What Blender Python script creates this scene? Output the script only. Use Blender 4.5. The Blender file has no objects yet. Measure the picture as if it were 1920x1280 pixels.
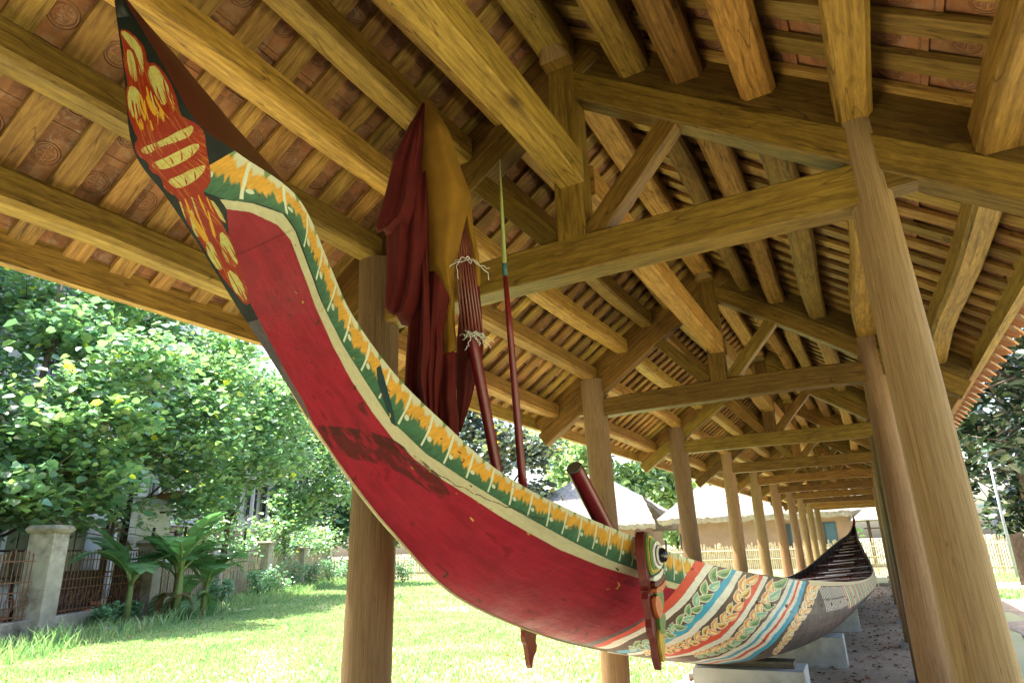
import bpy, math, random
import numpy as np
from mathutils import Vector, Matrix
random.seed(7); RNG = np.random.RandomState(11)
SC = bpy.context.scene
COL = SC.collection
# ------------------------------------------------------------------ camera, sky, sun, exposure
EYE = 1.5
CR = np.array([0.87545, 0.48218, -0.03309]); CU = np.array([0.17675, -0.2557, 0.95046]); CF = np.array([-0.44983, 0.83793, 0.30908])
cam_d = bpy.data.cameras.new('camera'); cam = bpy.data.objects.new('camera', cam_d); COL.objects.link(cam)
cam_d.sensor_width = 36; cam_d.lens = 22.43; cam_d.clip_start = .05; cam_d.clip_end = 2000
cam.matrix_world = Matrix(((CR[0], CU[0], -CF[0], 0), (CR[1], CU[1], -CF[1], 0), (CR[2], CU[2], -CF[2], EYE), (0, 0, 0, 1)))
SC.camera = cam
SUN_AZ = math.radians(-92); SUN_EL = math.radians(64)        # azimuth from +Y towards +X
sdir = Vector((math.sin(SUN_AZ)*math.cos(SUN_EL), math.cos(SUN_AZ)*math.cos(SUN_EL), math.sin(SUN_EL)))
world = bpy.data.worlds.new('World'); SC.world = world; world.use_nodes = True
wn = world.node_tree; bg = wn.nodes['Background']
sky = wn.nodes.new('ShaderNodeTexSky'); sky.sky_type = 'NISHITA'; sky.sun_disc = False
sky.sun_elevation = SUN_EL; sky.sun_rotation = SUN_AZ; sky.dust_density = 4.0; sky.air_density = 1.2; sky.ozone_density = 1.0
wn.links.new(sky.outputs[0], bg.inputs[0]); bg.inputs[1].default_value = 0.14
sun_d = bpy.data.lights.new('sun', 'SUN'); sun_d.energy = 5.0; sun_d.angle = math.radians(.6); sun_d.color = (1, .965, .91)
sun = bpy.data.objects.new('sun', sun_d); COL.objects.link(sun); sun.rotation_euler = sdir.to_track_quat('Z', 'Y').to_euler()
sun.location = (-10, -10, 30)
SC.view_settings.view_transform = 'Standard'; SC.view_settings.look = 'None'
SC.view_settings.exposure = 2.32; SC.view_settings.gamma = 1.0
SC.render.engine = 'CYCLES'; SC.cycles.max_bounces = 8; SC.cycles.diffuse_bounces = 4

# ------------------------------------------------------------------ helpers
def link(o, parent=None):
    COL.objects.link(o)
    if parent is not None: o.parent = parent
    return o
def tag(o, label=None, cat=None, group=None, kind=None):
    if label: o['label'] = label
    if cat: o['category'] = cat
    if group: o['group'] = group
    if kind: o['kind'] = kind
    return o
def empty(name, label, cat, loc=(0, 0, 0), rz=0, group=None):
    o = bpy.data.objects.new(name, None); link(o); o.location = loc; o.rotation_euler = (0, 0, rz); o.empty_display_size = .2
    return tag(o, label, cat, group)
class MB:
    def __init__(s): s.v = []; s.f = []; s.uv = []
    def add(s, vs, fs, uvs=None):
        b = len(s.v); s.v += [tuple(map(float, p)) for p in vs]
        for k, f in enumerate(fs):
            s.f.append(tuple(b+i for i in f))
            if uvs is None: s.uv += [(vs[i][0]+vs[i][2]*.7, vs[i][1]+vs[i][2]) for i in f]
            else: s.uv += uvs[k]
    def box(s, c, d, rot=None):
        c = Vector(c); h = [Vector((x*d[0]/2, y*d[1]/2, z*d[2]/2)) for x in (-1, 1) for y in (-1, 1) for z in (-1, 1)]
        if rot is not None: h = [rot @ q for q in h]
        vs = [c+q for q in h]
        fs = [(0, 1, 3, 2), (4, 6, 7, 5), (0, 4, 5, 1), (2, 3, 7, 6), (0, 2, 6, 4), (1, 5, 7, 3)]
        L = max(range(3), key=lambda i: d[i]); loc = [Vector((x*d[0]/2, y*d[1]/2, z*d[2]/2)) for x in (-1, 1) for y in (-1, 1) for z in (-1, 1)]
        off = random.random()*20; uvs = []
        for f in fs: uvs.append([(loc[i][L]+off, loc[i][(L+1) % 3]+loc[i][(L+2) % 3]+off) for i in f])
        s.add(vs, fs, uvs)
    def sweep(s, path, prof, up=(0, 0, 1), scale=None, caps=True, off=None):
        """profile (list of (a,b)) carried along a path; uv = metres along, metres round"""
        path = [Vector(p) for p in path]; n = len(path); m = len(prof); up = Vector(up); off = random.random()*30 if off is None else off
        vs = []; us = []; L = 0; per = [0]
        for i in range(m): per.append(per[-1]+math.dist(prof[i], prof[(i+1) % m]))
        for i, p in enumerate(path):
            t = (path[min(i+1, n-1)]-path[max(i-1, 0)]).normalized()
            a = t.cross(up); a = a.normalized() if a.length > 1e-5 else Vector((1, 0, 0)); b = a.cross(t).normalized()
            k = scale[i] if scale is not None else 1
            if i: L += (p-path[i-1]).length
            us.append(L)
            vs += [p+a*(x*k)+b*(y*k) for x, y in prof]
        fs = []; uvs = []
        for i in range(n-1):
            for j in range(m):
                j2 = (j+1) % m
                fs.append((i*m+j, i*m+j2, (i+1)*m+j2, (i+1)*m+j))
                uvs.append([(us[i]+off, per[j]+off), (us[i]+off, per[j+1]+off), (us[i+1]+off, per[j+1]+off), (us[i+1]+off, per[j]+off)])
        if caps:
            for r, rev in ((0, True), (n-1, False)):
                f = [r*m+j for j in range(m)]; f = f[::-1] if rev else f
                fs.append(tuple(f)); uvs.append([(off+prof[j-r*m][0]*.2, off+prof[j-r*m][1]) for j in f])
        s.add(vs, fs, uvs)
    def tube(s, path, r, n=8, caps=True):
        prof = [(math.cos(2*math.pi*k/n), math.sin(2*math.pi*k/n)) for k in range(n)]
        rr = r if isinstance(r, (list, tuple, np.ndarray)) else [r]*len(path)
        d = Vector(path[-1])-Vector(path[0]); up = (0, 0, 1) if abs(d.normalized().z) < .9 else (0, 1, 0)
        s.sweep(path, prof, up, rr, caps)
    def build(s, name, mat, parent=None, smooth=False, sharp=None):
        me = bpy.data.meshes.new(name); me.from_pydata(s.v, [], s.f); me.update()
        ul = me.uv_layers.new(name='UVMap'); ul.data.foreach_set('uv', np.array(s.uv, dtype=np.float32).ravel())
        if mat is not None: me.materials.append(mat)
        if smooth: me.polygons.foreach_set('use_smooth', [True]*len(me.polygons))
        o = bpy.data.objects.new(name, me); link(o, parent)
        if smooth and sharp: 
            try: me.set_sharp_from_angle(angle=math.radians(sharp))
            except Exception: pass
        return o
def np_mesh(name, V, F, mat, parent=None, uv=None, col=None, smooth=False):
    """V (n,3); F (m,k) all faces of one size; uv (m*k,2); col per face (m,3)"""
    V = np.asarray(V, np.float32); F = np.asarray(F, np.int32); m, k = F.shape
    me = bpy.data.meshes.new(name); me.vertices.add(len(V)); me.vertices.foreach_set('co', V.ravel())
    me.loops.add(m*k); me.loops.foreach_set('vertex_index', F.ravel()); me.polygons.add(m)
    me.polygons.foreach_set('loop_start', np.arange(0, m*k, k, dtype=np.int32))
    if smooth: me.polygons.foreach_set('use_smooth', np.ones(m, bool))
    if uv is not None: me.uv_layers.new(name='UVMap').data.foreach_set('uv', np.asarray(uv, np.float32).ravel())
    if col is not None:
        a = me.color_attributes.new('tint', 'FLOAT_COLOR', 'CORNER'); c = np.repeat(np.c_[col, np.ones(m)], k, axis=0).astype(np.float32)
        a.data.foreach_set('color', c.ravel())
    me.update(calc_edges=True); me.validate()
    if mat is not None: me.materials.append(mat)
    o = bpy.data.objects.new(name, me); link(o, parent); return o
def log_prof(w, h, c=.22):
    """a squared log: rectangle with eased corners"""
    a, b = w/2, h/2; k = min(a, b)*c
    return [(-a+k, -b), (a-k, -b), (a, -b+k), (a, b-k), (a-k, b), (-a+k, b), (-a, b-k), (-a, -b+k)]
def beam(p0, p1, w, h, up=(0, 0, 1), wob=.0, seg=6, c=.22, taper=0, bow=0):
    p0 = Vector(p0); p1 = Vector(p1); m = MB(); d = (p1-p0).normalized(); a = d.cross(Vector(up)).normalized(); b = a.cross(d)
    ph = [random.uniform(0, 6.28) for _ in range(4)]; n = seg if (wob or bow) else 2
    path = []; sc = []
    for i in range(n):
        t = i/(n-1); e = 1.0
        x = wob*(math.sin(t*5+ph[0])*.7+math.sin(t*11+ph[1])*.3); y = wob*(math.sin(t*4+ph[2])*.7+math.sin(t*9+ph[3])*.3)+bow*4*t*(1-t)
        path.append(p0.lerp(p1, t)+a*x+b*y); sc.append(1+taper*(t-.5)+wob*2.0*math.sin(t*7+ph[1]))
    m.sweep(path, log_prof(w, h, c), up, sc); return m

# ------------------------------------------------------------------ materials
def newmat(name):
    m = bpy.data.materials.new(name); m.use_nodes = True; nt = m.node_tree; b = nt.nodes['Principled BSDF']; return m, nt, b
def N(nt, typ, **kw):
    n = nt.nodes.new('ShaderNode'+typ)
    for k, v in kw.items():
        if k.startswith('i_'): n.inputs[int(k[2:]) if k[2:].isdigit() else k[2:]].default_value = v
        else: setattr(n, k, v)
    return n
def ramp(nt, stops, src):
    r = nt.nodes.new('ShaderNodeValToRGB'); e = r.color_ramp.elements
    while len(e) < len(stops): e.new(.5)
    for q, (p, c) in zip(e, stops): q.position = p; q.color = (*c, 1) if len(c) == 3 else c
    nt.links.new(src, r.inputs[0]); return r
def mixc(nt, fac, a, b, mode='MIX'):
    m = nt.nodes.new('ShaderNodeMix'); m.data_type = 'RGBA'; m.blend_type = mode; m.clamp_factor = True
    for s, v in ((0, fac), (6, a), (7, b)):
        if hasattr(v, 'links') or hasattr(v, 'is_linked'): nt.links.new(v, m.inputs[s])
        elif s == 0: m.inputs[s].default_value = v
        else: m.inputs[s].default_value = (*v, 1)
    return m.outputs[2]
def noise(nt, vec, scale, det=4, rough=.55, dist=0):
    n = N(nt, 'TexNoise'); n.inputs['Scale'].default_value = scale; n.inputs['Detail'].default_value = det; n.inputs['Roughness'].default_value = rough; n.inputs['Distortion'].default_value = dist
    if vec is not None: nt.links.new(vec, n.inputs['Vector'])
    return n.outputs[0]
def mapping(nt, src, scale, loc=(0, 0, 0)):
    m = N(nt, 'Mapping'); m.inputs['Scale'].default_value = scale; m.inputs['Location'].default_value = loc; nt.links.new(src, m.inputs['Vector']); return m.outputs[0]
def bump(nt, h, strength, dist, b, prev=None):
    n = N(nt, 'Bump'); n.inputs['Strength'].default_value = strength; n.inputs['Distance'].default_value = dist; nt.links.new(h, n.inputs['Height'])
    if prev is not None: nt.links.new(prev, n.inputs['Normal'])
    nt.links.new(n.outputs[0], b.inputs['Normal']); return n.outputs[0]
def wood(name, dark, light, rough=.6, grain=1.0, spec=.3, stain=(.09, .055, .02)):
    m, nt, b = newmat(name); uv = N(nt, 'UVMap').outputs[0]; oi = N(nt, 'ObjectInfo')
    vm = N(nt, 'VectorMath', operation='ADD'); nt.links.new(uv, vm.inputs[0])
    cx = N(nt, 'CombineXYZ'); mul = N(nt, 'Math', operation='MULTIPLY', i_1=37.0); nt.links.new(oi.outputs['Random'], mul.inputs[0])
    nt.links.new(mul.outputs[0], cx.inputs[0]); nt.links.new(mul.outputs[0], cx.inputs[1]); nt.links.new(cx.outputs[0], vm.inputs[1]); p = vm.outputs[0]
    g1 = noise(nt, mapping(nt, p, (1.5, 14, 1)), 2.4, 8, .66, 2.4)
    g2 = noise(nt, mapping(nt, p, (1.0, 5, 1)), 1.6, 3, .5, 2.2)
    w = N(nt, 'TexWave', wave_type='BANDS', bands_direction='Y'); w.inputs['Scale'].default_value = 5; w.inputs['Distortion'].default_value = 9; w.inputs['Detail'].default_value = 2; w.inputs['Detail Scale'].default_value = .6
    nt.links.new(mapping(nt, p, (.18, 1.6, 1)), w.inputs['Vector'])
    c1 = ramp(nt, [(.36, tuple(x*.95 for x in dark)), (.5, tuple((a+c)/2 for a, c in zip(dark, light))), (.66, tuple(x*1.1 for x in light))], g1).outputs[0]
    g3 = noise(nt, mapping(nt, p, (2.6, 46, 1)), 3.0, 5, .7, 1.2)
    c2 = mixc(nt, ramp(nt, [(.35, (0, 0, 0)), (.75, (.55, .55, .55))], g2).outputs[0], c1, tuple(x*1.12 for x in light), 'MIX')
    dk = ramp(nt, [(.0, (.70, .66, .60)), (.30, (1, 1, 1))], w.outputs[1]).outputs[0]
    c3 = mixc(nt, .75*grain, c2, dk, 'MULTIPLY'); fl = ramp(nt, [(.36, (.52, .46, .40)), (.46, (1, 1, 1))], g3).outputs[0]; c3 = mixc(nt, .55, c3, fl, 'MULTIPLY')
    vo = N(nt, 'TexVoronoi', feature='F1'); vo.inputs['Scale'].default_value = 1.0; nt.links.new(mapping(nt, p, (1.4, 3.0, 1)), vo.inputs['Vector']); kn = ramp(nt, [(.02, (.18, .12, .08)), (.065, (.7, .62, .52)), (.11, (1, 1, 1))], vo.outputs['Distance']).outputs[0]; c3 = mixc(nt, .85, c3, kn, 'MULTIPLY')
    cr_ = ramp(nt, [(.495, (1, 1, 1)), (.5, (.25, .2, .16)), (.506, (1, 1, 1))], noise(nt, mapping(nt, p, (.55, 5.5, 1)), 1.3, 3, .5, .4)).outputs[0]; c3 = mixc(nt, .8, c3, cr_, 'MULTIPLY')
    hv = N(nt, 'HueSaturation'); nt.links.new(c3, hv.inputs['Color']); mr = N(nt, 'MapRange'); mr.inputs[3].default_value = .62; mr.inputs[4].default_value = 1.30
    nt.links.new(oi.outputs['Random'], mr.inputs[0]); nt.links.new(mr.outputs[0], hv.inputs['Value'])
    hr = N(nt, 'MapRange'); hr.inputs[3].default_value = .485; hr.inputs[4].default_value = .512; wn1 = N(nt, 'TexWhiteNoise', noise_dimensions='1D'); nt.links.new(oi.outputs['Random'], wn1.inputs['W']); nt.links.new(wn1.outputs[0], hr.inputs[0]); nt.links.new(hr.outputs[0], hv.inputs['Hue'])
    bl = ramp(nt, [(.3, (.62, .56, .48)), (.52, (1, 1, 1)), (.75, (1.12, 1.1, 1.05))], noise(nt, mapping(nt, p, (2.2, 5, 1)), 1.7, 7, .7)).outputs[0]
    st = ramp(nt, [(.60, (0, 0, 0)), (.72, (1, 1, 1))], noise(nt, mapping(nt, p, (.8, 3, 1)), 2.3, 4, .65)).outputs[0]
    st2 = N(nt, 'Math', operation='MULTIPLY', i_1=.45); nt.links.new(st, st2.inputs[0])
    c4 = mixc(nt, .8, mixc(nt, st2.outputs[0], hv.outputs[0], stain), bl, 'MULTIPLY')
    nt.links.new(c4, b.inputs['Base Color']); b.inputs['Roughness'].default_value = rough; b.inputs['Specular IOR Level'].default_value = spec
    bump(nt, g3, .5, .003, b); return m
def plain(name, col, rough=.7, var=.25, scale=6, metal=0, spec=.3, bmp=.2, bd=.01, dirt=None):
    m, nt, b = newmat(name); oc = N(nt, 'TexCoord').outputs['Object']
    n1 = noise(nt, oc, scale, 6, .6)
    c = ramp(nt, [(.25, tuple(x*(1-var) for x in col)), (.75, tuple(min(1, x*(1+var)) for x in col))], n1).outputs[0]
    if dirt:
        f = ramp(nt, [(.48, (0, 0, 0)), (.68, (1, 1, 1))], noise(nt, oc, scale*.35, 6, .7)).outputs[0]; c = mixc(nt, f, c, dirt)
    nt.links.new(c, b.inputs['Base Color']); b.inputs['Roughness'].default_value = rough; b.inputs['Metallic'].default_value = metal; b.inputs['Specular IOR Level'].default_value = spec
    if bmp: bump(nt, n1, bmp, bd, b)
    return m
def leafmat(name, col, trans=.45, rough=.4, spec=.5):
    m, nt, b = newmat(name); at = N(nt, 'Attribute', attribute_name='tint')
    c = mixc(nt, 1.0, col, at.outputs['Color'], 'MULTIPLY')
    nt.links.new(c, b.inputs['Base Color']); b.inputs['Roughness'].default_value = rough; b.inputs['Specular IOR Level'].default_value = spec
    t = N(nt, 'BsdfTranslucent'); c2 = mixc(nt, 1.0, c, (1.05, 1.30, .75), 'MULTIPLY'); nt.links.new(c2, t.inputs[0])
    mx = N(nt, 'MixShader', i_0=trans); nt.links.new(b.outputs[0], mx.inputs[1]); nt.links.new(t.outputs[0], mx.inputs[2])
    nt.links.new(mx.outputs[0], nt.nodes['Material Output'].inputs[0]); return m
M = {}
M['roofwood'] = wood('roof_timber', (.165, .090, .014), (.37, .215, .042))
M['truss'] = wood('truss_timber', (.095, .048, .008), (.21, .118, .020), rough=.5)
M['batten'] = wood('batten_wood', (.20, .10, .021), (.40, .235, .058))
M['post'] = wood('post_wood', (.135, .078, .034), (.29, .185, .095), rough=.5, grain=.6)
M['stone'] = plain('plinth_stone', (.30, .29, .27), .85, .2, 9)
M['concrete'] = plain('painted_concrete', (.62, .63, .62), .8, .12, 5, dirt=(.36, .36, .34))
M['oldconcrete'] = plain('weathered_concrete', (.34, .31, .25), .9, .35, 3, dirt=(.075, .065, .045), bmp=.5)
M['iron'] = plain('rusty_iron', (.15, .075, .045), .8, .4, 15)
M['bamboo'] = plain('dry_bamboo', (.46, .38, .26), .7, .3, 8)
M['thatch'] = plain('dry_thatch', (.21, .188, .16), .95, .35, 6, bmp=1.0, bd=.08)
M['mud'] = plain('mud_wall', (.22, .145, .10), .95, .12, 2)
M['darkwood'] = plain('dark_old_wood', (.05, .035, .025), .8, .3, 5)
M['bark'] = plain('tree_bark', (.11, .085, .06), .95, .4, 7, bmp=.8, bd=.02)
M['blue'] = plain('blue_paint', (.035, .075, .10), .6, .2, 4)
M['string'] = plain('white_string', (.62, .60, .55), .9, .1, 20, bmp=0)
M['redpaint'] = plain('dark_red_paint', (.15, .010, .016), .3, .2, 12, spec=.5, bmp=.1, bd=.002)
M['redcloth'] = plain('red_cloth', (.075, .004, .003), .9, .25, 18, bmp=.3, bd=.003)
M['yellowcloth'] = plain('yellow_cloth', (.20, .095, .007), .9, .18, 14, bmp=.3, bd=.003)
# ------------------------------------------------------------------ ground
def ground_mat():
    m, nt, b = newmat('lawn_soil'); oc = N(nt, 'TexCoord').outputs['Object']
    a = noise(nt, oc, .5, 6, .6); c = noise(nt, oc, 9, 5, .7)
    col = ramp(nt, [(.35, (.31, .35, .16)), (.5, (.44, .45, .24)), (.66, (.53, .48, .30))], a).outputs[0]
    col = mixc(nt, c, col, (.46, .46, .26)); nt.links.new(col, b.inputs['Base Color']); b.inputs['Roughness'].default_value = .95; bump(nt, c, .6, .05, b); return m
M['lawn'] = ground_mat()
g = MB(); n = 40
for i in range(n):
    for j in range(n):
        xs = [-400+800*(i+k)/n for k in (0, 1)]; ys = [-200+900*(j+k)/n for k in (0, 1)]
        g.add([(xs[0], ys[0], 0), (xs[1], ys[0], 0), (xs[1], ys[1], 0), (xs[0], ys[1], 0)], [(0, 1, 2, 3)])
tag(g.build('lawn_ground', M['lawn']), kind='structure')
def sand_mat():
    m, nt, b = newmat('sandy_floor'); oc = N(nt, 'TexCoord').outputs['Object']
    a = noise(nt, oc, 1.3, 6, .65); c = noise(nt, oc, 24, 6, .8)
    col = ramp(nt, [(.3, (.40, .31, .22)), (.7, (.62, .50, .38))], a).outputs[0]
    col = mixc(nt, ramp(nt, [(.42, (0, 0, 0)), (.62, (1, 1, 1))], c).outputs[0], col, (.28, .205, .145)); nt.links.new(col, b.inputs['Base Color']); b.inputs['Roughness'].default_value = .95
    bump(nt, c, .8, .03, b); return m
M['sand'] = sand_mat()
def sheet(name, x0, x1, y0, y1, z, mat, wob=.15, n=60):
    r = random.Random(4); m = MB(); P = []
    L = [(x0+r.uniform(-wob, wob), y0+(y1-y0)*k/n) for k in range(n+1)]; R = [(x1+r.uniform(-wob, wob), y0+(y1-y0)*k/n) for k in range(n+1)]
    for k in range(n): m.add([(*L[k], z), (*R[k], z), (*R[k+1], z), (*L[k+1], z)], [(0, 1, 2, 3)])
    return tag(m.build(name, mat), kind='structure')
sheet('sandy_floor', -2.25, 1.1, -3, 24.2, .004, M['sand'], .12)
sheet('sandy_path', 1.8, 12, 8, 19.5, .008, M['sand'], .35, 24)
sheet('side_path', 3.2, 14, 22, 26, .012, M['sand'], .3, 12)
m = MB()
for k in range(9): m.box((-1.9+k*.36, 24.3, .05), (.34, .16, .12))
tag(m.build('brick_kerb', M['oldconcrete']), kind='structure')
def leaf_cloud(N_, centers, size, tmpl, upbias=1.0, droop=.3, jit=.4):
    """N_ leaves at centres (N_,3): returns V,F with template of 6 vertices, 2 quads"""
    c = np.asarray(centers); n = len(c); r = RNG
    nz = np.c_[r.normal(0, .55, n), r.normal(0, .55, n), np.full(n, upbias)]; nz /= np.linalg.norm(nz, axis=1)[:, None]
    a = r.uniform(0, 2*np.pi, n); d = np.c_[np.cos(a), np.sin(a), -droop+r.normal(0, .25, n)]
    d -= nz*np.sum(d*nz, axis=1)[:, None]; d /= np.linalg.norm(d, axis=1)[:, None]; s = np.cross(nz, d)
    sz = size*r.uniform(1-jit, 1+jit, n)
    V = c[:, None, :]+(tmpl[None, :, 0, None]*d[:, None, :]+tmpl[None, :, 1, None]*s[:, None, :]+tmpl[None, :, 2, None]*nz[:, None, :])*sz[:, None, None]
    k = len(tmpl); base = (np.arange(n)*k)[:, None]
    F = np.concatenate([base+np.array([0, 2, 3, 1]), base+np.array([0, 1, 5, 4])], axis=1).reshape(-1, 4)
    return V.reshape(-1, 3), F
BROAD = np.array([(0, 0, 0), (1, 0, -.12), (.28, .42, .10), (.72, .36, .06), (.28, -.42, .10), (.72, -.36, .06)])
NARROW = np.array([(0, 0, 0), (1, 0, -.15), (.25, .12, .04), (.65, .12, .03), (.25, -.12, .04), (.65, -.12, .03)])
# dark earth added beyond the pillar fence to cut bounced light
M['earth'] = plain('bare_earth', (.13, .10, .07), .95, .35, 1.2, dirt=(.08, .09, .045), bmp=.5, bd=.05)
m = MB(); A0 = (-15.8+.516*34, 7.3-.857*34); A1 = (-15.8-.516*30, 7.3+.857*30); m.add([(*A0, .004), (*A1, .004), (A1[0]-40, A1[1]-20, .004), (A0[0]-40, A0[1]-20, .004)], [(0, 1, 2, 3)]); tag(m.build('yard_earth', M['earth']), kind='structure')
# fallen leaves on the sand
n = 2600; px = RNG.uniform(-2.2, 1.1, n); py = RNG.uniform(1, 24, n)**1.0
V, F = leaf_cloud(n, np.c_[px, py, np.full(n, .022)], .05, BROAD, 3.0, 0)
lv = .4+.6*RNG.rand(n); col = np.repeat(np.c_[lv, lv*.55, lv*.32], 2, axis=0)
M['deadleaf'] = leafmat('dead_leaf', (.30, .24, .20), .1, .8, .2)
tag(np_mesh('fallen_leaves', V, F, M['deadleaf'], col=col), 'dry brown leaves scattered on the sandy floor under the boat', 'leaves', kind='stuff')
n = 900; px = RNG.uniform(-16, -2.5, n); py = RNG.uniform(3, 24, n); V, F = leaf_cloud(n, np.c_[px, py, RNG.uniform(.03, .07, n)], .075, BROAD, 3.0, 0); lv = .5+.7*RNG.rand(n)
tag(np_mesh('lawn_litter', V, F, M['deadleaf'], col=np.repeat(np.c_[lv*1.3, lv*.95, lv*.5], 2, axis=0)), 'dry leaves lying scattered over the sunlit lawn', 'leaves', kind='stuff')
# grass blades
def grass(name, n, x0, x1, y0, y1, h0, h1, label, keep=None, w=.007, dens=None):
    x = RNG.uniform(x0, x1, n*2); y = RNG.uniform(y0, y1, n*2)
    if keep is not None: k = keep(x, y); x = x[k][:n]; y = y[k][:n]
    x = x[:n]; y = y[:n]
    n = len(x); cl = .5+.5*np.sin(x*2.1+np.sin(y*1.7)*2)*np.sin(y*1.3+x*.6); h = RNG.uniform(h0, h1, n)*(.55+.8*cl); a = RNG.uniform(0, 6.28, n); ww = w*(1+np.hypot(x, y)*.07)
    ln = RNG.uniform(.2, .9, n)*h; la = RNG.uniform(0, 6.28, n)
    b0 = np.c_[x-np.cos(a)*ww, y-np.sin(a)*ww, np.zeros(n)]; b1 = np.c_[x+np.cos(a)*ww, y+np.sin(a)*ww, np.zeros(n)]
    mx, my = x+np.cos(la)*ln*.35, y+np.sin(la)*ln*.35
    m1 = np.c_[mx+np.cos(a)*ww*.6, my+np.sin(a)*ww*.6, h*.6]; m0 = np.c_[mx-np.cos(a)*ww*.6, my-np.sin(a)*ww*.6, h*.6]
    t = np.c_[x+np.cos(la)*ln, y+np.sin(la)*ln, h]; V = np.stack([b0, b1, m1, m0, t], 1).reshape(-1, 3)
    base = (np.arange(n)*5)[:, None]; F = np.concatenate([base+np.array([0, 1, 2]), base+np.array([0, 2, 3]), base+np.array([3, 2, 4])], 1).reshape(-1, 3)
    dry = np.clip(RNG.rand(n)*1.3-.35+.3*(1-cl), 0, 1); cA = np.array([.5, .85, .5]); cB = np.array([1.25, 1.12, .95]); col = (cA+(cB-cA)*dry[:, None])*RNG.uniform(.75, 1.2, n)[:, None]
    tag(np_mesh(name, V, F, M['grass'], col=np.repeat(col, 3, axis=0)), label, 'grass', kind='stuff')
M['grass'] = leafmat('grass_blade', (.37, .43, .29), .35, .6, .25)
infr = lambda x, y: (x < -2.3)
grass('lawn_grass', 150000, -17, -2.3, 2.5, 15, .028, .075, 'sunlit short grass of the lawn beside the boat shelter', infr)
grass('far_lawn_grass', 60000, -27, -2.3, 15, 30.6, .04, .11, 'pale grass of the far lawn before the bamboo fence', infr, w=.009)
grass('verge_grass', 14000, 1.2, 9, 19.5, 30.6, .05, .14, 'grass strips between the paths right of the shelter', lambda x, y: (y > 26) | ((y < 22) & (y > 19.6)), w=.009)
def keepf(x, y):                                   # rank grass along the foot of the pillar fence
    s = (x+15.8)*-.516+(y-7.3)*.857; d = -((x+15.8)*-.857+(y-7.3)*-.516); return (d > .2) & (d < 2.2) & (s > -6) & (s < 26)
grass('rank_grass', 26000, -31, -10, 2, 31, .12, .38, 'taller rank grass growing along the foot of the pillar fence', keepf, w=.008)
# ------------------------------------------------------------------ hull form and painted decoration (t along, v keel to rim, thousandths)
S=2.05
HULL=np.array([ # keel Y,Z | rim Y,Z,half width | crown Y,Z   (units of 2.05 m about the eye point)
(.342,.712,.350,.722,.004,.354,.728),(.368,.62,.392,.640,.035,.432,.691),(.397,.514,.44,.559,.06,.525,.641),(0.449,0.468,.50,.54,.07,.598,.608),
(0.508,0.414,.598,.515,.08,.652,.581),(0.562,0.359,.66,.422,.09,.66,.422),(0.616,0.307,.70,.354,.10,.7,.354),(.698,.227,.784,.275,.115,.784,.275),
(.807,.125,.878,.208,.14,.878,.208),(.93,.03,1.01,.136,.165,1.01,.136),(1.12,-.085,1.193,.074,.205,1.193,.074),(1.45,-.19,1.49,.012,.245,1.49,.012),
(1.75,-.26,1.765,-.037,.27,1.765,-.037),(2.2,-.35,2.16,-.084,.30,2.16,-.084),(2.95,-.47,2.94,-.147,.33,2.94,-.147),(4.2,-.555,4.16,-.229,.365,4.16,-.229),
(5.9,-.56,5.9,-.32,.385,5.9,-.32),(7.6,-.56,7.6,-.36,.385,7.6,-.36),(8.8,-.53,8.8,-.31,.34,8.8,-.31),(10,-.42,10,-.15,.22,10,-.15),
(11,-.27,11,-.03,.13,11,-.03),(12,-.08,12,.07,.06,12,.07),(12.8,.2,12.75,.24,.012,12.75,.24),(12.9,.3,12.88,.31,.003,12.88,.31)])
NT=len(HULL)-1
def hull_row(t):
    t=np.clip(np.asarray(t,float),0,NT-1e-6); i=t.astype(int); f=(t-i)[...,None]
    g=lambda k:HULL[np.clip(k,0,NT)]
    a,b,c,d=g(i-1),g(i),g(i+1),g(i+2)
    return .5*((2*b)+(c-a)*f+(2*a-5*b+4*c-d)*f*f+(3*b-3*c+d-a)*f**3)
def hull_pt(t,v,side=1,inset=0.0):
    """t along the boat, v 0 keel .. 1 rim; metres"""
    h=hull_row(t); v=np.asarray(v,float)
    full=np.clip((np.asarray(t,float)-9)/5,0,1)            # V at the bow, round bilge amidships
    full=full*np.clip((22-np.asarray(t,float))/4,0,1)
    ax=(v**1.12*(1-full)+np.sin(v*np.pi/2)**.55*full)*(1+.16*full*np.sin(v*np.pi)**1.5)
    az0=v**1.0; az1=1-np.cos(v*np.pi/2)
    az=az0*(1-full)+(.2*v**1.2+.8*az1)*full
    w=np.maximum(h[...,4]-inset,.001)
    Y=h[...,0]+(h[...,2]-h[...,0])*az; Z=h[...,1]+(h[...,3]-h[...,1])*az+inset*(1-v)
    X=-.78+.035*Y+side*w*ax
    return np.stack([X*S,Y*S,Z*S+1.5],-1)

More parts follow.
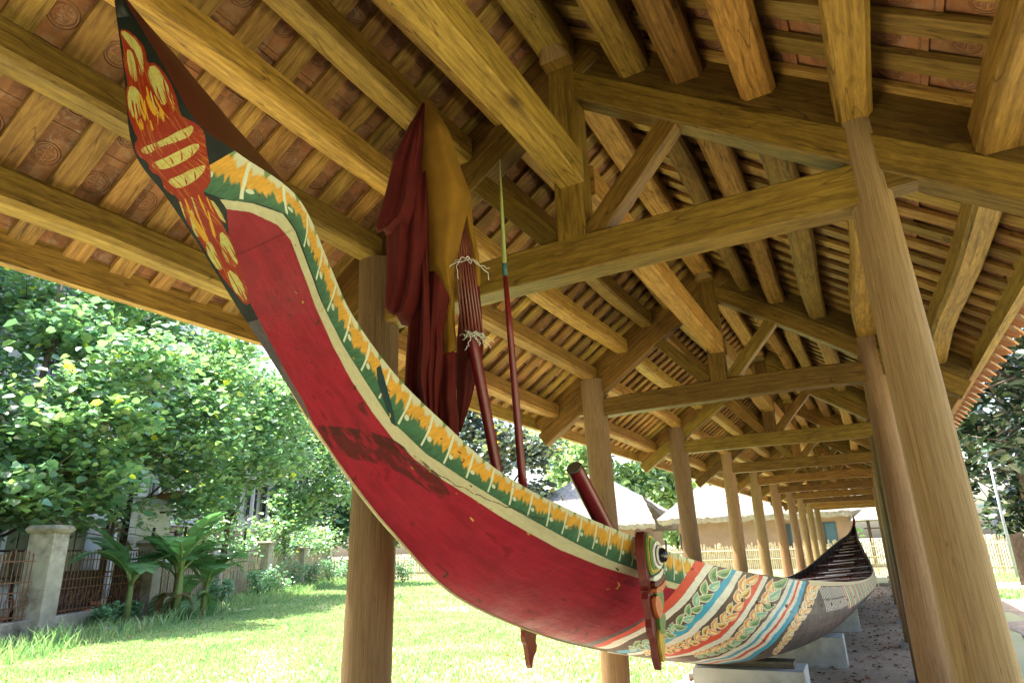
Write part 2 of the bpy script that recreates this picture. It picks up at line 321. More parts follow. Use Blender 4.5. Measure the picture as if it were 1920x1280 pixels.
PAINT=[("CREAM",[3455,444,3590,540,3725,632,3910,708,4095,796,4375,820,4560,812,4750,808,4980,800,5265,788,5595,780,5905,776,6155,764,6385,744,6570,736,6755,728,6940,716,7185,700,7430,680,7670,660,7880,676,8090,684,8300,692,8515,728,8725,752,8940,772,9140,784,9345,792,9550,792,9725,796,9900,796,10075,792,10240,784,10405,776,10575,768,10760,760,10915,760,11095,764,11300,764,11620,764,12055,772,11930,720,11765,716,11520,712,11345,712,11120,704,10930,696,10760,688,10590,688,10435,688,10280,684,10125,692,9960,696,9790,696,9620,692,9450,688,9275,684,9100,676,8905,660,8700,632,8490,600,8300,588,8110,576,7925,560,7695,568,7460,572,7285,584,7105,592,6930,600,6750,616,6570,636,6390,648,6160,676,5915,696,5610,708,5290,720,5005,732,4770,740,4460,748,4200,700,4030,628,3850,568,3630,420]),
("RED",[3630,420,3850,568,4030,628,4200,700,4460,748,4770,740,5005,732,5290,720,5610,708,5915,696,6160,676,6390,648,6570,636,6750,616,6930,600,7105,592,7285,584,7460,572,7695,568,7925,560,8110,576,8300,588,8490,600,8700,632,8905,660,9100,676,9275,684,9450,688,9620,692,9790,696,9960,696,10125,692,10280,684,10435,688,10590,688,10760,688,10930,696,11120,704,11345,712,11520,712,11765,716,11930,720,11845,556,11780,464,11745,368,11705,284,11685,196,11635,108,11645,20,11390,16,11170,8,11000,0,10780,4,10610,4,10445,8,10295,8,10145,4,10000,0,9845,4,9700,4,9555,0,9370,0,9190,0,9000,0,8835,0,8660,0,8475,0,8230,0,8000,0,7820,0,7640,0,7470,0,7315,12,7150,36,6980,60,6775,64,6565,72,6340,88,6095,104,5830,116,5515,132,5185,140,4890,152,4665,172,4445,196,4235,216,4030,272,3825,340]),
("STAIN",[7330,56,7375,124,7430,196,7495,276,7575,352,7660,420,7760,484,7875,540,8000,580,8145,596,8275,616,8400,632,8540,640,8700,636,8855,612,8990,576,9005,540,8915,504,8770,480,8575,460,8375,420,8180,352,8015,268,7885,160,7760,84,7630,36,7505,16,7375,20]),
("STAIN",[7375,124,7450,232,7535,328,7640,416,7745,488,7855,544,7975,576,8095,596,8130,580,8080,524,7990,476,7865,428,7750,360,7645,272,7560,188,7485,108,7425,68,7370,68]),
("STAIN",[7255,516,7245,564,7335,560,7510,500,7620,456,7670,420,7675,388,7645,360,7580,360,7485,388,7395,424,7305,468]),
("DKB",[6845,888,6815,944,7205,836,7495,752,7765,660,7675,648,7390,720,7040,808]),
("FR",[495,164,520,360,570,524,640,648,715,724,790,760,875,740,960,676,1015,708,1035,824,1110,900,1230,940,1345,956,1465,948,1590,920,1725,872,1815,864,1860,892,1915,924,1975,964,2060,984,2175,976,2300,940,2425,876,2570,808,2730,732,2860,672,2975,620,3065,572,3135,528,3185,468,3215,388,3305,344,3445,336,3565,332,3660,340,3705,320,3700,268,3700,204,3705,128,3655,76,3545,48,3400,52,3215,100,3060,104,2935,56,2815,56,2695,100,2590,108,2500,72,2410,68,2330,96,2240,92,2145,44,2060,24,1980,32,1930,56,1905,100,1865,116,1805,96,1720,76,1610,44,1490,16,1360,4,1270,20,1215,64,1120,72,985,40,870,40,775,76,705,96,650,92,590,84,520,64]),
("FR",[3120,200,3245,356,3450,380,3735,304,3940,276,4050,280,4220,268,4460,232,4730,204,5035,168,5215,132,5225,100,5140,76,4960,64,4785,48,4605,32,4325,24,3955,28,3690,32,3520,32,3340,52,3150,92]),
("FC",[520,152,530,292,575,432,640,556,710,632,785,668,870,644,980,576,1075,520,1145,472,1170,440,1140,416,1095,408,1030,420,955,436,875,452,790,420,705,324,625,232,550,136]),
("FC",[760,240,780,320,820,364,885,368,955,364,1035,348,1110,336,1185,320,1205,284,1165,220,1105,176,1020,156,915,156,805,184]),
("FC",[1230,164,1260,232,1320,292,1400,340,1485,356,1565,344,1610,316,1610,276,1620,232,1640,188,1635,148,1605,108,1555,76,1490,52,1425,40,1355,40,1295,60,1240,104]),
("FC",[1060,760,1090,820,1155,860,1245,876,1345,884,1455,888,1550,876,1640,848,1705,816,1740,776,1705,768,1600,780,1565,756,1595,696,1570,652,1495,628,1400,604,1285,584,1200,580,1145,596,1100,636,1065,696]),
("FC",[2050,112,2090,108,2125,128,2155,172,2160,224,2135,288,2140,424,2175,628,2175,764,2135,832,2090,884,2040,912,2010,900,2005,840,2010,716,2035,524,2040,352,2030,196]),
("FC",[2360,128,2435,136,2500,172,2545,232,2575,336,2585,488,2565,612,2515,708,2460,768,2400,792,2360,764,2340,692,2340,572,2350,412,2345,276,2330,172]),
("FC",[2790,144,2880,140,2950,168,2990,224,3005,308,2995,420,2965,504,2930,564,2895,600,2860,616,2830,592,2810,524,2790,436,2785,320,2770,236,2755,176]),
("FC",[3370,120,3375,148,3440,140,3565,108,3655,96,3715,100,3765,92,3805,64,3805,44,3755,28,3635,40,3455,84]),
("FC",[3935,72,3930,96,3975,108,4080,104,4200,104,4335,100,4425,84,4470,52,4415,28,4260,20,4120,24,4000,48]),
("FC",[3905,248,4025,260,4200,252,4435,228,4525,196,4475,156,4365,136,4195,148,4045,176,3915,220]),
("FC",[4520,128,4655,160,4825,168,5025,144,5150,124,5175,104,5095,88,4920,68,4735,72,4545,96]),
("FC",[3385,368,3430,380,3550,368,3740,340,3820,324,3785,312,3665,316,3460,348]),
("FY",[1335,296,1405,324,1490,344,1600,348,1670,332,1710,304,1670,288,1560,276,1455,272,1355,276]),
("FY",[1425,472,1520,512,1600,524,1665,512,1685,488,1650,460,1590,436,1500,416,1435,412,1395,436]),
("FY",[1645,632,1735,616,1790,596,1805,576,1765,568,1670,568,1620,584,1605,620]),
("FY",[1525,864,1615,840,1665,816,1685,792,1640,804,1530,852]),
("FY",[1660,244,1730,260,1775,252,1805,232,1785,212,1725,192,1680,196,1640,220]),
("FY",[1710,392,1805,396,1855,388,1860,364,1810,364,1715,380]),
("FY",[3420,132,3550,124,3695,116,3845,112,3930,100,3940,76,3875,64,3740,64,3590,80,3435,116]),
("FY",[3495,280,3665,236,3810,204,3920,176,3945,164,3870,164,3730,192,3515,264]),
("FY",[1320,460,1370,448,1415,448,1460,452,1510,460,1555,472,1600,488,1645,508,1695,528,1740,552,1765,560,1740,556,1690,540,1645,524,1600,512,1550,500,1505,492,1460,488,1410,488,1365,488,1320,488,1295,480,1295,468]),
("FC",[1385,520,1430,512,1475,508,1520,512,1565,516,1610,524,1655,540,1700,556,1745,572,1790,588,1815,596,1790,592,1745,580,1700,568,1655,556,1610,544,1565,540,1520,536,1475,536,1430,536,1385,540,1360,536,1365,528]),
("FY",[1460,568,1500,568,1535,576,1575,584,1615,596,1650,608,1690,624,1725,640,1765,656,1800,676,1820,684,1800,680,1760,668,1725,652,1685,640,1645,632,1610,620,1570,612,1530,604,1495,596,1455,588,1435,580,1440,572]),
("FR",[1285,848,1320,828,1360,812,1400,804,1435,796,1475,792,1515,792,1550,796,1590,796,1630,804,1650,804,1630,804,1590,808,1550,808,1515,812,1475,816,1435,824,1400,836,1360,848,1325,860,1285,868,1265,872,1265,860]),
("FR",[1405,884,1435,868,1465,852,1500,840,1530,832,1560,828,1590,824,1625,820,1655,820,1690,820,1705,820,1690,824,1655,828,1625,836,1595,840,1560,848,1530,856,1500,868,1470,880,1440,892,1405,904,1390,904,1390,896]),
("FY",[1460,356,1490,348,1520,340,1550,340,1585,340,1615,340,1645,348,1680,352,1710,360,1745,368,1760,372,1745,372,1710,368,1680,368,1650,368,1615,368,1585,368,1555,372,1525,376,1495,380,1460,380,1445,376,1445,364]),
("FR",[1465,188,1495,188,1525,188,1555,192,1585,196,1615,204,1645,212,1675,216,1710,228,1740,236,1755,240,1740,240,1710,236,1675,232,1645,228,1615,228,1585,224,1555,224,1525,220,1495,216,1465,212,1450,204,1450,196]),
("FR",[1410,116,1440,116,1470,116,1495,120,1525,124,1555,132,1585,140,1615,148,1645,156,1675,164,1695,172,1675,168,1645,164,1615,160,1585,156,1560,152,1530,152,1500,148,1470,144,1440,140,1410,136,1395,128,1395,120]),
("FY",[1595,144,1620,148,1645,152,1670,156,1695,164,1720,172,1745,180,1775,188,1800,200,1825,208,1840,212,1825,208,1800,204,1770,200,1745,196,1720,192,1695,184,1670,180,1645,176,1620,172,1595,164,1585,156,1585,148]),
("FY",[1590,548,1615,536,1640,528,1665,520,1690,512,1715,508,1740,500,1765,492,1790,484,1820,480,1835,476,1820,480,1795,492,1770,500,1745,512,1720,520,1690,532,1665,540,1640,548,1615,556,1590,560,1580,560,1575,556]),
("FR",[1355,664,1380,656,1410,652,1435,652,1465,656,1490,656,1520,664,1545,668,1575,676,1600,688,1615,692,1600,688,1575,684,1545,684,1520,680,1490,680,1465,680,1435,680,1405,680,1380,684,1350,684,1340,680,1340,672]),
("FR",[1440,284,1460,284,1485,284,1505,288,1530,292,1550,296,1570,304,1595,312,1615,320,1640,328,1650,332,1640,332,1615,328,1595,324,1570,316,1550,312,1530,312,1505,308,1485,308,1460,304,1440,300,1430,296,1430,288]),
("FR",[2255,332,2235,336,2215,340,2195,340,2175,340,2155,336,2140,332,2120,324,2105,316,2090,304,2085,300,2095,300,2110,308,2125,312,2145,316,2165,316,2180,320,2200,320,2220,316,2240,316,2265,316,2270,320,2270,324]),
("FR",[2255,460,2235,468,2215,476,2195,480,2175,484,2155,484,2140,480,2120,480,2105,476,2090,468,2080,464,2090,464,2105,468,2125,468,2140,468,2160,464,2180,460,2200,456,2215,452,2235,448,2255,444,2265,444,2265,452]),
("FR",[2250,584,2235,596,2215,604,2195,612,2175,620,2155,624,2135,624,2115,628,2095,624,2080,624,2070,620,2080,620,2095,616,2115,616,2135,612,2150,608,2170,600,2190,592,2210,584,2230,576,2250,568,2260,568,2260,576]),
("FR",[2235,716,2215,728,2200,740,2180,752,2160,760,2145,764,2125,768,2105,772,2085,776,2065,776,2060,776,2065,776,2085,768,2100,764,2120,760,2140,752,2155,744,2175,732,2190,724,2210,712,2230,704,2240,700,2240,708]),
("FR",[2520,368,2500,376,2485,380,2465,384,2445,388,2430,388,2410,388,2395,388,2380,384,2360,380,2355,376,2360,376,2380,376,2395,376,2415,372,2430,372,2450,368,2470,364,2485,360,2505,356,2525,352,2530,352,2530,360]),
("FR",[2545,476,2525,492,2510,504,2485,516,2465,528,2440,536,2420,540,2395,548,2370,552,2345,556,2335,556,2345,552,2370,544,2390,540,2415,528,2435,520,2455,512,2475,500,2495,488,2515,476,2540,464,2550,464,2550,468]),
("FR",[2565,608,2550,620,2535,636,2515,644,2495,656,2475,664,2455,672,2430,680,2405,688,2385,692,2370,696,2380,692,2405,680,2425,672,2445,664,2465,656,2485,644,2505,632,2520,620,2540,608,2560,596,2570,596,2575,596]),
("FR",[2985,300,2975,308,2960,312,2945,320,2930,324,2915,324,2895,328,2880,328,2865,328,2845,328,2835,328,2845,328,2860,324,2880,320,2895,316,2910,312,2925,304,2940,300,2955,296,2970,288,2985,284,2990,284,2995,292]),
("FR",[2985,412,2975,424,2960,436,2945,444,2930,452,2910,456,2895,464,2875,468,2855,472,2835,476,2825,476,2835,472,2850,468,2870,460,2885,452,2905,444,2920,436,2935,428,2950,420,2965,412,2980,404,2990,400,2995,404]),
("FY",[3195,156,3250,140,3310,124,3365,112,3425,104,3485,92,3545,88,3605,80,3665,76,3725,76,3755,72,3725,76,3665,84,3605,92,3545,100,3490,108,3430,120,3370,132,3315,144,3255,160,3195,172,3165,176,3165,168]),
("FC",[3220,228,3275,212,3330,196,3385,180,3440,168,3495,160,3550,152,3605,144,3660,136,3720,132,3745,132,3720,136,3665,140,3605,152,3550,160,3495,172,3440,184,3390,196,3335,212,3280,224,3225,240,3195,244,3195,240]),
("FY",[3255,296,3305,280,3360,264,3415,252,3465,244,3520,236,3575,228,3630,220,3685,216,3740,212,3765,212,3740,216,3685,220,3630,228,3575,236,3520,248,3470,260,3415,272,3360,284,3310,296,3255,308,3225,316,3225,308]),
("FY",[3330,356,3360,344,3390,336,3420,328,3450,320,3480,312,3510,308,3545,304,3575,300,3605,296,3620,296,3605,300,3575,304,3545,312,3515,316,3485,324,3450,332,3420,340,3390,348,3360,356,3330,364,3315,368,3315,364]),
("FC",[3185,92,3215,84,3245,76,3280,68,3310,60,3345,56,3375,48,3410,44,3440,40,3475,36,3490,32,3475,36,3445,44,3410,52,3380,60,3350,68,3315,76,3285,84,3255,92,3220,100,3185,108,3170,108,3170,100]),
("FY",[3405,176,3470,160,3530,148,3590,140,3650,128,3710,120,3775,112,3835,104,3900,96,3965,92,4000,88,3965,92,3900,100,3840,112,3775,120,3715,132,3655,140,3590,152,3530,164,3470,176,3410,184,3380,188,3380,184]),
("BROWN",[12175,1000,12460,1000,12740,1000,12995,1000,13240,1000,13490,1000,13750,1000,14010,996,14285,992,14585,988,14515,928,14165,820,13980,724,13870,620,13805,508,13840,376,13995,140,13870,76,13775,36,13655,12,13555,0,13240,4,13010,4,12715,12,12495,8,12225,4,11990,0,11870,8,11790,92,11805,172,11845,248,11830,400,11860,552,11950,732,12075,880]),
("SRED",[12165,1000,12050,880,11930,728,11845,564,11810,412,11780,280,11745,160,11805,28,11945,12,11855,128,11870,236,11910,368,11955,492,12050,660,12115,764,12215,864,12380,1000]),
("WHITE",[12385,1000,12215,864,12115,760,12055,660,11960,488,11915,364,11880,232,11860,124,11950,12,12070,20,11985,180,12005,312,12065,428,12090,520,12145,612,12285,804,12415,904,12565,1000]),
("BLUE",[12915,1000,12645,844,12520,744,12440,644,12360,452,12325,360,12325,260,12260,168,12250,68,12215,24,12380,4,12405,24,12385,116,12445,200,12445,304,12485,400,12490,504,12540,604,12625,720,12770,836,13015,1000]),
("WHITE",[13015,1000,12770,832,12625,720,12540,604,12490,504,12490,396,12445,304,12445,200,12395,112,12425,20,12595,0,12490,80,12550,164,12560,268,12610,364,12600,476,12650,584,12720,684,12840,784,12970,892,13120,996]),
("SRED",[13410,996,13145,824,13010,720,12930,616,12845,428,12780,332,12755,228,12695,156,12680,76,12835,60,12915,180,12910,304,12970,412,12975,516,13035,616,13120,724,13265,832,13500,992]),
("WHITE",[13500,992,13265,832,13120,724,13035,612,12980,512,12975,408,12910,304,12915,180,12850,56,12950,44,12965,108,13030,164,13020,288,13080,392,13065,508,13120,612,13195,720,13335,828,13590,988]),
("WHITE",[13995,992,13685,808,13515,708,13405,604,13340,496,13340,384,13305,292,13330,188,13285,108,13370,16,13425,24,13365,116,13415,196,13390,300,13420,392,13420,504,13490,612,13605,716,13770,812,14065,988]),
("BLUE",[14065,988,13770,812,13605,716,13490,612,13420,504,13420,392,13390,300,13415,196,13365,116,13425,24,13485,24,13415,120,13480,196,13445,304,13470,396,13470,512,13550,616,13660,716,13825,812,14115,988]),
("WHITE",[14115,988,13825,812,13660,716,13550,616,13470,512,13470,396,13445,304,13480,196,13415,120,13485,24,13555,24,13490,120,13555,196,13505,308,13535,400,13535,516,13615,620,13725,720,13890,816,14175,988]),
("SRED",[14175,988,13890,816,13725,720,13615,620,13535,516,13535,400,13505,308,13555,196,13490,120,13555,24,13645,16,13530,124,13605,196,13555,308,13580,400,13580,520,13660,624,13770,724,13935,816,14215,988]),
("WHITE",[14215,988,13935,816,13770,724,13660,624,13580,520,13580,400,13555,308,13605,196,13530,124,13645,16,13695,20,13615,120,13695,192,13625,312,13645,404,13650,524,13735,628,13840,724,14005,820,14275,988]),
("BLUE",[14275,988,14005,820,13840,724,13735,628,13650,524,13645,404,13625,312,13695,192,13615,120,13695,20,13745,28,13725,112,13815,180,13715,312,13725,408,13735,524,13820,632,14090,820,14350,988]),
("OUT",[12585,936,12620,956,12665,968,12710,976,12755,984,12800,992,12845,1000,12885,1000,12920,1000,12905,984,12875,960,12840,936,12800,920,12760,912,12710,912,12655,916,12585,936]),
("G",[12615,940,12650,956,12685,964,12720,972,12760,980,12800,984,12835,992,12870,1000,12905,1000,12885,980,12860,960,12830,940,12795,928,12760,920,12720,920,12675,924,12615,940]),
("G2",[12690,940,12715,948,12740,952,12760,956,12785,960,12810,964,12835,968,12855,976,12880,984,12860,968,12845,956,12820,944,12800,936,12775,932,12750,932,12720,932,12690,940]),
("OUT",[12620,840,12530,852,12485,872,12460,892,12455,912,12480,936,12520,964,12575,988,12645,1000,12640,992,12635,972,12630,948,12635,928,12635,904,12635,884,12635,860,12620,840]),
("G",[12610,852,12535,864,12500,880,12480,896,12480,916,12495,936,12525,956,12575,976,12635,1000,12625,980,12620,964,12615,944,12615,924,12615,908,12620,888,12620,872,12610,852]),
("G2",[12600,872,12565,880,12545,892,12530,900,12530,912,12540,928,12560,940,12585,952,12620,968,12610,956,12600,944,12595,932,12590,920,12590,904,12595,896,12600,884,12600,872]),
("OUT",[12450,792,12455,816,12480,832,12505,844,12540,856,12575,868,12610,876,12650,884,12690,892,12680,868,12670,844,12650,824,12630,808,12600,796,12565,788,12520,788,12450,792]),
("T",[12470,800,12480,820,12500,832,12525,844,12550,852,12580,860,12610,868,12640,876,12675,884,12665,864,12655,844,12640,828,12620,816,12595,804,12565,796,12525,796,12470,800]),
("T2",[12525,808,12535,816,12550,824,12565,832,12585,836,12600,844,12620,848,12640,856,12655,860,12645,848,12640,840,12625,828,12615,820,12600,816,12575,808,12555,808,12525,808]),
("OUT",[12430,728,12365,740,12335,756,12315,772,12310,792,12320,812,12345,832,12375,852,12415,872,12430,856,12445,840,12455,820,12460,804,12465,788,12465,768,12455,748,12430,728]),
("G",[12420,740,12370,748,12345,764,12330,776,12330,792,12335,808,12350,824,12380,844,12410,860,12420,848,12430,832,12440,816,12445,804,12450,788,12450,772,12445,756,12420,740]),
("G2",[12425,756,12400,764,12385,772,12375,780,12375,792,12380,800,12385,812,12400,824,12415,836,12415,824,12420,816,12420,804,12425,796,12425,784,12430,776,12430,764,12425,756]),
("OUT",[12305,692,12320,712,12350,728,12385,736,12420,744,12460,752,12500,760,12540,768,12580,776,12560,748,12540,724,12515,704,12490,688,12460,680,12420,676,12370,676,12305,692]),
("G",[12325,696,12345,712,12370,724,12400,732,12430,740,12460,748,12495,752,12525,760,12560,764,12545,744,12525,724,12505,708,12480,696,12455,688,12420,684,12380,684,12325,696]),
("G2",[12385,700,12400,708,12420,712,12440,716,12460,724,12480,728,12495,732,12515,740,12535,744,12525,732,12510,720,12495,712,12480,704,12460,700,12440,696,12415,696,12385,700]),
("OUT",[12375,616,12310,628,12275,640,12250,656,12235,676,12235,692,12240,712,12255,732,12285,756,12305,740,12325,724,12340,708,12360,692,12370,676,12380,656,12385,640,12375,616]),
("T",[12360,628,12310,636,12280,648,12260,660,12250,676,12245,692,12250,708,12265,728,12285,744,12300,732,12315,716,12330,704,12345,688,12355,676,12365,660,12370,644,12360,628]),
("T2",[12350,644,12325,648,12310,656,12295,668,12290,676,12285,688,12290,696,12295,708,12300,720,12310,708,12315,700,12320,692,12330,684,12340,672,12345,664,12350,652,12350,644]),
("OUT",[12280,580,12280,596,12290,612,12310,620,12330,632,12355,640,12380,648,12410,656,12435,664,12440,636,12445,616,12440,596,12430,584,12415,572,12385,568,12345,568,12280,580]),
("G",[12295,584,12295,600,12310,608,12325,616,12345,624,12365,632,12385,640,12405,648,12425,652,12430,632,12430,616,12430,600,12420,588,12405,580,12380,576,12345,576,12295,584]),
("G2",[12340,588,12345,596,12355,600,12365,604,12380,612,12390,616,12400,620,12410,628,12425,632,12425,620,12420,612,12420,600,12410,596,12400,588,12385,588,12365,584,12340,588]),
("OUT",[12340,528,12275,536,12235,548,12210,560,12195,572,12190,588,12190,604,12200,624,12225,640,12240,628,12260,616,12280,600,12295,588,12315,576,12330,560,12340,544,12340,528]),
("G",[12325,536,12275,544,12240,552,12220,564,12205,576,12200,588,12200,600,12210,616,12225,632,12240,620,12255,608,12270,600,12285,588,12300,576,12315,564,12320,552,12325,536]),
("G2",[12310,548,12285,552,12265,560,12250,568,12240,576,12235,584,12235,592,12240,600,12245,612,12250,604,12260,596,12265,588,12275,580,12285,572,12295,564,12305,556,12310,548]),
("OUT",[12245,496,12245,512,12260,520,12280,528,12305,532,12325,536,12345,544,12365,552,12390,556,12400,532,12405,512,12410,492,12400,480,12385,472,12355,472,12310,476,12245,496]),
("T",[12260,496,12265,508,12280,516,12295,520,12315,528,12330,532,12350,536,12365,544,12380,552,12395,528,12395,512,12400,496,12390,488,12375,480,12350,480,12315,484,12260,496]),
("T2",[12305,496,12315,500,12325,504,12340,508,12350,512,12360,516,12370,520,12380,524,12385,532,12390,520,12390,508,12390,500,12385,492,12370,492,12360,488,12335,492,12305,496]),
("OUT",[12320,412,12250,436,12210,456,12185,476,12175,492,12175,508,12185,524,12205,540,12235,556,12245,536,12255,520,12270,500,12285,484,12300,464,12315,444,12325,428,12320,412]),
("G",[12305,424,12250,444,12215,460,12195,476,12185,492,12185,504,12190,520,12210,532,12235,544,12240,528,12250,516,12260,500,12270,484,12285,468,12300,452,12310,436,12305,424]),
("G2",[12295,440,12265,452,12245,464,12230,476,12225,484,12220,496,12225,504,12235,512,12245,520,12245,512,12250,500,12255,492,12260,484,12270,472,12280,460,12285,452,12295,440]),
("OUT",[12195,428,12215,436,12240,440,12270,440,12300,440,12335,440,12365,440,12390,444,12415,448,12415,424,12415,404,12400,392,12380,384,12355,380,12310,388,12265,400,12195,428]),
("G",[12215,424,12235,432,12260,432,12280,436,12305,436,12335,436,12360,436,12380,440,12405,444,12405,424,12400,408,12390,396,12375,388,12345,388,12315,392,12270,404,12215,424]),
("G2",[12275,416,12285,420,12310,416,12325,416,12345,416,12355,420,12375,420,12385,424,12395,428,12395,416,12390,408,12385,400,12365,400,12355,396,12330,400,12305,408,12275,416]),
("OUT",[12335,348,12280,356,12235,368,12205,380,12185,392,12170,408,12170,420,12165,436,12175,452,12195,440,12220,428,12245,416,12265,404,12290,392,12315,376,12325,364,12335,348]),
("T",[12315,356,12270,364,12240,372,12210,384,12195,392,12185,404,12175,420,12175,432,12180,444,12195,436,12220,424,12240,412,12255,404,12280,392,12295,380,12310,368,12315,356]),
("T2",[12300,368,12275,372,12255,380,12240,384,12230,392,12220,400,12215,408,12210,416,12210,424,12220,416,12230,412,12240,404,12255,396,12270,388,12275,384,12290,376,12300,368]),
("OUT",[12230,336,12235,348,12260,348,12285,348,12310,348,12330,348,12360,344,12385,344,12410,344,12420,320,12415,308,12410,296,12400,288,12375,288,12340,296,12295,308,12230,336]),
("G",[12250,332,12255,340,12270,344,12295,344,12320,340,12340,340,12360,340,12380,340,12400,340,12405,324,12410,308,12400,300,12385,296,12365,296,12340,300,12300,312,12250,332]),
("G2",[12300,324,12305,328,12320,328,12340,324,12355,324,12365,324,12380,324,12385,328,12400,328,12400,320,12400,312,12390,308,12385,304,12370,304,12350,308,12325,316,12300,324]),
("OUT",[12295,264,12230,288,12190,308,12170,324,12160,340,12160,352,12175,360,12195,368,12225,372,12235,360,12250,344,12265,328,12275,316,12290,300,12305,284,12305,272,12295,264]),
("G",[12285,272,12225,296,12195,312,12180,324,12175,336,12170,348,12180,356,12200,360,12220,368,12230,356,12245,340,12255,328,12265,316,12275,304,12285,292,12290,280,12285,272]),
("G2",[12275,288,12245,300,12230,312,12220,320,12210,328,12210,336,12215,340,12225,344,12235,348,12235,344,12240,336,12245,328,12250,320,12255,312,12265,304,12270,296,12275,288]),
("OUT",[12235,248,12225,264,12235,272,12255,276,12270,280,12295,280,12320,280,12335,284,12360,284,12385,260,12390,244,12400,228,12395,220,12375,216,12345,220,12300,228,12235,248]),
("T",[12250,248,12245,260,12260,264,12270,268,12285,272,12305,272,12320,276,12340,276,12360,276,12370,260,12375,248,12380,236,12375,228,12365,224,12340,224,12305,232,12250,248]),
("T2",[12295,244,12300,248,12305,252,12320,252,12325,256,12340,256,12345,260,12350,264,12365,264,12365,256,12370,248,12370,240,12365,236,12355,236,12340,236,12325,236,12295,244]),
("OUT",[12330,196,12255,216,12210,232,12175,248,12155,260,12140,276,12140,288,12145,300,12155,312,12175,300,12200,284,12220,272,12250,256,12275,240,12295,228,12320,212,12330,196]),
("G",[12305,208,12255,220,12210,236,12185,248,12165,260,12155,272,12150,284,12155,292,12160,304,12180,292,12200,280,12220,268,12240,256,12260,244,12280,232,12295,220,12305,208]),
("G2",[12285,220,12250,232,12230,240,12215,248,12200,256,12190,264,12185,272,12190,276,12190,284,12200,276,12210,268,12215,264,12230,256,12240,248,12255,240,12275,228,12285,220]),
("OUT",[12240,184,12230,196,12235,204,12250,208,12270,208,12285,212,12305,212,12325,212,12345,212,12370,192,12390,172,12400,160,12405,148,12385,148,12360,148,12315,160,12240,184]),
("G",[12250,184,12250,192,12250,200,12270,200,12280,204,12295,204,12315,204,12325,208,12340,208,12360,192,12375,176,12385,164,12385,156,12370,156,12350,156,12315,164,12250,184]),
("G2",[12300,176,12295,184,12305,184,12320,184,12320,188,12335,188,12345,188,12350,192,12350,196,12365,184,12370,176,12370,172,12365,168,12365,164,12350,164,12330,168,12300,176]),
("OUT",[12255,148,12185,176,12150,196,12135,208,12135,216,12140,224,12155,228,12180,228,12220,224,12230,212,12235,204,12245,192,12255,180,12270,168,12280,156,12280,148,12255,148]),
("T",[12245,156,12195,176,12165,192,12150,204,12150,212,12150,220,12160,224,12185,224,12215,220,12220,212,12225,204,12240,192,12245,184,12255,172,12260,164,12265,156,12245,156]),
("T2",[12240,168,12215,180,12200,188,12190,196,12190,200,12190,204,12195,208,12210,208,12225,208,12225,204,12225,200,12230,192,12230,188,12240,180,12240,176,12240,172,12240,168]),
("OUT",[12160,152,12170,160,12190,160,12215,160,12245,156,12280,148,12315,144,12345,140,12380,132,12390,116,12390,104,12385,96,12370,92,12340,96,12290,108,12235,124,12160,152]),
("G",[12180,148,12185,156,12210,152,12230,152,12260,148,12285,144,12315,140,12340,136,12370,132,12370,120,12375,108,12375,100,12355,100,12325,104,12285,112,12245,124,12180,148]),
("G2",[12240,136,12250,136,12265,136,12285,132,12295,132,12320,128,12330,128,12350,124,12365,124,12360,120,12365,112,12350,112,12345,108,12325,112,12300,116,12275,124,12240,136]),
("OUT",[12300,80,12200,112,12150,132,12110,152,12095,164,12080,180,12090,188,12100,196,12130,200,12140,188,12160,172,12185,156,12200,144,12225,128,12255,112,12280,96,12300,80]),
("G",[12270,92,12195,116,12150,136,12115,152,12100,164,12100,172,12095,184,12110,188,12125,196,12140,184,12155,172,12170,160,12195,144,12210,132,12240,116,12260,104,12270,92]),
("G2",[12235,112,12200,124,12175,136,12150,148,12140,156,12140,160,12135,168,12140,172,12150,176,12150,172,12160,164,12170,156,12180,148,12190,140,12210,128,12225,120,12235,112]),
("OUT",[12135,108,12135,116,12155,116,12175,116,12205,112,12230,108,12260,104,12285,100,12305,100,12335,80,12355,64,12355,56,12345,52,12325,52,12275,64,12215,80,12135,108]),
("T",[12155,104,12160,108,12180,108,12195,108,12220,104,12245,100,12260,100,12285,96,12305,96,12325,80,12335,68,12340,60,12335,56,12310,60,12270,68,12225,80,12155,104]),
("T2",[12210,92,12220,92,12230,92,12250,88,12265,88,12275,88,12295,84,12295,88,12305,88,12315,80,12325,72,12325,68,12310,68,12300,68,12280,72,12250,80,12210,92]),
("OUT",[13110,908,13135,928,13170,944,13210,956,13250,968,13295,976,13340,988,13380,996,13420,1000,13400,976,13375,952,13345,932,13310,916,13270,904,13220,896,13170,896,13110,908]),
("O",[13135,912,13160,932,13190,944,13220,952,13260,964,13295,972,13330,980,13365,988,13405,996,13385,972,13360,952,13335,936,13300,920,13270,912,13230,904,13185,904,13135,912]),
("O2",[13195,916,13215,928,13235,932,13260,940,13280,944,13305,952,13325,956,13350,964,13370,972,13360,960,13340,948,13320,936,13300,928,13275,920,13255,916,13225,916,13195,916]),
("OUT",[13080,812,13025,832,13005,852,13000,872,13010,896,13030,916,13070,940,13115,960,13175,984,13170,964,13160,940,13155,920,13150,900,13145,880,13130,856,13115,836,13080,812]),
("O",[13080,828,13040,844,13020,860,13015,876,13025,896,13040,912,13075,932,13115,952,13160,972,13155,952,13150,936,13140,916,13135,900,13130,880,13120,864,13105,844,13080,828]),
("O2",[13090,848,13070,856,13060,868,13060,880,13065,892,13080,904,13095,916,13115,928,13145,940,13135,928,13125,916,13120,904,13115,892,13110,880,13105,872,13100,860,13090,848]),
("OUT",[12975,780,12995,800,13025,816,13055,828,13090,844,13125,856,13160,872,13195,884,13230,900,13225,872,13210,844,13195,824,13170,804,13140,788,13100,780,13045,776,12975,780]),
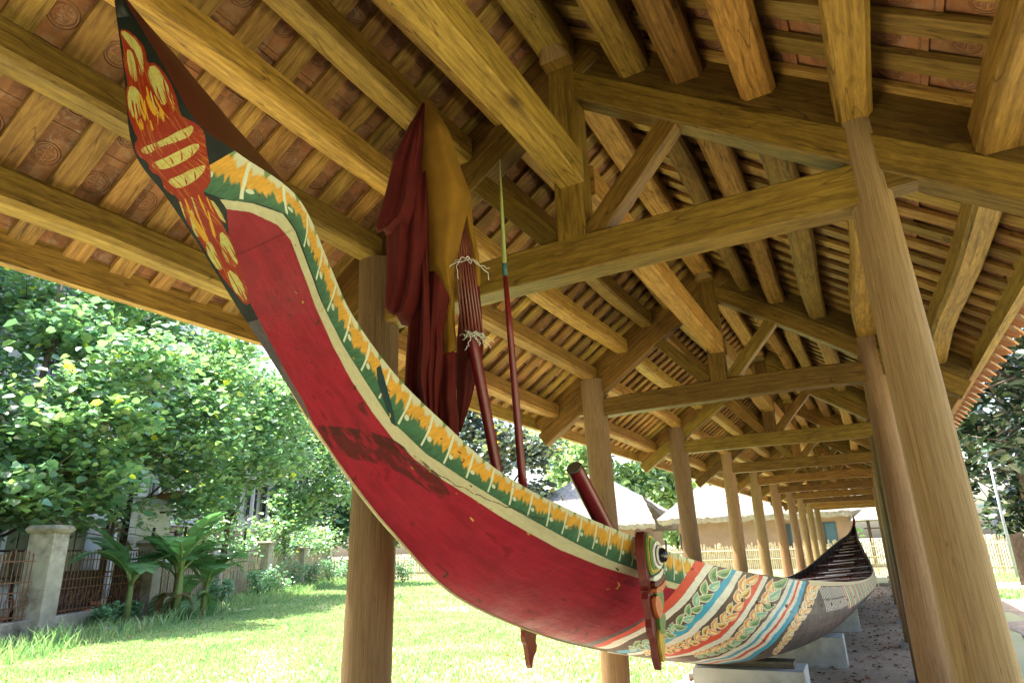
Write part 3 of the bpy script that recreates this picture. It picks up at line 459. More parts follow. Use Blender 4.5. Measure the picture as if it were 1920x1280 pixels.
("Y",[13000,788,13015,804,13040,816,13070,828,13100,840,13130,852,13160,864,13185,876,13215,888,13210,864,13200,844,13180,824,13160,808,13135,796,13100,788,13055,784,13000,788]),
("Y2",[13055,796,13070,804,13090,812,13110,820,13125,824,13145,836,13165,844,13180,852,13195,864,13190,848,13180,836,13170,824,13155,812,13135,804,13115,800,13090,796,13055,796]),
("OUT",[13025,724,12965,732,12930,744,12910,760,12900,776,12910,796,12930,816,12960,836,13005,860,13010,844,13015,828,13020,812,13030,796,13035,780,13040,764,13040,744,13025,724]),
("O",[13015,732,12965,740,12940,752,12920,764,12915,780,12925,796,12940,812,12965,832,13000,852,13000,836,13005,824,13010,808,13015,796,13020,780,13025,764,13025,752,13015,732]),
("O2",[13010,748,12985,752,12965,760,12960,768,12955,780,12960,788,12965,800,12980,812,12995,824,12995,812,12995,804,12995,796,12995,784,13000,776,13005,768,13010,756,13010,748]),
("OUT",[12915,672,12915,692,12925,708,12945,720,12970,732,12995,740,13020,748,13050,756,13080,764,13075,744,13070,724,13060,704,13050,688,13030,676,13005,668,12970,668,12915,672]),
("O",[12930,676,12930,692,12940,704,12955,716,12975,724,13000,736,13020,740,13045,748,13070,756,13065,736,13060,720,13050,708,13040,692,13025,684,13000,676,12970,672,12930,676]),
("O2",[12965,684,12970,692,12980,700,12995,708,13005,712,13020,720,13030,724,13045,732,13055,736,13050,724,13050,716,13040,708,13030,700,13020,692,13005,688,12990,684,12965,684]),
("OUT",[12890,624,12845,636,12820,652,12810,668,12810,680,12820,696,12835,712,12865,724,12900,740,12905,724,12910,708,12915,696,12920,680,12920,664,12920,652,12915,636,12890,624]),
("Y",[12885,632,12850,644,12830,656,12820,668,12820,680,12830,696,12845,708,12865,720,12895,732,12895,716,12900,704,12905,692,12910,680,12910,668,12910,656,12905,644,12885,632]),
("Y2",[12890,644,12870,652,12860,660,12855,668,12855,676,12860,684,12870,692,12880,700,12890,708,12890,700,12890,692,12895,684,12895,676,12895,668,12895,660,12895,652,12890,644]),
("OUT",[12820,580,12830,600,12850,612,12875,624,12900,632,12930,640,12960,648,12990,656,13020,664,13010,640,13000,616,12990,596,12970,584,12950,572,12920,568,12880,568,12820,580]),
("O",[12835,584,12845,600,12865,612,12885,620,12910,628,12930,636,12955,640,12980,648,13005,656,13000,636,12990,616,12980,600,12965,588,12945,580,12920,576,12885,576,12835,584]),
("O2",[12885,588,12895,596,12905,604,12920,608,12935,612,12950,616,12965,624,12980,628,12990,636,12985,624,12980,612,12970,604,12960,596,12945,592,12930,588,12910,588,12885,588]),
("OUT",[12875,524,12815,544,12780,560,12760,580,12755,596,12760,612,12775,628,12800,644,12835,660,12840,644,12840,628,12850,612,12860,592,12865,576,12875,560,12880,540,12875,524]),
("O",[12865,536,12815,552,12785,568,12770,580,12765,596,12770,608,12780,624,12800,636,12830,652,12830,636,12835,624,12840,608,12845,592,12855,580,12860,564,12865,548,12865,536]),
("O2",[12855,552,12830,564,12815,572,12805,580,12800,592,12800,600,12805,608,12815,620,12830,628,12830,620,12830,608,12830,600,12835,592,12840,580,12845,572,12850,560,12855,552]),
("OUT",[12735,516,12750,528,12770,536,12795,540,12825,544,12850,548,12870,556,12895,564,12915,572,12920,544,12920,520,12910,504,12900,492,12880,484,12845,484,12795,496,12735,516]),
("Y",[12755,516,12770,524,12785,532,12810,536,12830,540,12850,544,12870,548,12890,556,12905,564,12910,540,12910,520,12900,508,12890,496,12870,492,12845,492,12805,500,12755,516]),
("Y2",[12805,512,12815,516,12835,516,12845,520,12860,524,12870,528,12885,532,12895,536,12900,544,12900,532,12900,520,12895,512,12885,504,12875,500,12855,500,12835,504,12805,512]),
("OUT",[12830,444,12765,464,12725,484,12700,500,12685,516,12685,532,12690,552,12705,568,12730,584,12740,568,12755,548,12765,532,12780,516,12795,500,12815,480,12825,464,12830,444]),
("O",[12815,456,12765,472,12730,488,12710,500,12695,516,12695,532,12700,544,12710,560,12730,572,12740,560,12750,544,12760,532,12770,516,12785,500,12795,488,12810,472,12815,456]),
("O2",[12800,472,12770,484,12755,492,12740,504,12730,512,12730,520,12730,532,12735,540,12745,548,12745,540,12750,532,12755,520,12765,512,12770,504,12780,492,12790,484,12800,472]),
("OUT",[12675,464,12700,468,12720,472,12755,468,12785,468,12810,468,12840,464,12870,464,12895,468,12890,444,12880,428,12865,416,12845,412,12815,412,12780,420,12735,432,12675,464]),
("O",[12695,460,12715,464,12740,464,12765,464,12790,460,12815,460,12840,460,12860,460,12880,464,12880,444,12870,432,12860,420,12840,416,12815,416,12785,424,12745,436,12695,460]),
("O2",[12750,448,12765,448,12780,448,12795,448,12815,444,12830,444,12845,448,12860,448,12870,452,12865,440,12860,432,12850,428,12835,428,12820,428,12805,428,12780,436,12750,448]),
("OUT",[12775,380,12715,400,12680,416,12655,432,12640,448,12635,464,12645,476,12660,488,12680,500,12690,488,12705,472,12720,456,12740,440,12755,424,12770,408,12775,396,12775,380]),
("Y",[12760,392,12710,408,12685,420,12660,436,12650,448,12650,460,12650,472,12660,484,12680,492,12690,480,12700,468,12710,456,12730,440,12740,428,12750,416,12760,404,12760,392]),
("Y2",[12750,404,12720,416,12705,424,12690,436,12685,444,12680,452,12680,460,12690,464,12695,472,12700,464,12705,456,12710,448,12720,440,12725,432,12735,424,12740,416,12750,404]),
("OUT",[12690,360,12685,376,12695,388,12710,392,12730,396,12750,400,12770,404,12790,408,12815,408,12825,388,12835,368,12830,356,12830,344,12810,340,12785,340,12750,344,12690,360]),
("O",[12700,364,12700,376,12710,384,12725,388,12740,392,12755,396,12775,396,12790,400,12805,404,12820,384,12820,372,12820,360,12820,348,12805,344,12785,344,12755,348,12700,364]),
("O2",[12740,364,12745,368,12755,372,12765,372,12775,376,12780,380,12795,380,12805,384,12810,388,12810,380,12810,372,12810,364,12805,360,12800,356,12785,356,12770,356,12740,364]),
("OUT",[12800,304,12725,324,12675,344,12640,360,12620,376,12610,392,12610,408,12615,424,12640,436,12645,424,12660,408,12680,392,12700,376,12730,356,12755,340,12775,324,12800,304]),
("O",[12775,316,12715,332,12675,348,12645,364,12630,376,12615,392,12615,404,12625,416,12640,428,12650,416,12660,404,12675,388,12695,376,12715,360,12735,348,12755,332,12775,316]),
("O2",[12745,336,12715,344,12685,356,12670,364,12660,372,12650,384,12645,392,12650,400,12655,408,12660,400,12665,392,12680,380,12690,372,12700,364,12715,352,12730,344,12745,336]),
("OUT",[12670,308,12670,320,12680,328,12700,328,12715,332,12745,328,12765,328,12795,324,12820,320,12825,304,12830,288,12825,280,12815,272,12795,272,12765,276,12730,284,12670,308]),
("Y",[12680,308,12685,316,12700,320,12710,324,12730,324,12745,324,12765,324,12790,320,12810,320,12815,304,12820,292,12815,284,12805,280,12790,276,12765,280,12735,288,12680,308]),
("Y2",[12730,300,12735,304,12740,308,12750,308,12760,308,12775,308,12785,308,12800,308,12810,308,12810,300,12805,296,12800,292,12795,288,12785,288,12770,288,12755,292,12730,300]),
("OUT",[12760,252,12685,276,12640,292,12610,308,12590,324,12580,336,12585,348,12590,360,12615,368,12625,356,12640,344,12660,328,12685,312,12700,300,12725,284,12745,268,12760,252]),
("O",[12735,264,12680,280,12645,296,12620,308,12605,320,12595,332,12590,344,12600,352,12615,360,12625,352,12635,340,12655,328,12670,316,12695,300,12710,288,12725,276,12735,264]),
("O2",[12715,280,12680,292,12660,300,12645,308,12635,316,12630,324,12625,332,12630,336,12635,344,12640,336,12645,328,12655,320,12665,312,12680,304,12690,296,12700,288,12715,280]),
("OUT",[12635,260,12635,272,12645,276,12665,276,12690,272,12705,272,12730,268,12755,264,12780,260,12790,244,12795,232,12795,220,12785,216,12770,216,12735,224,12695,236,12635,260]),
("O",[12655,256,12655,264,12665,268,12680,268,12695,268,12710,268,12735,264,12755,260,12770,260,12785,244,12780,236,12780,228,12770,224,12755,224,12735,228,12705,236,12655,256]),
("O2",[12695,248,12700,252,12710,252,12720,252,12730,252,12740,252,12750,252,12760,252,12775,248,12775,244,12780,236,12775,232,12765,232,12755,232,12740,236,12720,240,12695,248]),
("OUT",[12695,200,12620,232,12580,252,12560,268,12555,280,12560,288,12570,296,12600,296,12635,296,12640,284,12645,272,12655,260,12665,248,12680,232,12690,220,12700,208,12695,200]),
("Y",[12675,212,12620,236,12590,252,12570,268,12560,280,12570,284,12585,288,12600,292,12630,292,12630,284,12640,272,12640,264,12650,252,12660,240,12670,228,12685,216,12675,212]),
("Y2",[12670,224,12635,240,12615,252,12605,260,12600,268,12600,272,12610,276,12625,276,12635,280,12635,272,12635,268,12630,264,12640,256,12645,248,12655,240,12660,232,12670,224]),
("OUT",[12640,196,12625,212,12635,216,12640,220,12660,220,12675,220,12690,220,12710,220,12725,220,12750,200,12770,184,12780,172,12780,164,12770,160,12745,164,12700,176,12640,196]),
("O",[12650,196,12640,208,12645,212,12660,212,12665,216,12680,216,12695,216,12710,216,12725,216,12745,200,12755,188,12765,176,12770,168,12755,168,12735,172,12700,180,12650,196]),
("O2",[12685,192,12690,196,12695,196,12705,196,12705,200,12715,200,12725,200,12735,200,12735,204,12745,196,12750,188,12750,184,12750,180,12750,176,12730,180,12715,184,12685,192]),
("OUT",[12700,144,12620,176,12570,200,12545,216,12535,228,12535,236,12545,244,12565,248,12600,248,12605,236,12615,224,12630,212,12650,196,12660,184,12685,168,12695,156,12700,144]),
("O",[12680,156,12620,180,12580,200,12560,212,12545,224,12545,232,12550,240,12575,240,12595,244,12605,232,12610,224,12620,212,12635,200,12650,188,12665,176,12680,164,12680,156]),
("O2",[12660,172,12625,188,12610,196,12590,208,12580,216,12580,220,12585,224,12590,228,12610,228,12605,224,12615,216,12615,212,12620,204,12630,196,12640,188,12650,180,12660,172]),
("OUT",[12560,176,12575,180,12595,180,12620,176,12645,172,12680,164,12715,156,12750,148,12785,140,12785,128,12790,116,12775,112,12755,112,12730,116,12685,128,12630,148,12560,176]),
("Y",[12580,172,12590,176,12615,172,12630,172,12660,164,12685,160,12715,152,12740,148,12770,140,12770,132,12765,124,12760,120,12740,120,12715,124,12685,132,12640,148,12580,172]),
("Y2",[12640,156,12650,156,12660,156,12680,152,12695,148,12715,144,12725,144,12745,140,12755,140,12760,132,12755,128,12745,128,12735,128,12715,132,12695,136,12670,144,12640,156]),
("OUT",[12645,128,12580,148,12540,164,12510,180,12500,188,12490,200,12500,204,12505,212,12520,216,12540,204,12560,192,12580,180,12600,168,12620,156,12640,144,12655,132,12645,128]),
("O",[12630,136,12580,152,12540,168,12525,176,12505,188,12500,196,12505,200,12510,208,12520,212,12540,200,12555,192,12575,180,12585,172,12605,160,12615,152,12635,140,12630,136]),
("O2",[12615,148,12590,156,12570,164,12555,172,12545,180,12540,184,12540,188,12540,192,12545,196,12550,192,12560,184,12565,180,12580,172,12590,164,12595,160,12610,152,12615,148]),
("OUT",[12535,128,12530,140,12550,140,12560,144,12590,140,12610,140,12640,136,12670,132,12695,128,12710,112,12730,96,12730,88,12720,84,12700,84,12660,92,12610,104,12535,128]),
("O",[12555,124,12555,132,12565,136,12580,136,12600,136,12625,132,12640,132,12665,128,12685,128,12705,112,12715,100,12715,92,12700,92,12685,92,12655,96,12610,108,12555,124]),
("O2",[12605,116,12605,120,12620,120,12630,120,12640,120,12650,120,12670,116,12675,120,12695,116,12690,112,12700,104,12700,100,12685,100,12675,100,12655,104,12635,108,12605,116]),
("OUT",[12600,96,12520,124,12480,140,12460,152,12445,164,12440,172,12460,172,12475,176,12500,176,12515,164,12525,156,12540,144,12560,132,12570,124,12590,112,12605,100,12600,96]),
("Y",[12580,104,12525,124,12490,140,12465,152,12455,160,12460,164,12460,172,12480,172,12500,172,12510,164,12515,156,12535,144,12545,136,12555,128,12575,116,12585,108,12580,104]),
("Y2",[12565,116,12535,128,12510,140,12505,144,12490,152,12490,156,12500,156,12500,160,12515,160,12515,156,12515,152,12530,144,12530,140,12535,136,12550,128,12565,120,12565,116]),
("OUT",[12465,116,12475,120,12495,120,12520,116,12550,112,12575,108,12605,104,12620,104,12650,100,12670,84,12690,68,12695,60,12685,56,12655,60,12605,72,12545,88,12465,116]),
("O",[12485,112,12490,116,12515,112,12540,108,12555,108,12580,104,12605,100,12625,100,12640,100,12660,84,12675,72,12680,64,12665,64,12635,68,12600,76,12555,88,12485,112]),
("O2",[12540,100,12550,100,12570,96,12590,92,12600,92,12620,88,12630,88,12640,88,12640,92,12650,84,12660,76,12660,72,12650,72,12630,76,12610,80,12580,88,12540,100]),
("OUT",[12545,68,12475,92,12435,112,12415,124,12400,136,12400,144,12410,148,12425,152,12450,152,12465,140,12480,128,12500,116,12525,100,12540,88,12550,80,12555,72,12545,68]),
("O",[12530,76,12475,96,12440,112,12420,124,12415,132,12410,140,12420,144,12430,148,12450,148,12465,136,12475,128,12490,116,12510,104,12520,96,12530,88,12535,80,12530,76]),
("O2",[12515,88,12485,100,12470,108,12460,116,12455,120,12445,128,12450,132,12460,132,12465,136,12475,128,12475,124,12485,116,12490,112,12500,104,12515,96,12515,92,12515,88]),
("OUT",[12455,84,12460,88,12475,88,12490,88,12515,84,12540,80,12560,76,12585,72,12600,72,12630,56,12650,44,12665,36,12665,32,12635,36,12595,44,12545,56,12455,84]),
("Y",[12475,80,12480,84,12490,84,12510,80,12525,80,12545,76,12570,72,12580,72,12600,68,12620,56,12635,48,12650,40,12650,36,12625,40,12585,48,12540,60,12475,80]),
("Y2",[12530,68,12535,68,12545,68,12565,64,12570,64,12580,64,12600,60,12605,60,12615,60,12615,56,12620,52,12625,48,12615,48,12610,48,12590,52,12560,60,12530,68]),
("OUT",[13565,920,13615,940,13670,952,13720,960,13775,968,13830,980,13885,988,13940,1000,13980,1000,13955,980,13910,948,13860,924,13810,908,13755,896,13695,892,13635,900,13565,920]),
("G",[13600,924,13640,936,13690,948,13735,956,13780,964,13830,972,13875,980,13920,992,13960,1000,13930,972,13890,948,13850,928,13805,912,13760,904,13710,904,13660,908,13600,924]),
("G2",[13680,924,13705,928,13735,932,13765,936,13800,944,13830,948,13860,956,13890,964,13920,976,13890,956,13870,944,13840,932,13810,924,13780,916,13750,916,13715,916,13680,924]),
("OUT",[13605,848,13535,860,13500,872,13485,888,13490,904,13515,924,13550,940,13605,960,13675,984,13670,968,13665,948,13665,932,13660,916,13660,900,13655,884,13640,868,13605,848]),
("O",[13600,856,13545,868,13515,880,13505,892,13510,904,13530,920,13560,936,13605,956,13660,972,13650,956,13650,944,13645,928,13645,916,13640,900,13635,888,13625,872,13600,856]),
("O2",[13605,872,13575,876,13560,884,13555,892,13560,904,13570,912,13590,924,13615,936,13640,944,13630,936,13625,928,13620,916,13615,908,13615,900,13610,888,13610,880,13605,872]),
("OUT",[13430,796,13460,820,13500,836,13545,852,13595,868,13645,880,13690,892,13745,908,13795,920,13765,888,13740,864,13705,840,13665,820,13620,804,13570,796,13510,792,13430,796]),
("T",[13460,804,13490,824,13520,836,13560,848,13600,860,13640,872,13685,884,13725,896,13765,908,13745,884,13720,860,13690,840,13655,824,13620,812,13575,804,13525,800,13460,804]),
("T2",[13530,812,13550,824,13575,832,13600,836,13625,844,13650,852,13680,864,13705,872,13725,880,13710,864,13695,852,13675,840,13650,828,13625,820,13600,816,13565,812,13530,812]),
("OUT",[13475,736,13410,756,13375,772,13360,792,13370,812,13395,832,13440,856,13495,876,13575,900,13550,880,13535,860,13525,840,13515,820,13510,800,13505,780,13495,756,13475,736]),
("O",[13470,748,13415,764,13390,780,13380,796,13385,812,13405,832,13440,848,13490,868,13550,888,13530,868,13515,852,13505,836,13495,816,13495,800,13490,784,13485,768,13470,748]),
("O2",[13470,768,13440,776,13430,788,13425,800,13425,808,13440,820,13460,832,13485,844,13520,856,13505,844,13495,836,13485,824,13475,812,13475,800,13470,788,13475,780,13470,768]),
("OUT",[13350,752,13380,768,13415,776,13450,780,13485,780,13520,780,13555,780,13585,780,13620,780,13580,756,13550,740,13515,724,13480,716,13445,712,13415,716,13380,728,13350,752]),
("G",[13370,752,13395,764,13425,768,13455,772,13485,776,13515,776,13540,776,13570,776,13600,776,13565,756,13535,740,13510,732,13480,724,13450,720,13425,724,13395,732,13370,752]),
("G2",[13415,744,13435,752,13455,752,13475,752,13495,756,13510,756,13530,756,13550,760,13565,760,13550,752,13530,744,13510,736,13490,732,13475,732,13455,732,13435,736,13415,744]),
("OUT",[13350,652,13290,676,13260,700,13250,720,13260,740,13285,760,13325,780,13380,800,13445,816,13425,796,13405,776,13390,756,13385,736,13380,716,13375,696,13370,672,13350,652]),
("O",[13345,668,13295,684,13275,704,13265,724,13275,740,13295,756,13325,772,13370,788,13425,804,13405,788,13390,772,13375,752,13370,736,13365,720,13360,700,13360,684,13345,668]),
("O2",[13345,688,13325,700,13310,712,13310,724,13310,736,13325,744,13340,756,13365,768,13395,776,13380,768,13370,756,13360,744,13355,732,13350,720,13350,708,13350,700,13345,688]),
("OUT",[13245,664,13265,680,13290,688,13320,692,13350,700,13380,700,13410,704,13445,708,13475,712,13455,688,13435,668,13410,652,13390,640,13360,632,13330,632,13290,640,13245,664]),
("T",[13260,664,13280,676,13305,684,13330,688,13355,692,13380,696,13405,700,13430,700,13460,704,13440,684,13425,668,13405,656,13385,644,13360,640,13330,640,13300,648,13260,664]),
("T2",[13310,660,13325,664,13340,668,13355,672,13370,676,13390,676,13405,680,13420,684,13435,688,13425,676,13415,668,13400,660,13385,656,13370,652,13350,652,13330,652,13310,660]),
("OUT",[13305,608,13245,616,13210,624,13185,636,13175,648,13180,664,13190,680,13215,700,13255,720,13260,708,13265,692,13275,680,13285,668,13295,652,13305,640,13310,624,13305,608]),
("O",[13295,616,13245,620,13215,628,13195,640,13185,652,13190,664,13200,680,13220,696,13250,712,13250,700,13255,688,13265,676,13270,664,13280,652,13290,644,13295,632,13295,616]),
("O2",[13280,628,13255,632,13240,636,13230,644,13225,652,13220,660,13225,668,13235,676,13250,688,13250,680,13250,672,13255,664,13260,656,13265,648,13270,640,13280,636,13280,628]),
("OUT",[13170,568,13185,584,13205,596,13230,604,13255,616,13285,624,13310,636,13335,648,13355,660,13360,632,13355,608,13350,584,13340,568,13315,556,13285,552,13240,552,13170,568]),
("G",[13190,572,13200,584,13220,592,13245,600,13265,612,13285,620,13305,628,13325,640,13345,652,13345,628,13345,604,13340,588,13330,572,13310,564,13280,560,13245,560,13190,572]),
("G2",[13240,576,13250,580,13265,584,13280,592,13295,596,13305,604,13320,608,13330,616,13335,628,13340,612,13335,600,13330,588,13320,580,13310,572,13290,572,13270,572,13240,576]),
("OUT",[13235,516,13180,532,13145,552,13130,568,13125,584,13130,600,13140,612,13165,628,13195,644,13200,628,13210,612,13220,596,13225,580,13235,564,13240,548,13245,532,13235,516]),
("O",[13220,528,13180,540,13155,556,13140,568,13135,584,13140,596,13150,608,13165,620,13190,636,13195,620,13200,608,13210,596,13215,580,13220,568,13225,556,13230,540,13220,528]),
("O2",[13215,544,13195,552,13180,560,13175,568,13170,576,13170,588,13175,596,13185,604,13195,612,13195,604,13195,596,13200,588,13205,576,13210,568,13210,560,13215,552,13215,544]),
("OUT",[13160,496,13165,516,13180,528,13200,536,13220,544,13245,552,13275,556,13300,560,13330,564,13330,540,13325,520,13315,504,13300,492,13280,484,13255,480,13215,484,13160,496]),
("T",[13175,500,13180,516,13195,524,13210,532,13230,540,13250,544,13275,548,13295,552,13320,556,13315,540,13310,524,13305,508,13295,496,13275,492,13250,488,13220,488,13175,500]),
("T2",[13215,504,13225,508,13235,516,13245,520,13260,524,13270,528,13285,532,13295,536,13310,540,13305,528,13300,520,13295,512,13285,504,13275,500,13260,500,13240,500,13215,504]),
("OUT",[13245,452,13190,464,13150,476,13125,492,13110,504,13105,520,13110,536,13125,552,13145,568,13155,552,13170,540,13185,524,13200,512,13215,496,13230,484,13245,468,13245,452]),
("O",[13230,460,13185,472,13150,484,13135,492,13120,504,13115,520,13120,532,13130,544,13150,556,13155,544,13165,532,13175,524,13190,512,13200,500,13215,488,13225,476,13230,460]),
("O2",[13215,472,13190,480,13170,488,13160,496,13150,504,13145,512,13150,520,13150,528,13160,536,13165,528,13170,520,13175,512,13180,504,13190,496,13200,488,13210,480,13215,472]),
("OUT",[13150,456,13160,464,13175,472,13200,472,13220,476,13240,476,13265,476,13285,480,13305,484,13310,460,13310,440,13305,428,13300,416,13275,416,13245,420,13205,432,13150,456]),
("G",[13165,452,13175,460,13190,464,13205,468,13225,468,13245,468,13265,472,13280,472,13300,476,13300,460,13300,444,13295,432,13285,424,13270,420,13245,424,13210,436,13165,452]),
("G2",[13210,448,13220,448,13230,452,13245,452,13255,452,13270,452,13275,456,13285,460,13295,464,13295,452,13295,444,13290,436,13285,432,13270,432,13255,432,13235,436,13210,448]),
("OUT",[13275,376,13205,396,13165,412,13135,428,13115,448,13110,464,13110,480,13125,496,13145,512,13155,496,13165,480,13185,464,13205,444,13225,428,13245,412,13265,392,13275,376]),
("O",[13255,388,13200,404,13165,416,13140,432,13125,448,13120,460,13120,476,13130,488,13145,504,13155,488,13165,472,13180,460,13195,444,13210,432,13230,416,13250,400,13255,388]),
("O2",[13235,404,13205,412,13180,424,13170,432,13155,444,13150,452,13150,460,13155,468,13160,480,13165,468,13170,460,13175,452,13185,444,13200,432,13210,424,13225,412,13235,404]),
("OUT",[13165,364,13160,380,13165,392,13180,400,13195,404,13215,408,13235,412,13255,416,13280,416,13290,396,13300,376,13300,364,13295,352,13285,344,13260,344,13225,348,13165,364]),
("T",[13180,364,13175,380,13180,388,13190,396,13205,400,13220,404,13240,404,13255,408,13275,412,13285,392,13285,380,13290,368,13285,356,13275,352,13250,352,13225,352,13180,364]),
("T2",[13220,364,13220,372,13225,376,13230,380,13240,384,13250,388,13260,388,13270,392,13275,396,13275,388,13285,376,13280,372,13275,364,13270,360,13255,360,13240,360,13220,364]),
("OUT",[13200,336,13140,360,13105,380,13090,392,13080,404,13080,416,13095,424,13110,432,13135,436,13145,424,13160,408,13170,396,13180,384,13190,372,13200,356,13200,348,13200,336]),
("O",[13180,348,13140,364,13115,380,13100,392,13090,404,13090,412,13100,420,13115,424,13135,428,13140,420,13150,408,13160,396,13170,384,13175,376,13185,364,13195,352,13180,348]),
("O2",[13175,360,13150,372,13140,380,13130,388,13125,396,13125,400,13130,404,13135,408,13145,412,13145,408,13150,400,13155,392,13160,388,13165,380,13170,372,13180,364,13175,360]),
("OUT",[13095,360,13115,364,13135,364,13165,360,13190,356,13220,352,13255,344,13285,340,13305,340,13310,320,13300,308,13285,300,13265,300,13235,304,13200,312,13150,332,13095,360]),
("G",[13110,356,13130,360,13155,356,13175,352,13200,348,13225,344,13245,344,13270,340,13295,336,13290,324,13285,312,13270,308,13260,304,13230,308,13200,316,13160,332,13110,356]),
("G2",[13170,340,13180,340,13195,340,13210,336,13230,332,13245,332,13260,328,13275,328,13290,328,13280,324,13275,316,13265,316,13250,316,13235,316,13220,320,13195,328,13170,340]),
("OUT",[13175,292,13120,316,13090,332,13070,348,13060,360,13065,368,13080,372,13100,376,13125,376,13135,364,13145,352,13160,340,13170,328,13180,316,13180,308,13190,296,13175,292]),
("O",[13165,300,13120,320,13090,336,13080,348,13075,356,13075,364,13085,368,13100,372,13125,372,13130,364,13140,352,13145,344,13155,332,13160,324,13170,312,13175,304,13165,300]),
("O2",[13160,312,13135,324,13120,332,13115,340,13110,344,13115,348,13115,352,13125,356,13130,360,13135,352,13135,348,13145,340,13145,336,13150,328,13155,324,13160,316,13160,312]),
("OUT",[13120,300,13130,308,13145,308,13160,308,13185,304,13205,300,13230,296,13250,292,13275,288,13280,272,13285,260,13280,252,13270,248,13245,252,13215,260,13180,272,13120,300]),
("T",[13140,296,13140,304,13155,304,13175,300,13190,300,13210,296,13230,292,13250,288,13265,288,13275,272,13275,264,13270,256,13255,256,13240,256,13215,264,13180,276,13140,296]),
("T2",[13185,284,13185,288,13195,288,13210,284,13220,284,13235,280,13245,280,13255,280,13265,280,13265,272,13265,268,13260,264,13250,264,13240,264,13225,268,13205,276,13185,284]),
("OUT",[13155,252,13100,280,13075,296,13065,308,13055,320,13065,324,13085,324,13110,324,13140,320,13145,312,13155,300,13165,288,13165,280,13175,268,13175,260,13175,252,13155,252]),
("O",[13150,260,13110,280,13085,296,13070,308,13070,316,13075,320,13090,320,13110,320,13140,316,13140,308,13145,300,13150,292,13155,284,13160,276,13160,268,13165,260,13150,260]),
("O2",[13150,268,13130,280,13120,288,13110,296,13110,300,13110,304,13115,308,13125,308,13140,308,13140,304,13140,300,13145,292,13145,288,13145,284,13145,280,13150,272,13150,268]),
("OUT",[13105,248,13105,260,13115,264,13135,264,13160,260,13175,260,13195,260,13220,256,13240,256,13255,236,13270,220,13275,208,13265,204,13245,204,13220,208,13170,224,13105,248]),
("G",[13125,244,13120,256,13135,256,13150,256,13165,256,13180,256,13205,252,13220,252,13235,252,13250,236,13255,224,13255,216,13250,212,13240,208,13210,216,13170,228,13125,244]),
("G2",[13160,240,13170,240,13180,240,13190,240,13200,240,13210,240,13220,240,13230,240,13235,244,13245,232,13245,228,13240,224,13240,220,13230,220,13210,224,13195,228,13160,240]),
("OUT",[13180,204,13110,232,13070,252,13045,268,13030,280,13030,288,13035,296,13055,300,13075,304,13085,292,13100,280,13120,264,13135,252,13150,240,13160,228,13175,216,13180,204]),
("O",[13160,216,13110,236,13075,252,13050,268,13045,276,13040,284,13045,292,13055,296,13080,296,13085,288,13100,276,13105,268,13120,256,13135,244,13150,232,13155,224,13160,216]),
("O2",[13145,228,13120,240,13095,252,13085,260,13075,268,13075,272,13080,276,13080,280,13090,284,13095,276,13095,272,13105,264,13115,256,13115,252,13130,244,13140,236,13145,228]),
("OUT",[13080,224,13080,236,13095,236,13115,232,13140,228,13160,224,13190,216,13220,208,13250,200,13255,188,13250,180,13250,172,13235,172,13210,176,13180,184,13135,200,13080,224]),
("T",[13090,224,13100,228,13110,228,13125,228,13145,224,13165,220,13190,212,13210,208,13240,200,13240,192,13240,184,13235,180,13220,180,13205,180,13180,188,13145,200,13090,224]),
("T2",[13135,212,13145,212,13155,212,13170,208,13180,208,13195,204,13210,200,13220,200,13235,196,13235,192,13230,188,13220,188,13210,188,13195,192,13180,196,13165,200,13135,212]),
("OUT",[13150,180,13090,200,13050,220,13030,232,13015,244,13005,256,13005,264,13015,268,13020,276,13040,264,13060,252,13085,236,13105,224,13120,212,13135,200,13150,188,13150,180]),
("O",[13135,188,13090,204,13055,220,13035,232,13020,244,13015,252,13010,260,13020,264,13030,268,13040,260,13060,248,13080,236,13090,228,13110,216,13125,204,13135,196,13135,188]),
("O2",[13120,200,13090,212,13075,220,13065,228,13060,232,13050,240,13050,244,13050,248,13045,256,13055,248,13070,240,13080,232,13085,228,13095,220,13110,212,13110,208,13120,200]),
("OUT",[13085,184,13075,196,13080,200,13095,200,13115,196,13125,196,13150,192,13170,188,13190,184,13210,168,13220,156,13225,148,13230,140,13215,140,13185,148,13145,160,13085,184]),
("G",[13090,184,13090,192,13100,192,13110,192,13120,192,13140,188,13150,188,13170,184,13180,184,13195,172,13210,160,13215,152,13210,148,13200,148,13180,152,13145,164,13090,184]),
("G2",[13130,176,13135,176,13145,176,13150,176,13160,176,13165,176,13175,176,13180,176,13190,176,13195,168,13200,164,13200,160,13200,156,13195,156,13175,160,13160,164,13130,176]),
("OUT",[13105,156,13040,184,13005,204,12990,216,12985,224,12990,228,13005,228,13025,228,13055,224,13070,212,13075,204,13090,192,13095,184,13110,172,13115,164,13120,156,13105,156]),
("O",[13090,164,13040,188,13020,200,13000,212,12995,220,13000,224,13015,224,13030,224,13055,220,13060,212,13070,204,13075,196,13085,188,13090,180,13100,172,13105,164,13090,164]),
("O2",[13090,172,13065,184,13045,196,13040,200,13040,204,13040,208,13040,212,13050,212,13060,212,13060,208,13070,200,13070,196,13075,192,13075,188,13085,180,13090,176,13090,172]),
("OUT",[13020,180,13035,180,13060,176,13080,172,13110,164,13135,160,13155,156,13180,152,13205,148,13220,132,13225,120,13230,112,13210,112,13185,116,13145,128,13090,148,13020,180]),
("T",[13045,172,13055,172,13070,172,13095,164,13115,160,13140,156,13160,152,13180,148,13200,144,13210,132,13215,124,13215,116,13205,116,13180,120,13145,132,13100,148,13045,172]),
("T2",[13095,156,13105,156,13120,152,13135,148,13155,144,13170,140,13180,140,13185,140,13195,140,13205,132,13205,128,13200,124,13195,124,13175,128,13150,136,13125,144,13095,156]),
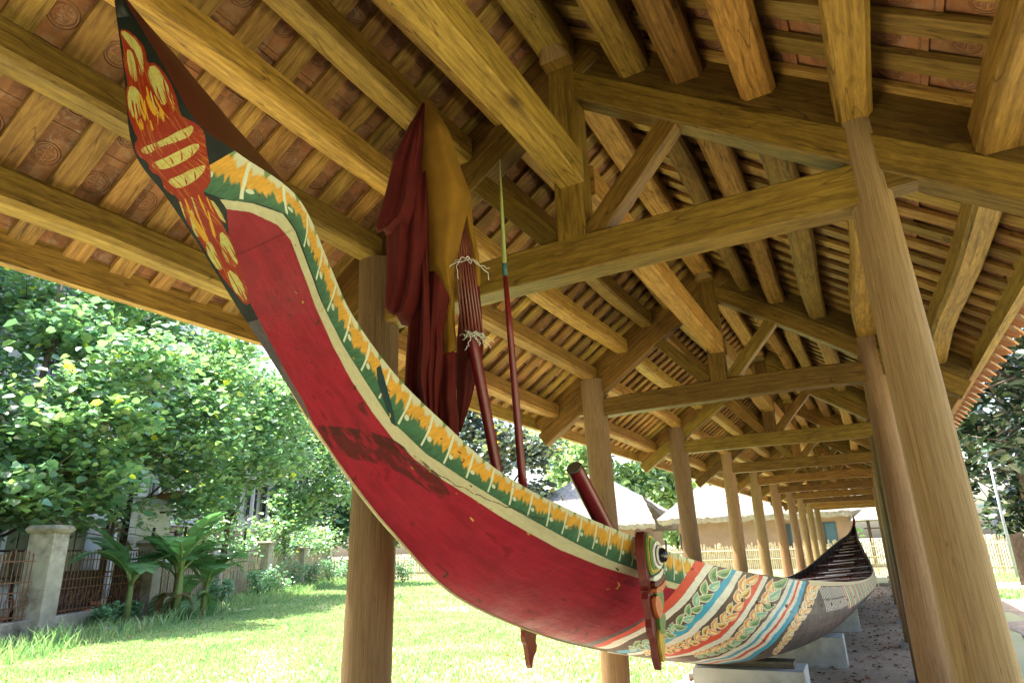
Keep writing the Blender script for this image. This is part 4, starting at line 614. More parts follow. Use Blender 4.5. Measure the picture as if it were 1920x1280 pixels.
("OUT",[13135,120,13065,144,13025,160,13005,172,12985,184,12980,192,12975,200,12985,204,13000,208,13020,196,13040,184,13060,172,13080,160,13100,148,13120,136,13130,128,13135,120]),
("O",[13115,128,13060,148,13035,160,13010,172,12990,184,12990,188,12985,196,12990,200,13000,204,13020,192,13030,184,13055,172,13065,164,13090,152,13100,144,13110,136,13115,128]),
("O2",[13100,140,13070,152,13050,160,13035,168,13030,172,13025,176,13025,180,13025,184,13025,188,13030,184,13040,176,13055,168,13060,164,13075,156,13080,152,13095,144,13100,140]),
("OUT",[14370,912,14400,932,14440,944,14480,956,14525,968,14565,976,14610,984,14655,996,14695,1000,14680,980,14655,956,14625,940,14585,924,14540,912,14495,908,14435,904,14370,912]),
("O",[14400,920,14425,932,14460,944,14490,952,14530,960,14570,972,14605,980,14640,988,14675,996,14660,976,14635,956,14610,940,14575,928,14540,920,14500,912,14455,912,14400,920]),
("O2",[14460,924,14485,932,14505,936,14525,940,14555,948,14575,952,14600,960,14625,968,14645,972,14630,960,14615,952,14595,940,14570,932,14550,928,14525,924,14490,920,14460,924]),
("OUT",[14350,856,14305,872,14285,888,14280,900,14295,916,14320,936,14355,952,14400,968,14460,988,14455,972,14450,956,14440,936,14435,920,14425,904,14410,888,14390,872,14350,856]),
("O",[14350,864,14315,880,14300,892,14300,904,14310,920,14330,932,14360,948,14395,960,14445,976,14440,964,14430,948,14430,936,14420,920,14410,908,14400,892,14385,880,14350,864]),
("O2",[14365,880,14345,888,14340,896,14340,904,14350,916,14360,924,14375,932,14400,944,14425,952,14420,944,14405,932,14400,924,14395,916,14390,908,14380,896,14375,888,14365,880]),
("OUT",[14235,832,14260,848,14295,860,14335,872,14375,884,14420,896,14460,904,14505,916,14545,928,14530,904,14505,884,14475,864,14445,848,14405,836,14355,828,14305,828,14235,832]),
("W",[14260,836,14285,852,14315,860,14350,872,14385,880,14415,888,14455,900,14490,908,14525,920,14510,900,14490,880,14465,864,14435,852,14405,844,14360,836,14315,832,14260,836]),
("W2",[14320,844,14335,848,14360,856,14380,860,14405,868,14430,876,14450,880,14470,888,14490,896,14480,884,14465,872,14450,864,14430,856,14405,848,14380,844,14355,844,14320,844]),
("OUT",[14240,792,14195,804,14175,816,14170,832,14180,844,14200,860,14235,876,14270,888,14320,904,14320,892,14315,876,14315,864,14305,848,14300,836,14290,820,14270,804,14240,792]),
("O",[14240,800,14205,812,14190,824,14190,836,14195,848,14215,860,14235,872,14270,884,14305,896,14305,884,14300,872,14295,860,14295,848,14290,836,14280,824,14265,812,14240,800]),
("O2",[14245,812,14230,820,14225,828,14225,836,14230,844,14240,852,14255,860,14270,868,14295,876,14285,868,14280,860,14275,852,14275,844,14270,836,14265,828,14260,820,14245,812]),
("OUT",[14160,784,14180,800,14205,804,14235,812,14260,816,14290,820,14320,824,14350,828,14380,832,14365,812,14345,796,14325,784,14300,776,14270,768,14240,768,14205,772,14160,784]),
("O",[14180,788,14195,796,14220,804,14240,808,14265,812,14290,816,14315,820,14340,824,14365,828,14350,812,14335,796,14315,788,14295,780,14270,776,14245,776,14215,776,14180,788]),
("O2",[14220,784,14235,792,14250,792,14265,796,14280,800,14295,800,14310,804,14330,808,14345,812,14335,804,14320,796,14305,788,14295,784,14280,780,14260,780,14240,780,14220,784]),
("OUT",[14145,736,14100,748,14080,756,14070,768,14075,780,14090,792,14110,804,14135,816,14170,828,14175,816,14185,808,14190,796,14190,784,14190,772,14185,760,14170,748,14145,736]),
("W",[14140,744,14105,752,14090,760,14085,772,14085,780,14095,788,14115,800,14135,808,14165,820,14170,812,14175,804,14175,792,14180,784,14180,776,14170,764,14165,756,14140,744]),
("W2",[14145,752,14130,760,14120,764,14120,772,14120,776,14125,784,14130,788,14145,796,14160,804,14160,796,14160,792,14160,784,14160,780,14160,772,14155,764,14155,760,14145,752]),
("OUT",[14065,720,14080,736,14105,744,14130,748,14160,752,14190,756,14220,760,14250,760,14280,760,14260,744,14240,732,14220,720,14195,712,14170,708,14140,708,14105,712,14065,720]),
("O",[14080,724,14095,736,14115,740,14140,744,14160,748,14185,752,14210,752,14235,756,14265,756,14245,744,14230,732,14210,724,14190,716,14170,712,14145,712,14115,716,14080,724]),
("O2",[14120,724,14135,728,14150,732,14160,732,14180,736,14195,740,14210,740,14225,744,14240,744,14230,736,14215,732,14205,728,14190,724,14175,720,14160,720,14140,720,14120,724]),
("OUT",[14105,684,14050,692,14015,704,13995,712,13995,724,14000,736,14020,748,14050,760,14095,776,14090,764,14090,752,14095,744,14100,732,14105,720,14110,708,14115,696,14105,684]),
("O",[14095,692,14050,700,14020,708,14005,716,14005,724,14010,736,14025,744,14050,756,14085,768,14080,760,14080,748,14080,740,14085,732,14090,720,14095,712,14100,704,14095,692]),
("O2",[14085,700,14060,704,14045,712,14035,716,14035,724,14035,728,14045,736,14060,744,14080,752,14070,744,14070,736,14070,732,14070,724,14075,720,14075,712,14085,708,14085,700]),
("OUT",[13960,684,13980,692,14005,696,14030,696,14060,700,14085,696,14115,700,14140,700,14170,700,14145,684,14125,672,14100,660,14075,656,14050,656,14020,660,13990,668,13960,684]),
("W",[13975,684,13995,692,14015,692,14035,692,14060,692,14085,692,14105,692,14130,696,14155,696,14135,684,14115,672,14095,664,14075,660,14050,660,14025,664,14000,668,13975,684]),
("W2",[14010,680,14025,680,14040,680,14055,680,14070,680,14085,680,14100,680,14115,684,14130,684,14120,680,14105,672,14090,668,14080,664,14065,664,14045,668,14030,672,14010,680]),
("OUT",[13990,632,13950,640,13930,652,13915,664,13910,676,13915,688,13925,700,13945,712,13970,728,13975,716,13980,704,13990,692,13995,680,14000,668,14005,656,14005,644,13990,632]),
("O",[13985,636,13955,648,13935,656,13925,664,13920,676,13925,688,13935,696,13945,708,13965,720,13970,712,13975,700,13980,692,13985,680,13990,672,13990,660,13995,648,13985,636]),
("O2",[13980,648,13965,656,13955,660,13950,668,13945,672,13945,680,13950,688,13960,696,13970,704,13970,696,13970,688,13970,684,13975,676,13975,668,13980,664,13980,656,13980,648]),
("OUT",[13890,616,13900,628,13920,636,13935,640,13955,648,13975,652,13995,660,14015,664,14035,672,14035,652,14035,636,14025,624,14015,612,13995,608,13970,604,13935,608,13890,616]),
("O",[13905,620,13915,628,13930,632,13945,640,13960,644,13980,648,13995,652,14010,660,14025,664,14025,648,14025,636,14015,624,14005,616,13990,612,13970,608,13940,612,13905,620]),
("O2",[13940,620,13950,624,13960,628,13970,628,13980,632,13990,636,14000,640,14010,644,14015,652,14015,640,14015,632,14010,624,14000,620,13990,616,13975,616,13960,616,13940,620]),
("OUT",[13935,584,13895,596,13870,604,13855,616,13850,628,13855,636,13870,648,13890,656,13915,668,13915,660,13920,648,13925,636,13925,628,13935,616,13940,604,13940,596,13935,584]),
("W",[13925,592,13895,600,13875,608,13865,616,13860,628,13865,636,13875,644,13890,652,13910,664,13910,652,13910,644,13915,636,13920,628,13925,616,13930,608,13930,600,13925,592]),
("W2",[13920,600,13905,604,13895,612,13890,616,13885,624,13885,628,13890,636,13900,640,13910,648,13910,640,13905,636,13910,628,13910,624,13915,616,13915,612,13920,604,13920,600]),
("OUT",[13865,576,13870,588,13885,596,13900,600,13920,600,13940,600,13960,604,13980,604,14000,604,13995,588,13985,576,13975,568,13960,564,13945,560,13925,560,13895,564,13865,576]),
("O",[13875,580,13880,588,13895,592,13910,596,13925,596,13940,596,13955,600,13975,600,13990,600,13985,588,13975,580,13965,572,13955,568,13940,564,13925,564,13900,568,13875,580]),
("O2",[13905,576,13910,580,13920,584,13930,584,13940,584,13950,588,13960,588,13970,588,13980,588,13975,584,13970,580,13960,576,13955,572,13945,572,13935,572,13920,572,13905,576]),
("OUT",[13925,544,13880,548,13855,552,13840,560,13825,572,13825,580,13825,592,13835,604,13850,616,13860,608,13865,600,13875,588,13890,580,13900,572,13910,564,13920,552,13925,544]),
("O",[13915,548,13880,552,13860,556,13845,564,13835,572,13830,580,13835,588,13840,600,13850,608,13855,604,13865,596,13870,588,13880,580,13890,572,13900,564,13910,556,13915,548]),
("O2",[13900,556,13885,556,13870,560,13860,568,13855,572,13850,576,13850,584,13855,588,13860,596,13865,588,13865,584,13870,580,13875,576,13880,568,13890,564,13895,560,13900,556]),
("OUT",[13855,520,13855,532,13865,536,13875,544,13885,548,13900,552,13910,556,13920,564,13930,568,13940,552,13950,536,13955,524,13950,516,13940,508,13925,508,13895,512,13855,520]),
("W",[13865,524,13865,532,13875,536,13885,540,13895,544,13905,548,13915,552,13920,556,13930,564,13940,548,13945,536,13945,528,13940,520,13935,516,13920,512,13895,516,13865,524]),
("W2",[13890,524,13895,528,13900,528,13910,532,13915,532,13920,536,13925,540,13930,544,13930,548,13935,540,13940,532,13940,528,13935,524,13930,520,13920,520,13910,520,13890,524]),
("OUT",[13895,480,13855,496,13830,508,13815,520,13810,528,13810,540,13820,548,13835,556,13860,560,13860,552,13865,540,13870,532,13880,520,13885,512,13895,500,13895,492,13895,480]),
("O",[13885,488,13855,500,13830,512,13820,520,13820,528,13820,536,13825,544,13840,548,13855,556,13855,548,13860,540,13865,532,13870,524,13875,516,13885,504,13890,496,13885,488]),
("O2",[13875,500,13860,508,13850,512,13840,520,13840,524,13840,528,13845,532,13850,540,13855,544,13860,536,13860,532,13860,528,13865,520,13865,516,13870,512,13875,504,13875,500]),
("OUT",[13840,484,13845,492,13855,496,13870,500,13885,500,13900,500,13920,500,13935,500,13950,504,13950,488,13950,476,13945,468,13940,460,13925,460,13910,460,13880,468,13840,484]),
("O",[13850,484,13855,492,13865,492,13875,496,13890,496,13905,496,13920,496,13930,500,13945,500,13945,488,13945,476,13945,468,13935,464,13920,464,13905,464,13880,472,13850,484]),
("O2",[13880,480,13885,484,13895,484,13900,484,13910,484,13920,484,13930,484,13935,488,13945,488,13940,484,13940,476,13935,472,13930,472,13925,468,13910,472,13900,472,13880,480]),
("OUT",[13915,428,13870,444,13835,460,13820,472,13810,480,13805,492,13805,504,13815,512,13825,524,13835,512,13845,500,13860,488,13870,480,13880,468,13900,452,13910,440,13915,428]),
("W",[13900,436,13860,452,13840,460,13825,472,13815,480,13810,492,13810,500,13815,508,13825,516,13835,508,13840,500,13855,488,13860,480,13875,468,13885,460,13895,448,13900,436]),
("W2",[13890,448,13870,456,13855,464,13845,472,13840,476,13835,484,13835,488,13835,496,13840,500,13840,496,13845,488,13850,484,13860,476,13865,468,13870,464,13880,456,13890,448]),
("OUT",[13835,440,13840,448,13850,452,13865,452,13885,452,13895,456,13915,456,13925,460,13935,464,13945,448,13955,432,13955,420,13950,412,13935,412,13910,416,13880,424,13835,440]),
("O",[13845,440,13850,444,13860,448,13875,448,13890,448,13900,452,13915,452,13925,456,13935,460,13945,444,13950,432,13945,424,13945,416,13930,416,13910,420,13885,424,13845,440]),
("O2",[13875,436,13885,436,13895,436,13905,436,13915,436,13920,440,13925,440,13930,444,13935,448,13940,440,13940,432,13940,428,13935,424,13925,424,13915,424,13900,428,13875,436]),
("OUT",[13940,380,13885,400,13855,412,13825,428,13820,436,13810,448,13815,456,13825,464,13840,472,13845,464,13855,452,13865,440,13880,428,13895,416,13915,404,13930,392,13940,380]),
("O",[13925,388,13880,404,13855,416,13830,428,13825,436,13820,444,13825,452,13830,460,13840,468,13845,460,13855,448,13860,440,13870,432,13885,420,13900,408,13910,400,13925,388]),
("O2",[13905,400,13880,412,13865,420,13855,424,13845,432,13845,436,13840,444,13845,448,13850,452,13850,448,13855,440,13860,436,13870,428,13875,424,13885,416,13895,408,13905,400]),
("OUT",[13885,384,13875,396,13880,400,13885,404,13900,404,13905,408,13915,408,13930,408,13935,412,13955,396,13970,380,13975,372,13980,364,13975,360,13960,360,13930,368,13885,384]),
("W",[13895,384,13890,392,13890,396,13895,400,13905,400,13910,404,13920,404,13930,404,13935,408,13955,392,13960,384,13965,376,13970,368,13965,364,13950,368,13930,372,13895,384]),
("W2",[13920,380,13920,384,13920,388,13925,388,13935,388,13940,388,13940,392,13945,392,13945,396,13955,388,13955,384,13965,376,13965,372,13960,372,13950,372,13935,376,13920,380]),
("OUT",[13955,340,13910,356,13880,368,13860,380,13840,392,13835,400,13825,412,13825,420,13830,428,13845,420,13865,408,13885,396,13895,388,13915,376,13935,364,13950,352,13955,340]),
("O",[13940,348,13905,360,13880,372,13855,384,13845,392,13840,400,13835,408,13835,416,13835,424,13845,416,13860,408,13880,396,13890,388,13910,376,13920,368,13940,356,13940,348]),
("O2",[13925,360,13905,368,13895,372,13880,380,13870,388,13865,392,13855,400,13855,404,13855,408,13860,404,13875,396,13880,392,13890,384,13895,380,13910,372,13920,364,13925,360]),
("OUT",[13920,328,13900,344,13900,352,13905,356,13920,356,13925,360,13940,360,13955,360,13960,364,13985,344,14010,328,14020,316,14035,304,14030,300,14005,304,13970,312,13920,328]),
("O",[13930,328,13915,340,13920,344,13915,352,13925,352,13930,356,13945,356,13955,356,13960,360,13980,344,13995,332,14010,320,14015,312,14010,308,13990,312,13970,316,13930,328]),
("O2",[13950,328,13950,332,13950,336,13955,336,13955,340,13965,340,13970,340,13970,344,13980,344,13980,340,13990,332,13990,328,14000,320,13990,320,13985,320,13975,320,13950,328]),
("OUT",[14005,284,13935,312,13895,328,13865,344,13850,356,13845,364,13835,376,13840,384,13855,388,13860,380,13880,368,13895,356,13920,340,13940,328,13965,312,13985,300,14005,284]),
("W",[13980,296,13930,316,13895,332,13870,344,13860,352,13845,364,13845,372,13850,376,13855,384,13870,372,13880,364,13890,356,13910,344,13930,332,13945,320,13965,308,13980,296]),
("W2",[13955,312,13925,324,13910,332,13895,340,13880,348,13870,356,13870,360,13870,364,13875,368,13875,364,13885,356,13890,352,13900,344,13915,336,13930,328,13940,320,13955,312]),
("OUT",[13895,316,13900,320,13915,320,13930,320,13950,316,13975,308,14005,300,14045,288,14095,272,14125,252,14140,240,14145,232,14120,236,14065,252,14000,272,13960,288,13895,316]),
("O",[13910,312,13915,316,13925,316,13945,312,13955,312,13980,304,14000,300,14040,288,14080,276,14100,260,14105,252,14100,248,14080,252,14040,264,14000,276,13965,288,13910,312]),
("O2",[13950,300,13960,300,13975,296,13980,296,13995,292,14010,288,14030,284,14055,276,14075,272,14085,264,14085,260,14075,260,14055,264,14030,272,14005,280,13980,288,13950,300])]
# ------------------------------------------------------------------ the boat shelter
XL, XR, XC = -2.05, .195, -.928
TY = [(1.14855+1.45916*(i-1))*S for i in range(-4, 11)]  # rear bays behind the camera added unseen to block sky light
SLP = .70; ANG = math.atan(SLP)
zb = lambda dx: EYE+S*1.075-SLP*abs(dx)              # under side of the purlins
zt = lambda dx: zb(dx)+.15                            # top of the purlins
NTR = len(TY)
shelter = empty('boat_shelter', 'long open timber shelter with tiled gable roof standing over the painted boat', 'shelter', (XC, TY[8], 0))
INV = Matrix.Translation((-XC, -TY[8], 0))
def sp(mb, name, mat, smooth=False, sharp=35, par=None):
    ob = mb.build(name, mat, None, smooth, sharp); ob.parent = par or shelter; ob.matrix_parent_inverse = INV; return ob
for i, y in enumerate(TY):
    for side, x in (('L', XL), ('R', XR)):
        r0 = .106 if side == 'L' else .085; top = EYE+S*.70; r0 *= random.uniform(.95, 1.05)
        if side == 'R': x = XR-(0 if i <= 5 else .03)
        if side == 'R' and i == 5: r0 = .086
        if side == 'R' and i > 5: r0 = .104
        jx = 0 if i < 7 else random.uniform(-.02, .02); ph = random.uniform(0, 6.28)
        am = .013 if side == 'L' else .005; n = 14; path = []; rr = []
        for k in range(n):
            t = k/(n-1); path.append((x+jx+am*(math.sin(t*4+ph)-math.sin(ph)), y+am*math.cos(t*3.3+ph), .06+(top-.06)*t))
            rr.append(r0*((1.04-.04*t if side == 'L' else 1.12-.40*t)+.026*math.sin(t*8+ph)+.012*math.sin(t*17+ph*2)))
        m = MB(); m.tube(path, rr, 20); sp(m, 'column', M['post'], True, 50)
        m = MB(); m.box((x, y, .035), (.34, .34, .07)); sp(m, 'plinth', M['stone'])
    # tie beam with its ends passing through the posts
    z0 = EYE+S*.53; m = beam((XL+.06, y, z0+.08), (XR-.05, y, z0+.08), .125, .16, wob=.010, seg=9, bow=random.uniform(.0, .03) if i != 5 else .004, c=.12)
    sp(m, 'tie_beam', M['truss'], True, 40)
    for sx, xx in ((-1, XL), (1, XR)):
        m = MB(); h = .075; L = .33 if sx > 0 else .42
        vs = [(xx+sx*q, y+yy, z0+.10+zz) for q, h1, h0 in ((0, .05, -.06), (L*.75, .045, -.055), (L, .01, -.045)) for yy in (-.045, .045) for zz in (h0, h1)]
        m.add(vs, [(0, 1, 3, 2), (8, 10, 11, 9), (0, 4, 5, 1), (4, 8, 9, 5), (2, 3, 7, 6), (6, 7, 11, 10), (0, 2, 6, 4), (4, 6, 10, 8), (1, 5, 7, 3), (5, 9, 11, 7)]); sp(m, 'tenon_end', M['truss'])
    # king post, struts, rafters
    zk = EYE+S*1.05; m = MB()
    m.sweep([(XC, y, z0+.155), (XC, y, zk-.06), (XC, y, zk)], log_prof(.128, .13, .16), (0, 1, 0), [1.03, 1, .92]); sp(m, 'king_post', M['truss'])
    for sx in (-1, 1):
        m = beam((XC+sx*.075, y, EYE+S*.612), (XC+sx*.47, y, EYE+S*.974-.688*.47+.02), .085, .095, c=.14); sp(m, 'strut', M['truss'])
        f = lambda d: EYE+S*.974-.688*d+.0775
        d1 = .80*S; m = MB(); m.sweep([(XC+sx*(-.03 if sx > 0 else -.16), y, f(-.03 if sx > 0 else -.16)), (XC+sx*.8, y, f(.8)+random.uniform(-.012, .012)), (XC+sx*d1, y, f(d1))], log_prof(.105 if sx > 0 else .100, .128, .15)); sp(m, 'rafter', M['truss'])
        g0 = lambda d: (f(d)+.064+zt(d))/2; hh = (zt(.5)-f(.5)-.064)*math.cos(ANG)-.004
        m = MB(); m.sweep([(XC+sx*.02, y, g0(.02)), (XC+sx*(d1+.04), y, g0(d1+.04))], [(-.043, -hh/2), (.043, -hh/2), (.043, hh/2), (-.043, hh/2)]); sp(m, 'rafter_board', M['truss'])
# purlins
PDX = [.162*S, .27*S, .401*S, .548*S, .735*S]
SEG = [(TY[0]-1.0, TY[0]-.05)]+[(TY[i]+.047, TY[i+1]-.047) for i in range(NTR-1)]+[(TY[-1]+.05, TY[-1]+.9)]
for y0, y1 in SEG:
    m = beam((XC, y0-.045, zb(0)+.055), (XC, y1+.045, zb(0)+.055), .15, .15, wob=.006, seg=6, c=.2); sp(m, 'ridge_purlin', M['roofwood'])
    for sx in (-1, 1):
        for d in PDX:
            w = .135; hgt = .135 if d != PDX[3] else .13; lift = .0
            m = beam((XC+sx*d, y0, zb(d)+.075+lift), (XC+sx*d, y1, zb(d)+.075+lift), w*random.uniform(.82, 1.05), hgt, wob=.019, seg=9, c=.3, taper=random.uniform(-.12, .12))
            sp(m, 'purlin', M['roofwood'], True, 30)
    for sx in (-1, 1):
        de = .842*S; m = MB(); m.sweep([(XC+sx*de, y0-.047, zt(de)-.01), (XC+sx*de, y1+.047, zt(de)-.01)], [(-.022, -.075), (.022, -.075), (.022, .06), (-.022, .06)]); sp(m, 'eave_board', M['roofwood'])
for i in range(NTR-1):                                   # lengthwise rails between the king posts
    y0 = TY[i]+.065; y1 = TY[i+1]-.065; m = beam((XC+.02, y0, EYE+S*.73+.078), (XC+.02, y1, EYE+S*.73+.078), .115, .155, wob=.006, seg=6, c=.12)
    sp(m, 'ridge_rail', M['roofwood'])
for i in range(NTR):                                   # carved nose under each ridge joint
    m = MB(); y = TY[i]; m.sweep([(XC, y-.17, zb(0)-.005), (XC, y-.12, zb(0)-.035), (XC, y+.12, zb(0)-.035), (XC, y+.17, zb(0)-.005)], log_prof(.15, .06, .3), (0, 0, 1), [.55, 1, 1, .55]); sp(m, 'bolster', M['truss'])
# battens and tiles
def tile_maps():
    H, W = 128, 160; yy, xx = np.mgrid[0:H, 0:W]; u = xx/W*.25; v = (yy/H-.5)*.18       # metres, u along the slope
    r = np.hypot(u-.12, v); h = np.zeros((H, W))
    for rad, wd in ((.043, .0032), (.035, .0022)): h += np.exp(-((r-rad)/wd)**2)
    def bar(u0, u1, v0, v1):
        return ((u-.12 > u0) & (u-.12 < u1) & (v > v0) & (v < v1)).astype(float)
    for a in (bar(-.028, .028, -.002, .002), bar(-.002, .002, -.026, .026), bar(-.016, -.013, -.02, .02), bar(.013, .016, -.02, .02), bar(-.027, -.014, .011, .014), bar(-.027, -.014, -.014, -.011), bar(.014, .027, .011, .014), bar(.014, .027, -.014, -.011), bar(-.013, -.004, .018, .021), bar(.004, .013, -.021, -.018)): h += a*(r < .031)
    h += np.exp(-((u-.018)/.003)**2)*.8+np.exp(-((u-.222)/.003)**2)*.8
    h = np.clip(h, 0, 1); img = bpy.data.images.new('tile_relief', W, H, float_buffer=True); img.colorspace_settings.name = 'Non-Color'
    a = np.ones((H, W, 4), np.float32); a[..., :3] = h[..., None]; img.pixels.foreach_set(a.ravel()); img.pack(); return img
def tile_mat():
    m, nt, b = newmat('terracotta_tile'); uv = N(nt, 'UVMap').outputs[0]; oi = N(nt, 'ObjectInfo'); oc = N(nt, 'NewGeometry').outputs['Position']
    im = N(nt, 'TexImage'); im.image = tile_maps(); nt.links.new(uv, im.inputs[0]); im.extension = 'EXTEND'
    a = noise(nt, oc, 5, 6, .7); c = noise(nt, oc, 22, 5, .7); big = noise(nt, mapping(nt, oc, (4.2, 5.4, 1)), 1, 0)
    col = ramp(nt, [(.3, (.13, .050, .020)), (.52, (.27, .118, .046)), (.7, (.37, .19, .085))], a).outputs[0]
    wn_ = N(nt, 'TexWhiteNoise', noise_dimensions='3D'); sn = N(nt, 'VectorMath', operation='SNAP'); sn.inputs[1].default_value = (.192, .185, 5); nt.links.new(oc, sn.inputs[0]); nt.links.new(sn.outputs[0], wn_.inputs[0])
    tone = ramp(nt, [(0, (.55, .5, .5)), (.5, (1, 1, 1)), (1, (1.35, 1.2, 1.1))], wn_.outputs[0]).outputs[0]
    col = mixc(nt, .8, col, tone, 'MULTIPLY')
    lime = ramp(nt, [(.52, (0, 0, 0)), (.74, (.8, .8, .8))], c).outputs[0]; col = mixc(nt, lime, col, (.34, .24, .17))
    hm = N(nt, 'Math', operation='MULTIPLY', i_1=.35); nt.links.new(im.outputs[0], hm.inputs[0]); col = mixc(nt, hm.outputs[0], col, (.36, .18, .09))
    nt.links.new(col, b.inputs['Base Color']); b.inputs['Roughness'].default_value = .85
    p = bump(nt, c, .4, .004, b); bump(nt, im.outputs[0], 1.0, .006, b, p); return m
M['tile'] = tile_mat()
def proj_size(p, size):
    q = np.array(p)-np.array([0, 0, EYE]); d = q@CF
    if d < .2: return 0
    x = 1196*(q@CR)/d; y = -1196*(q@CU)/d
    if abs(x) > 1010 or abs(y) > 690: return 0
    return size*1196/d
def slopemat(sx, d, y, nrm):
    """local x down the slope, y along the building, z outward normal"""
    ex = Vector((sx*math.cos(ANG), 0, -math.sin(ANG))); ez = Vector((sx*math.sin(ANG), 0, math.cos(ANG))); ey = ez.cross(ex)
    o = Vector((XC+sx*d, y, zt(d)))+ez*nrm
    return Matrix(((ex.x, ey.x, ez.x, o.x), (ex.y, ey.y, ez.y, o.y), (ex.z, ey.z, ez.z, o.z), (0, 0, 0, 1)))
PITCH = .1845; YS = TY[0]-.95; NB = int((TY[-1]+.85-YS)/PITCH)
bl = (.842*S-.03)/math.cos(ANG)
bmesh_ = []
for q in range(4):
    m = MB(); m.sweep([(0, 0, .011), (bl*.33, random.uniform(-.004, .004), .011), (bl*.66, random.uniform(-.004, .004), .011), (bl, 0, .011)], [(-.044, -.011), (.044, -.011), (.044, .011), (-.044, .011)], off=q*7.3); ob = m.build('batten', M['batten']); bmesh_.append(ob.data); bpy.data.objects.remove(ob)
def place_many(name, mats, meshes, mat, cap=300):
    """nearest ones as parts of their own, the others joined into one part"""
    best = np.argsort([-s for s, _ in mats])[:cap]; bs = set(best.tolist()); rest = []
    for k, (s, mw) in enumerate(mats):
        me = meshes[k % len(meshes)]
        if k in bs and s > 0:
            ob = bpy.data.objects.new(name, me); link(ob, shelter); ob.matrix_world = mw; ob.matrix_parent_inverse = INV; ob.matrix_basis = mw
        else: rest.append((mw, me))
    if rest:
        m = MB(); cache = {}
        Vs = []; Fs = []; U = []; b0 = 0
        for mw, me in rest:
            if me.name not in cache:
                v = np.empty(len(me.vertices)*3); me.vertices.foreach_get('co', v); v = v.reshape(-1, 3)
                f = [tuple(p.vertices) for p in me.polygons if len(p.vertices) == 4]; u = np.empty(len(me.loops)*2); me.uv_layers[0].data.foreach_get('uv', u); u = u.reshape(-1, 2)
                li = [i for p in me.polygons if len(p.vertices) == 4 for i in p.loop_indices]; cache[me.name] = (v, np.array(f), u[li])
            v, f, u = cache[me.name]; A = np.array(mw)
            Vs.append(v@A[:3, :3].T+A[:3, 3]); Fs.append(f+b0); U.append(u+(np.array([random.random()*9, random.random()*9]) if name == 'batten' else 0)); b0 += len(v)
        ob = np_mesh('far_'+name+'s', np.concatenate(Vs), np.concatenate(Fs), mat, None, np.concatenate(U)); ob.parent = shelter; ob.matrix_parent_inverse = INV; ob['kind'] = 'stuff'
lst = []
for k in range(NB+1):
    for sx in (-1, 1):
        y = YS+k*PITCH; mm = slopemat(sx, .03, y+random.uniform(-.006, .006), .0); s = max(proj_size((XC+sx*d, y, zt(d)), .09) for d in (.2, .8, 1.3, 1.6)); lst.append((s, mm))
place_many('batten', lst, bmesh_, M['batten'])
def tile_mesh(seed):
    r = random.Random(seed); L, W, T = .25, .178, .013; m = MB(); h = r.uniform(.9, 1.1)
    q = [(-L/2, -W/2), (L/2, -W/2), (L/2, W/2), (-L/2, W/2)]; q = [(a+r.uniform(-.003, .003), b+r.uniform(-.0015, .0015)) for a, b in q]
    vs = [(a, b, 0) for a, b in q]+[(a, b, T) for a, b in q]; fs = [(3, 2, 1, 0), (4, 5, 6, 7), (0, 1, 5, 4), (1, 2, 6, 5), (2, 3, 7, 6), (3, 0, 4, 7)]
    uvs = [[(vs[i][0]/L+.5, vs[i][1]/W+.5) for i in f] for f in fs]; m.add(vs, fs, uvs); ob = m.build('tile', M['tile']); me = ob.data; bpy.data.objects.remove(ob); return me
tmesh = [tile_mesh(q) for q in range(5)]
lst = []; EXP = .226; NTI = int(bl/EXP)+1
for k in range(NB):
    for sx in (-1, 1):
        y = YS+(k+.5)*PITCH; off = random.uniform(0, .05)
        for j in range(NTI):
            sl = .08+j*EXP+off; d = .03+sl*math.cos(ANG)
            if sl > bl-(.02 if sx > 0 else .11): continue
            mm = slopemat(sx, d, y, .030) @ Matrix.Rotation(.055+random.uniform(-.012, .012), 4, 'Y') @ Matrix.Rotation(random.uniform(-.015, .015), 4, 'Z')
            lst.append((proj_size((XC+sx*d, y, zt(d)), .2), mm))
place_many('tile', lst, tmesh, M['tile'])
# closed outer covering, added unseen to stop light leaking between tiles, and ridge capping
M['outertile'] = plain('outer_roof_tile', (.24, .10, .055), .9, .3, 6, dirt=(.12, .10, .08), bmp=.6, bd=.02)
m = MB()
for sx in (-1, 1):
    A = slopemat(sx, 0, 0, .062); B_ = slopemat(sx, 0, 0, .105); y0 = YS-.05; y1 = TY[-1]+.95; L = bl+.03
    vs = [Q@Vector((a, 0, 0))+Vector((0, b, 0)) for Q in (A, B_) for a in (0, L) for b in (y0, y1)]
    m.add(vs, [(0, 1, 3, 2), (4, 6, 7, 5), (0, 4, 5, 1), (2, 3, 7, 6), (0, 2, 6, 4), (1, 5, 7, 3)])
m.sweep([(XC, y0, zt(0)+.12), (XC, y1, zt(0)+.12)], log_prof(.3, .12))
sp(m, 'roof_covering', M['outertile'])
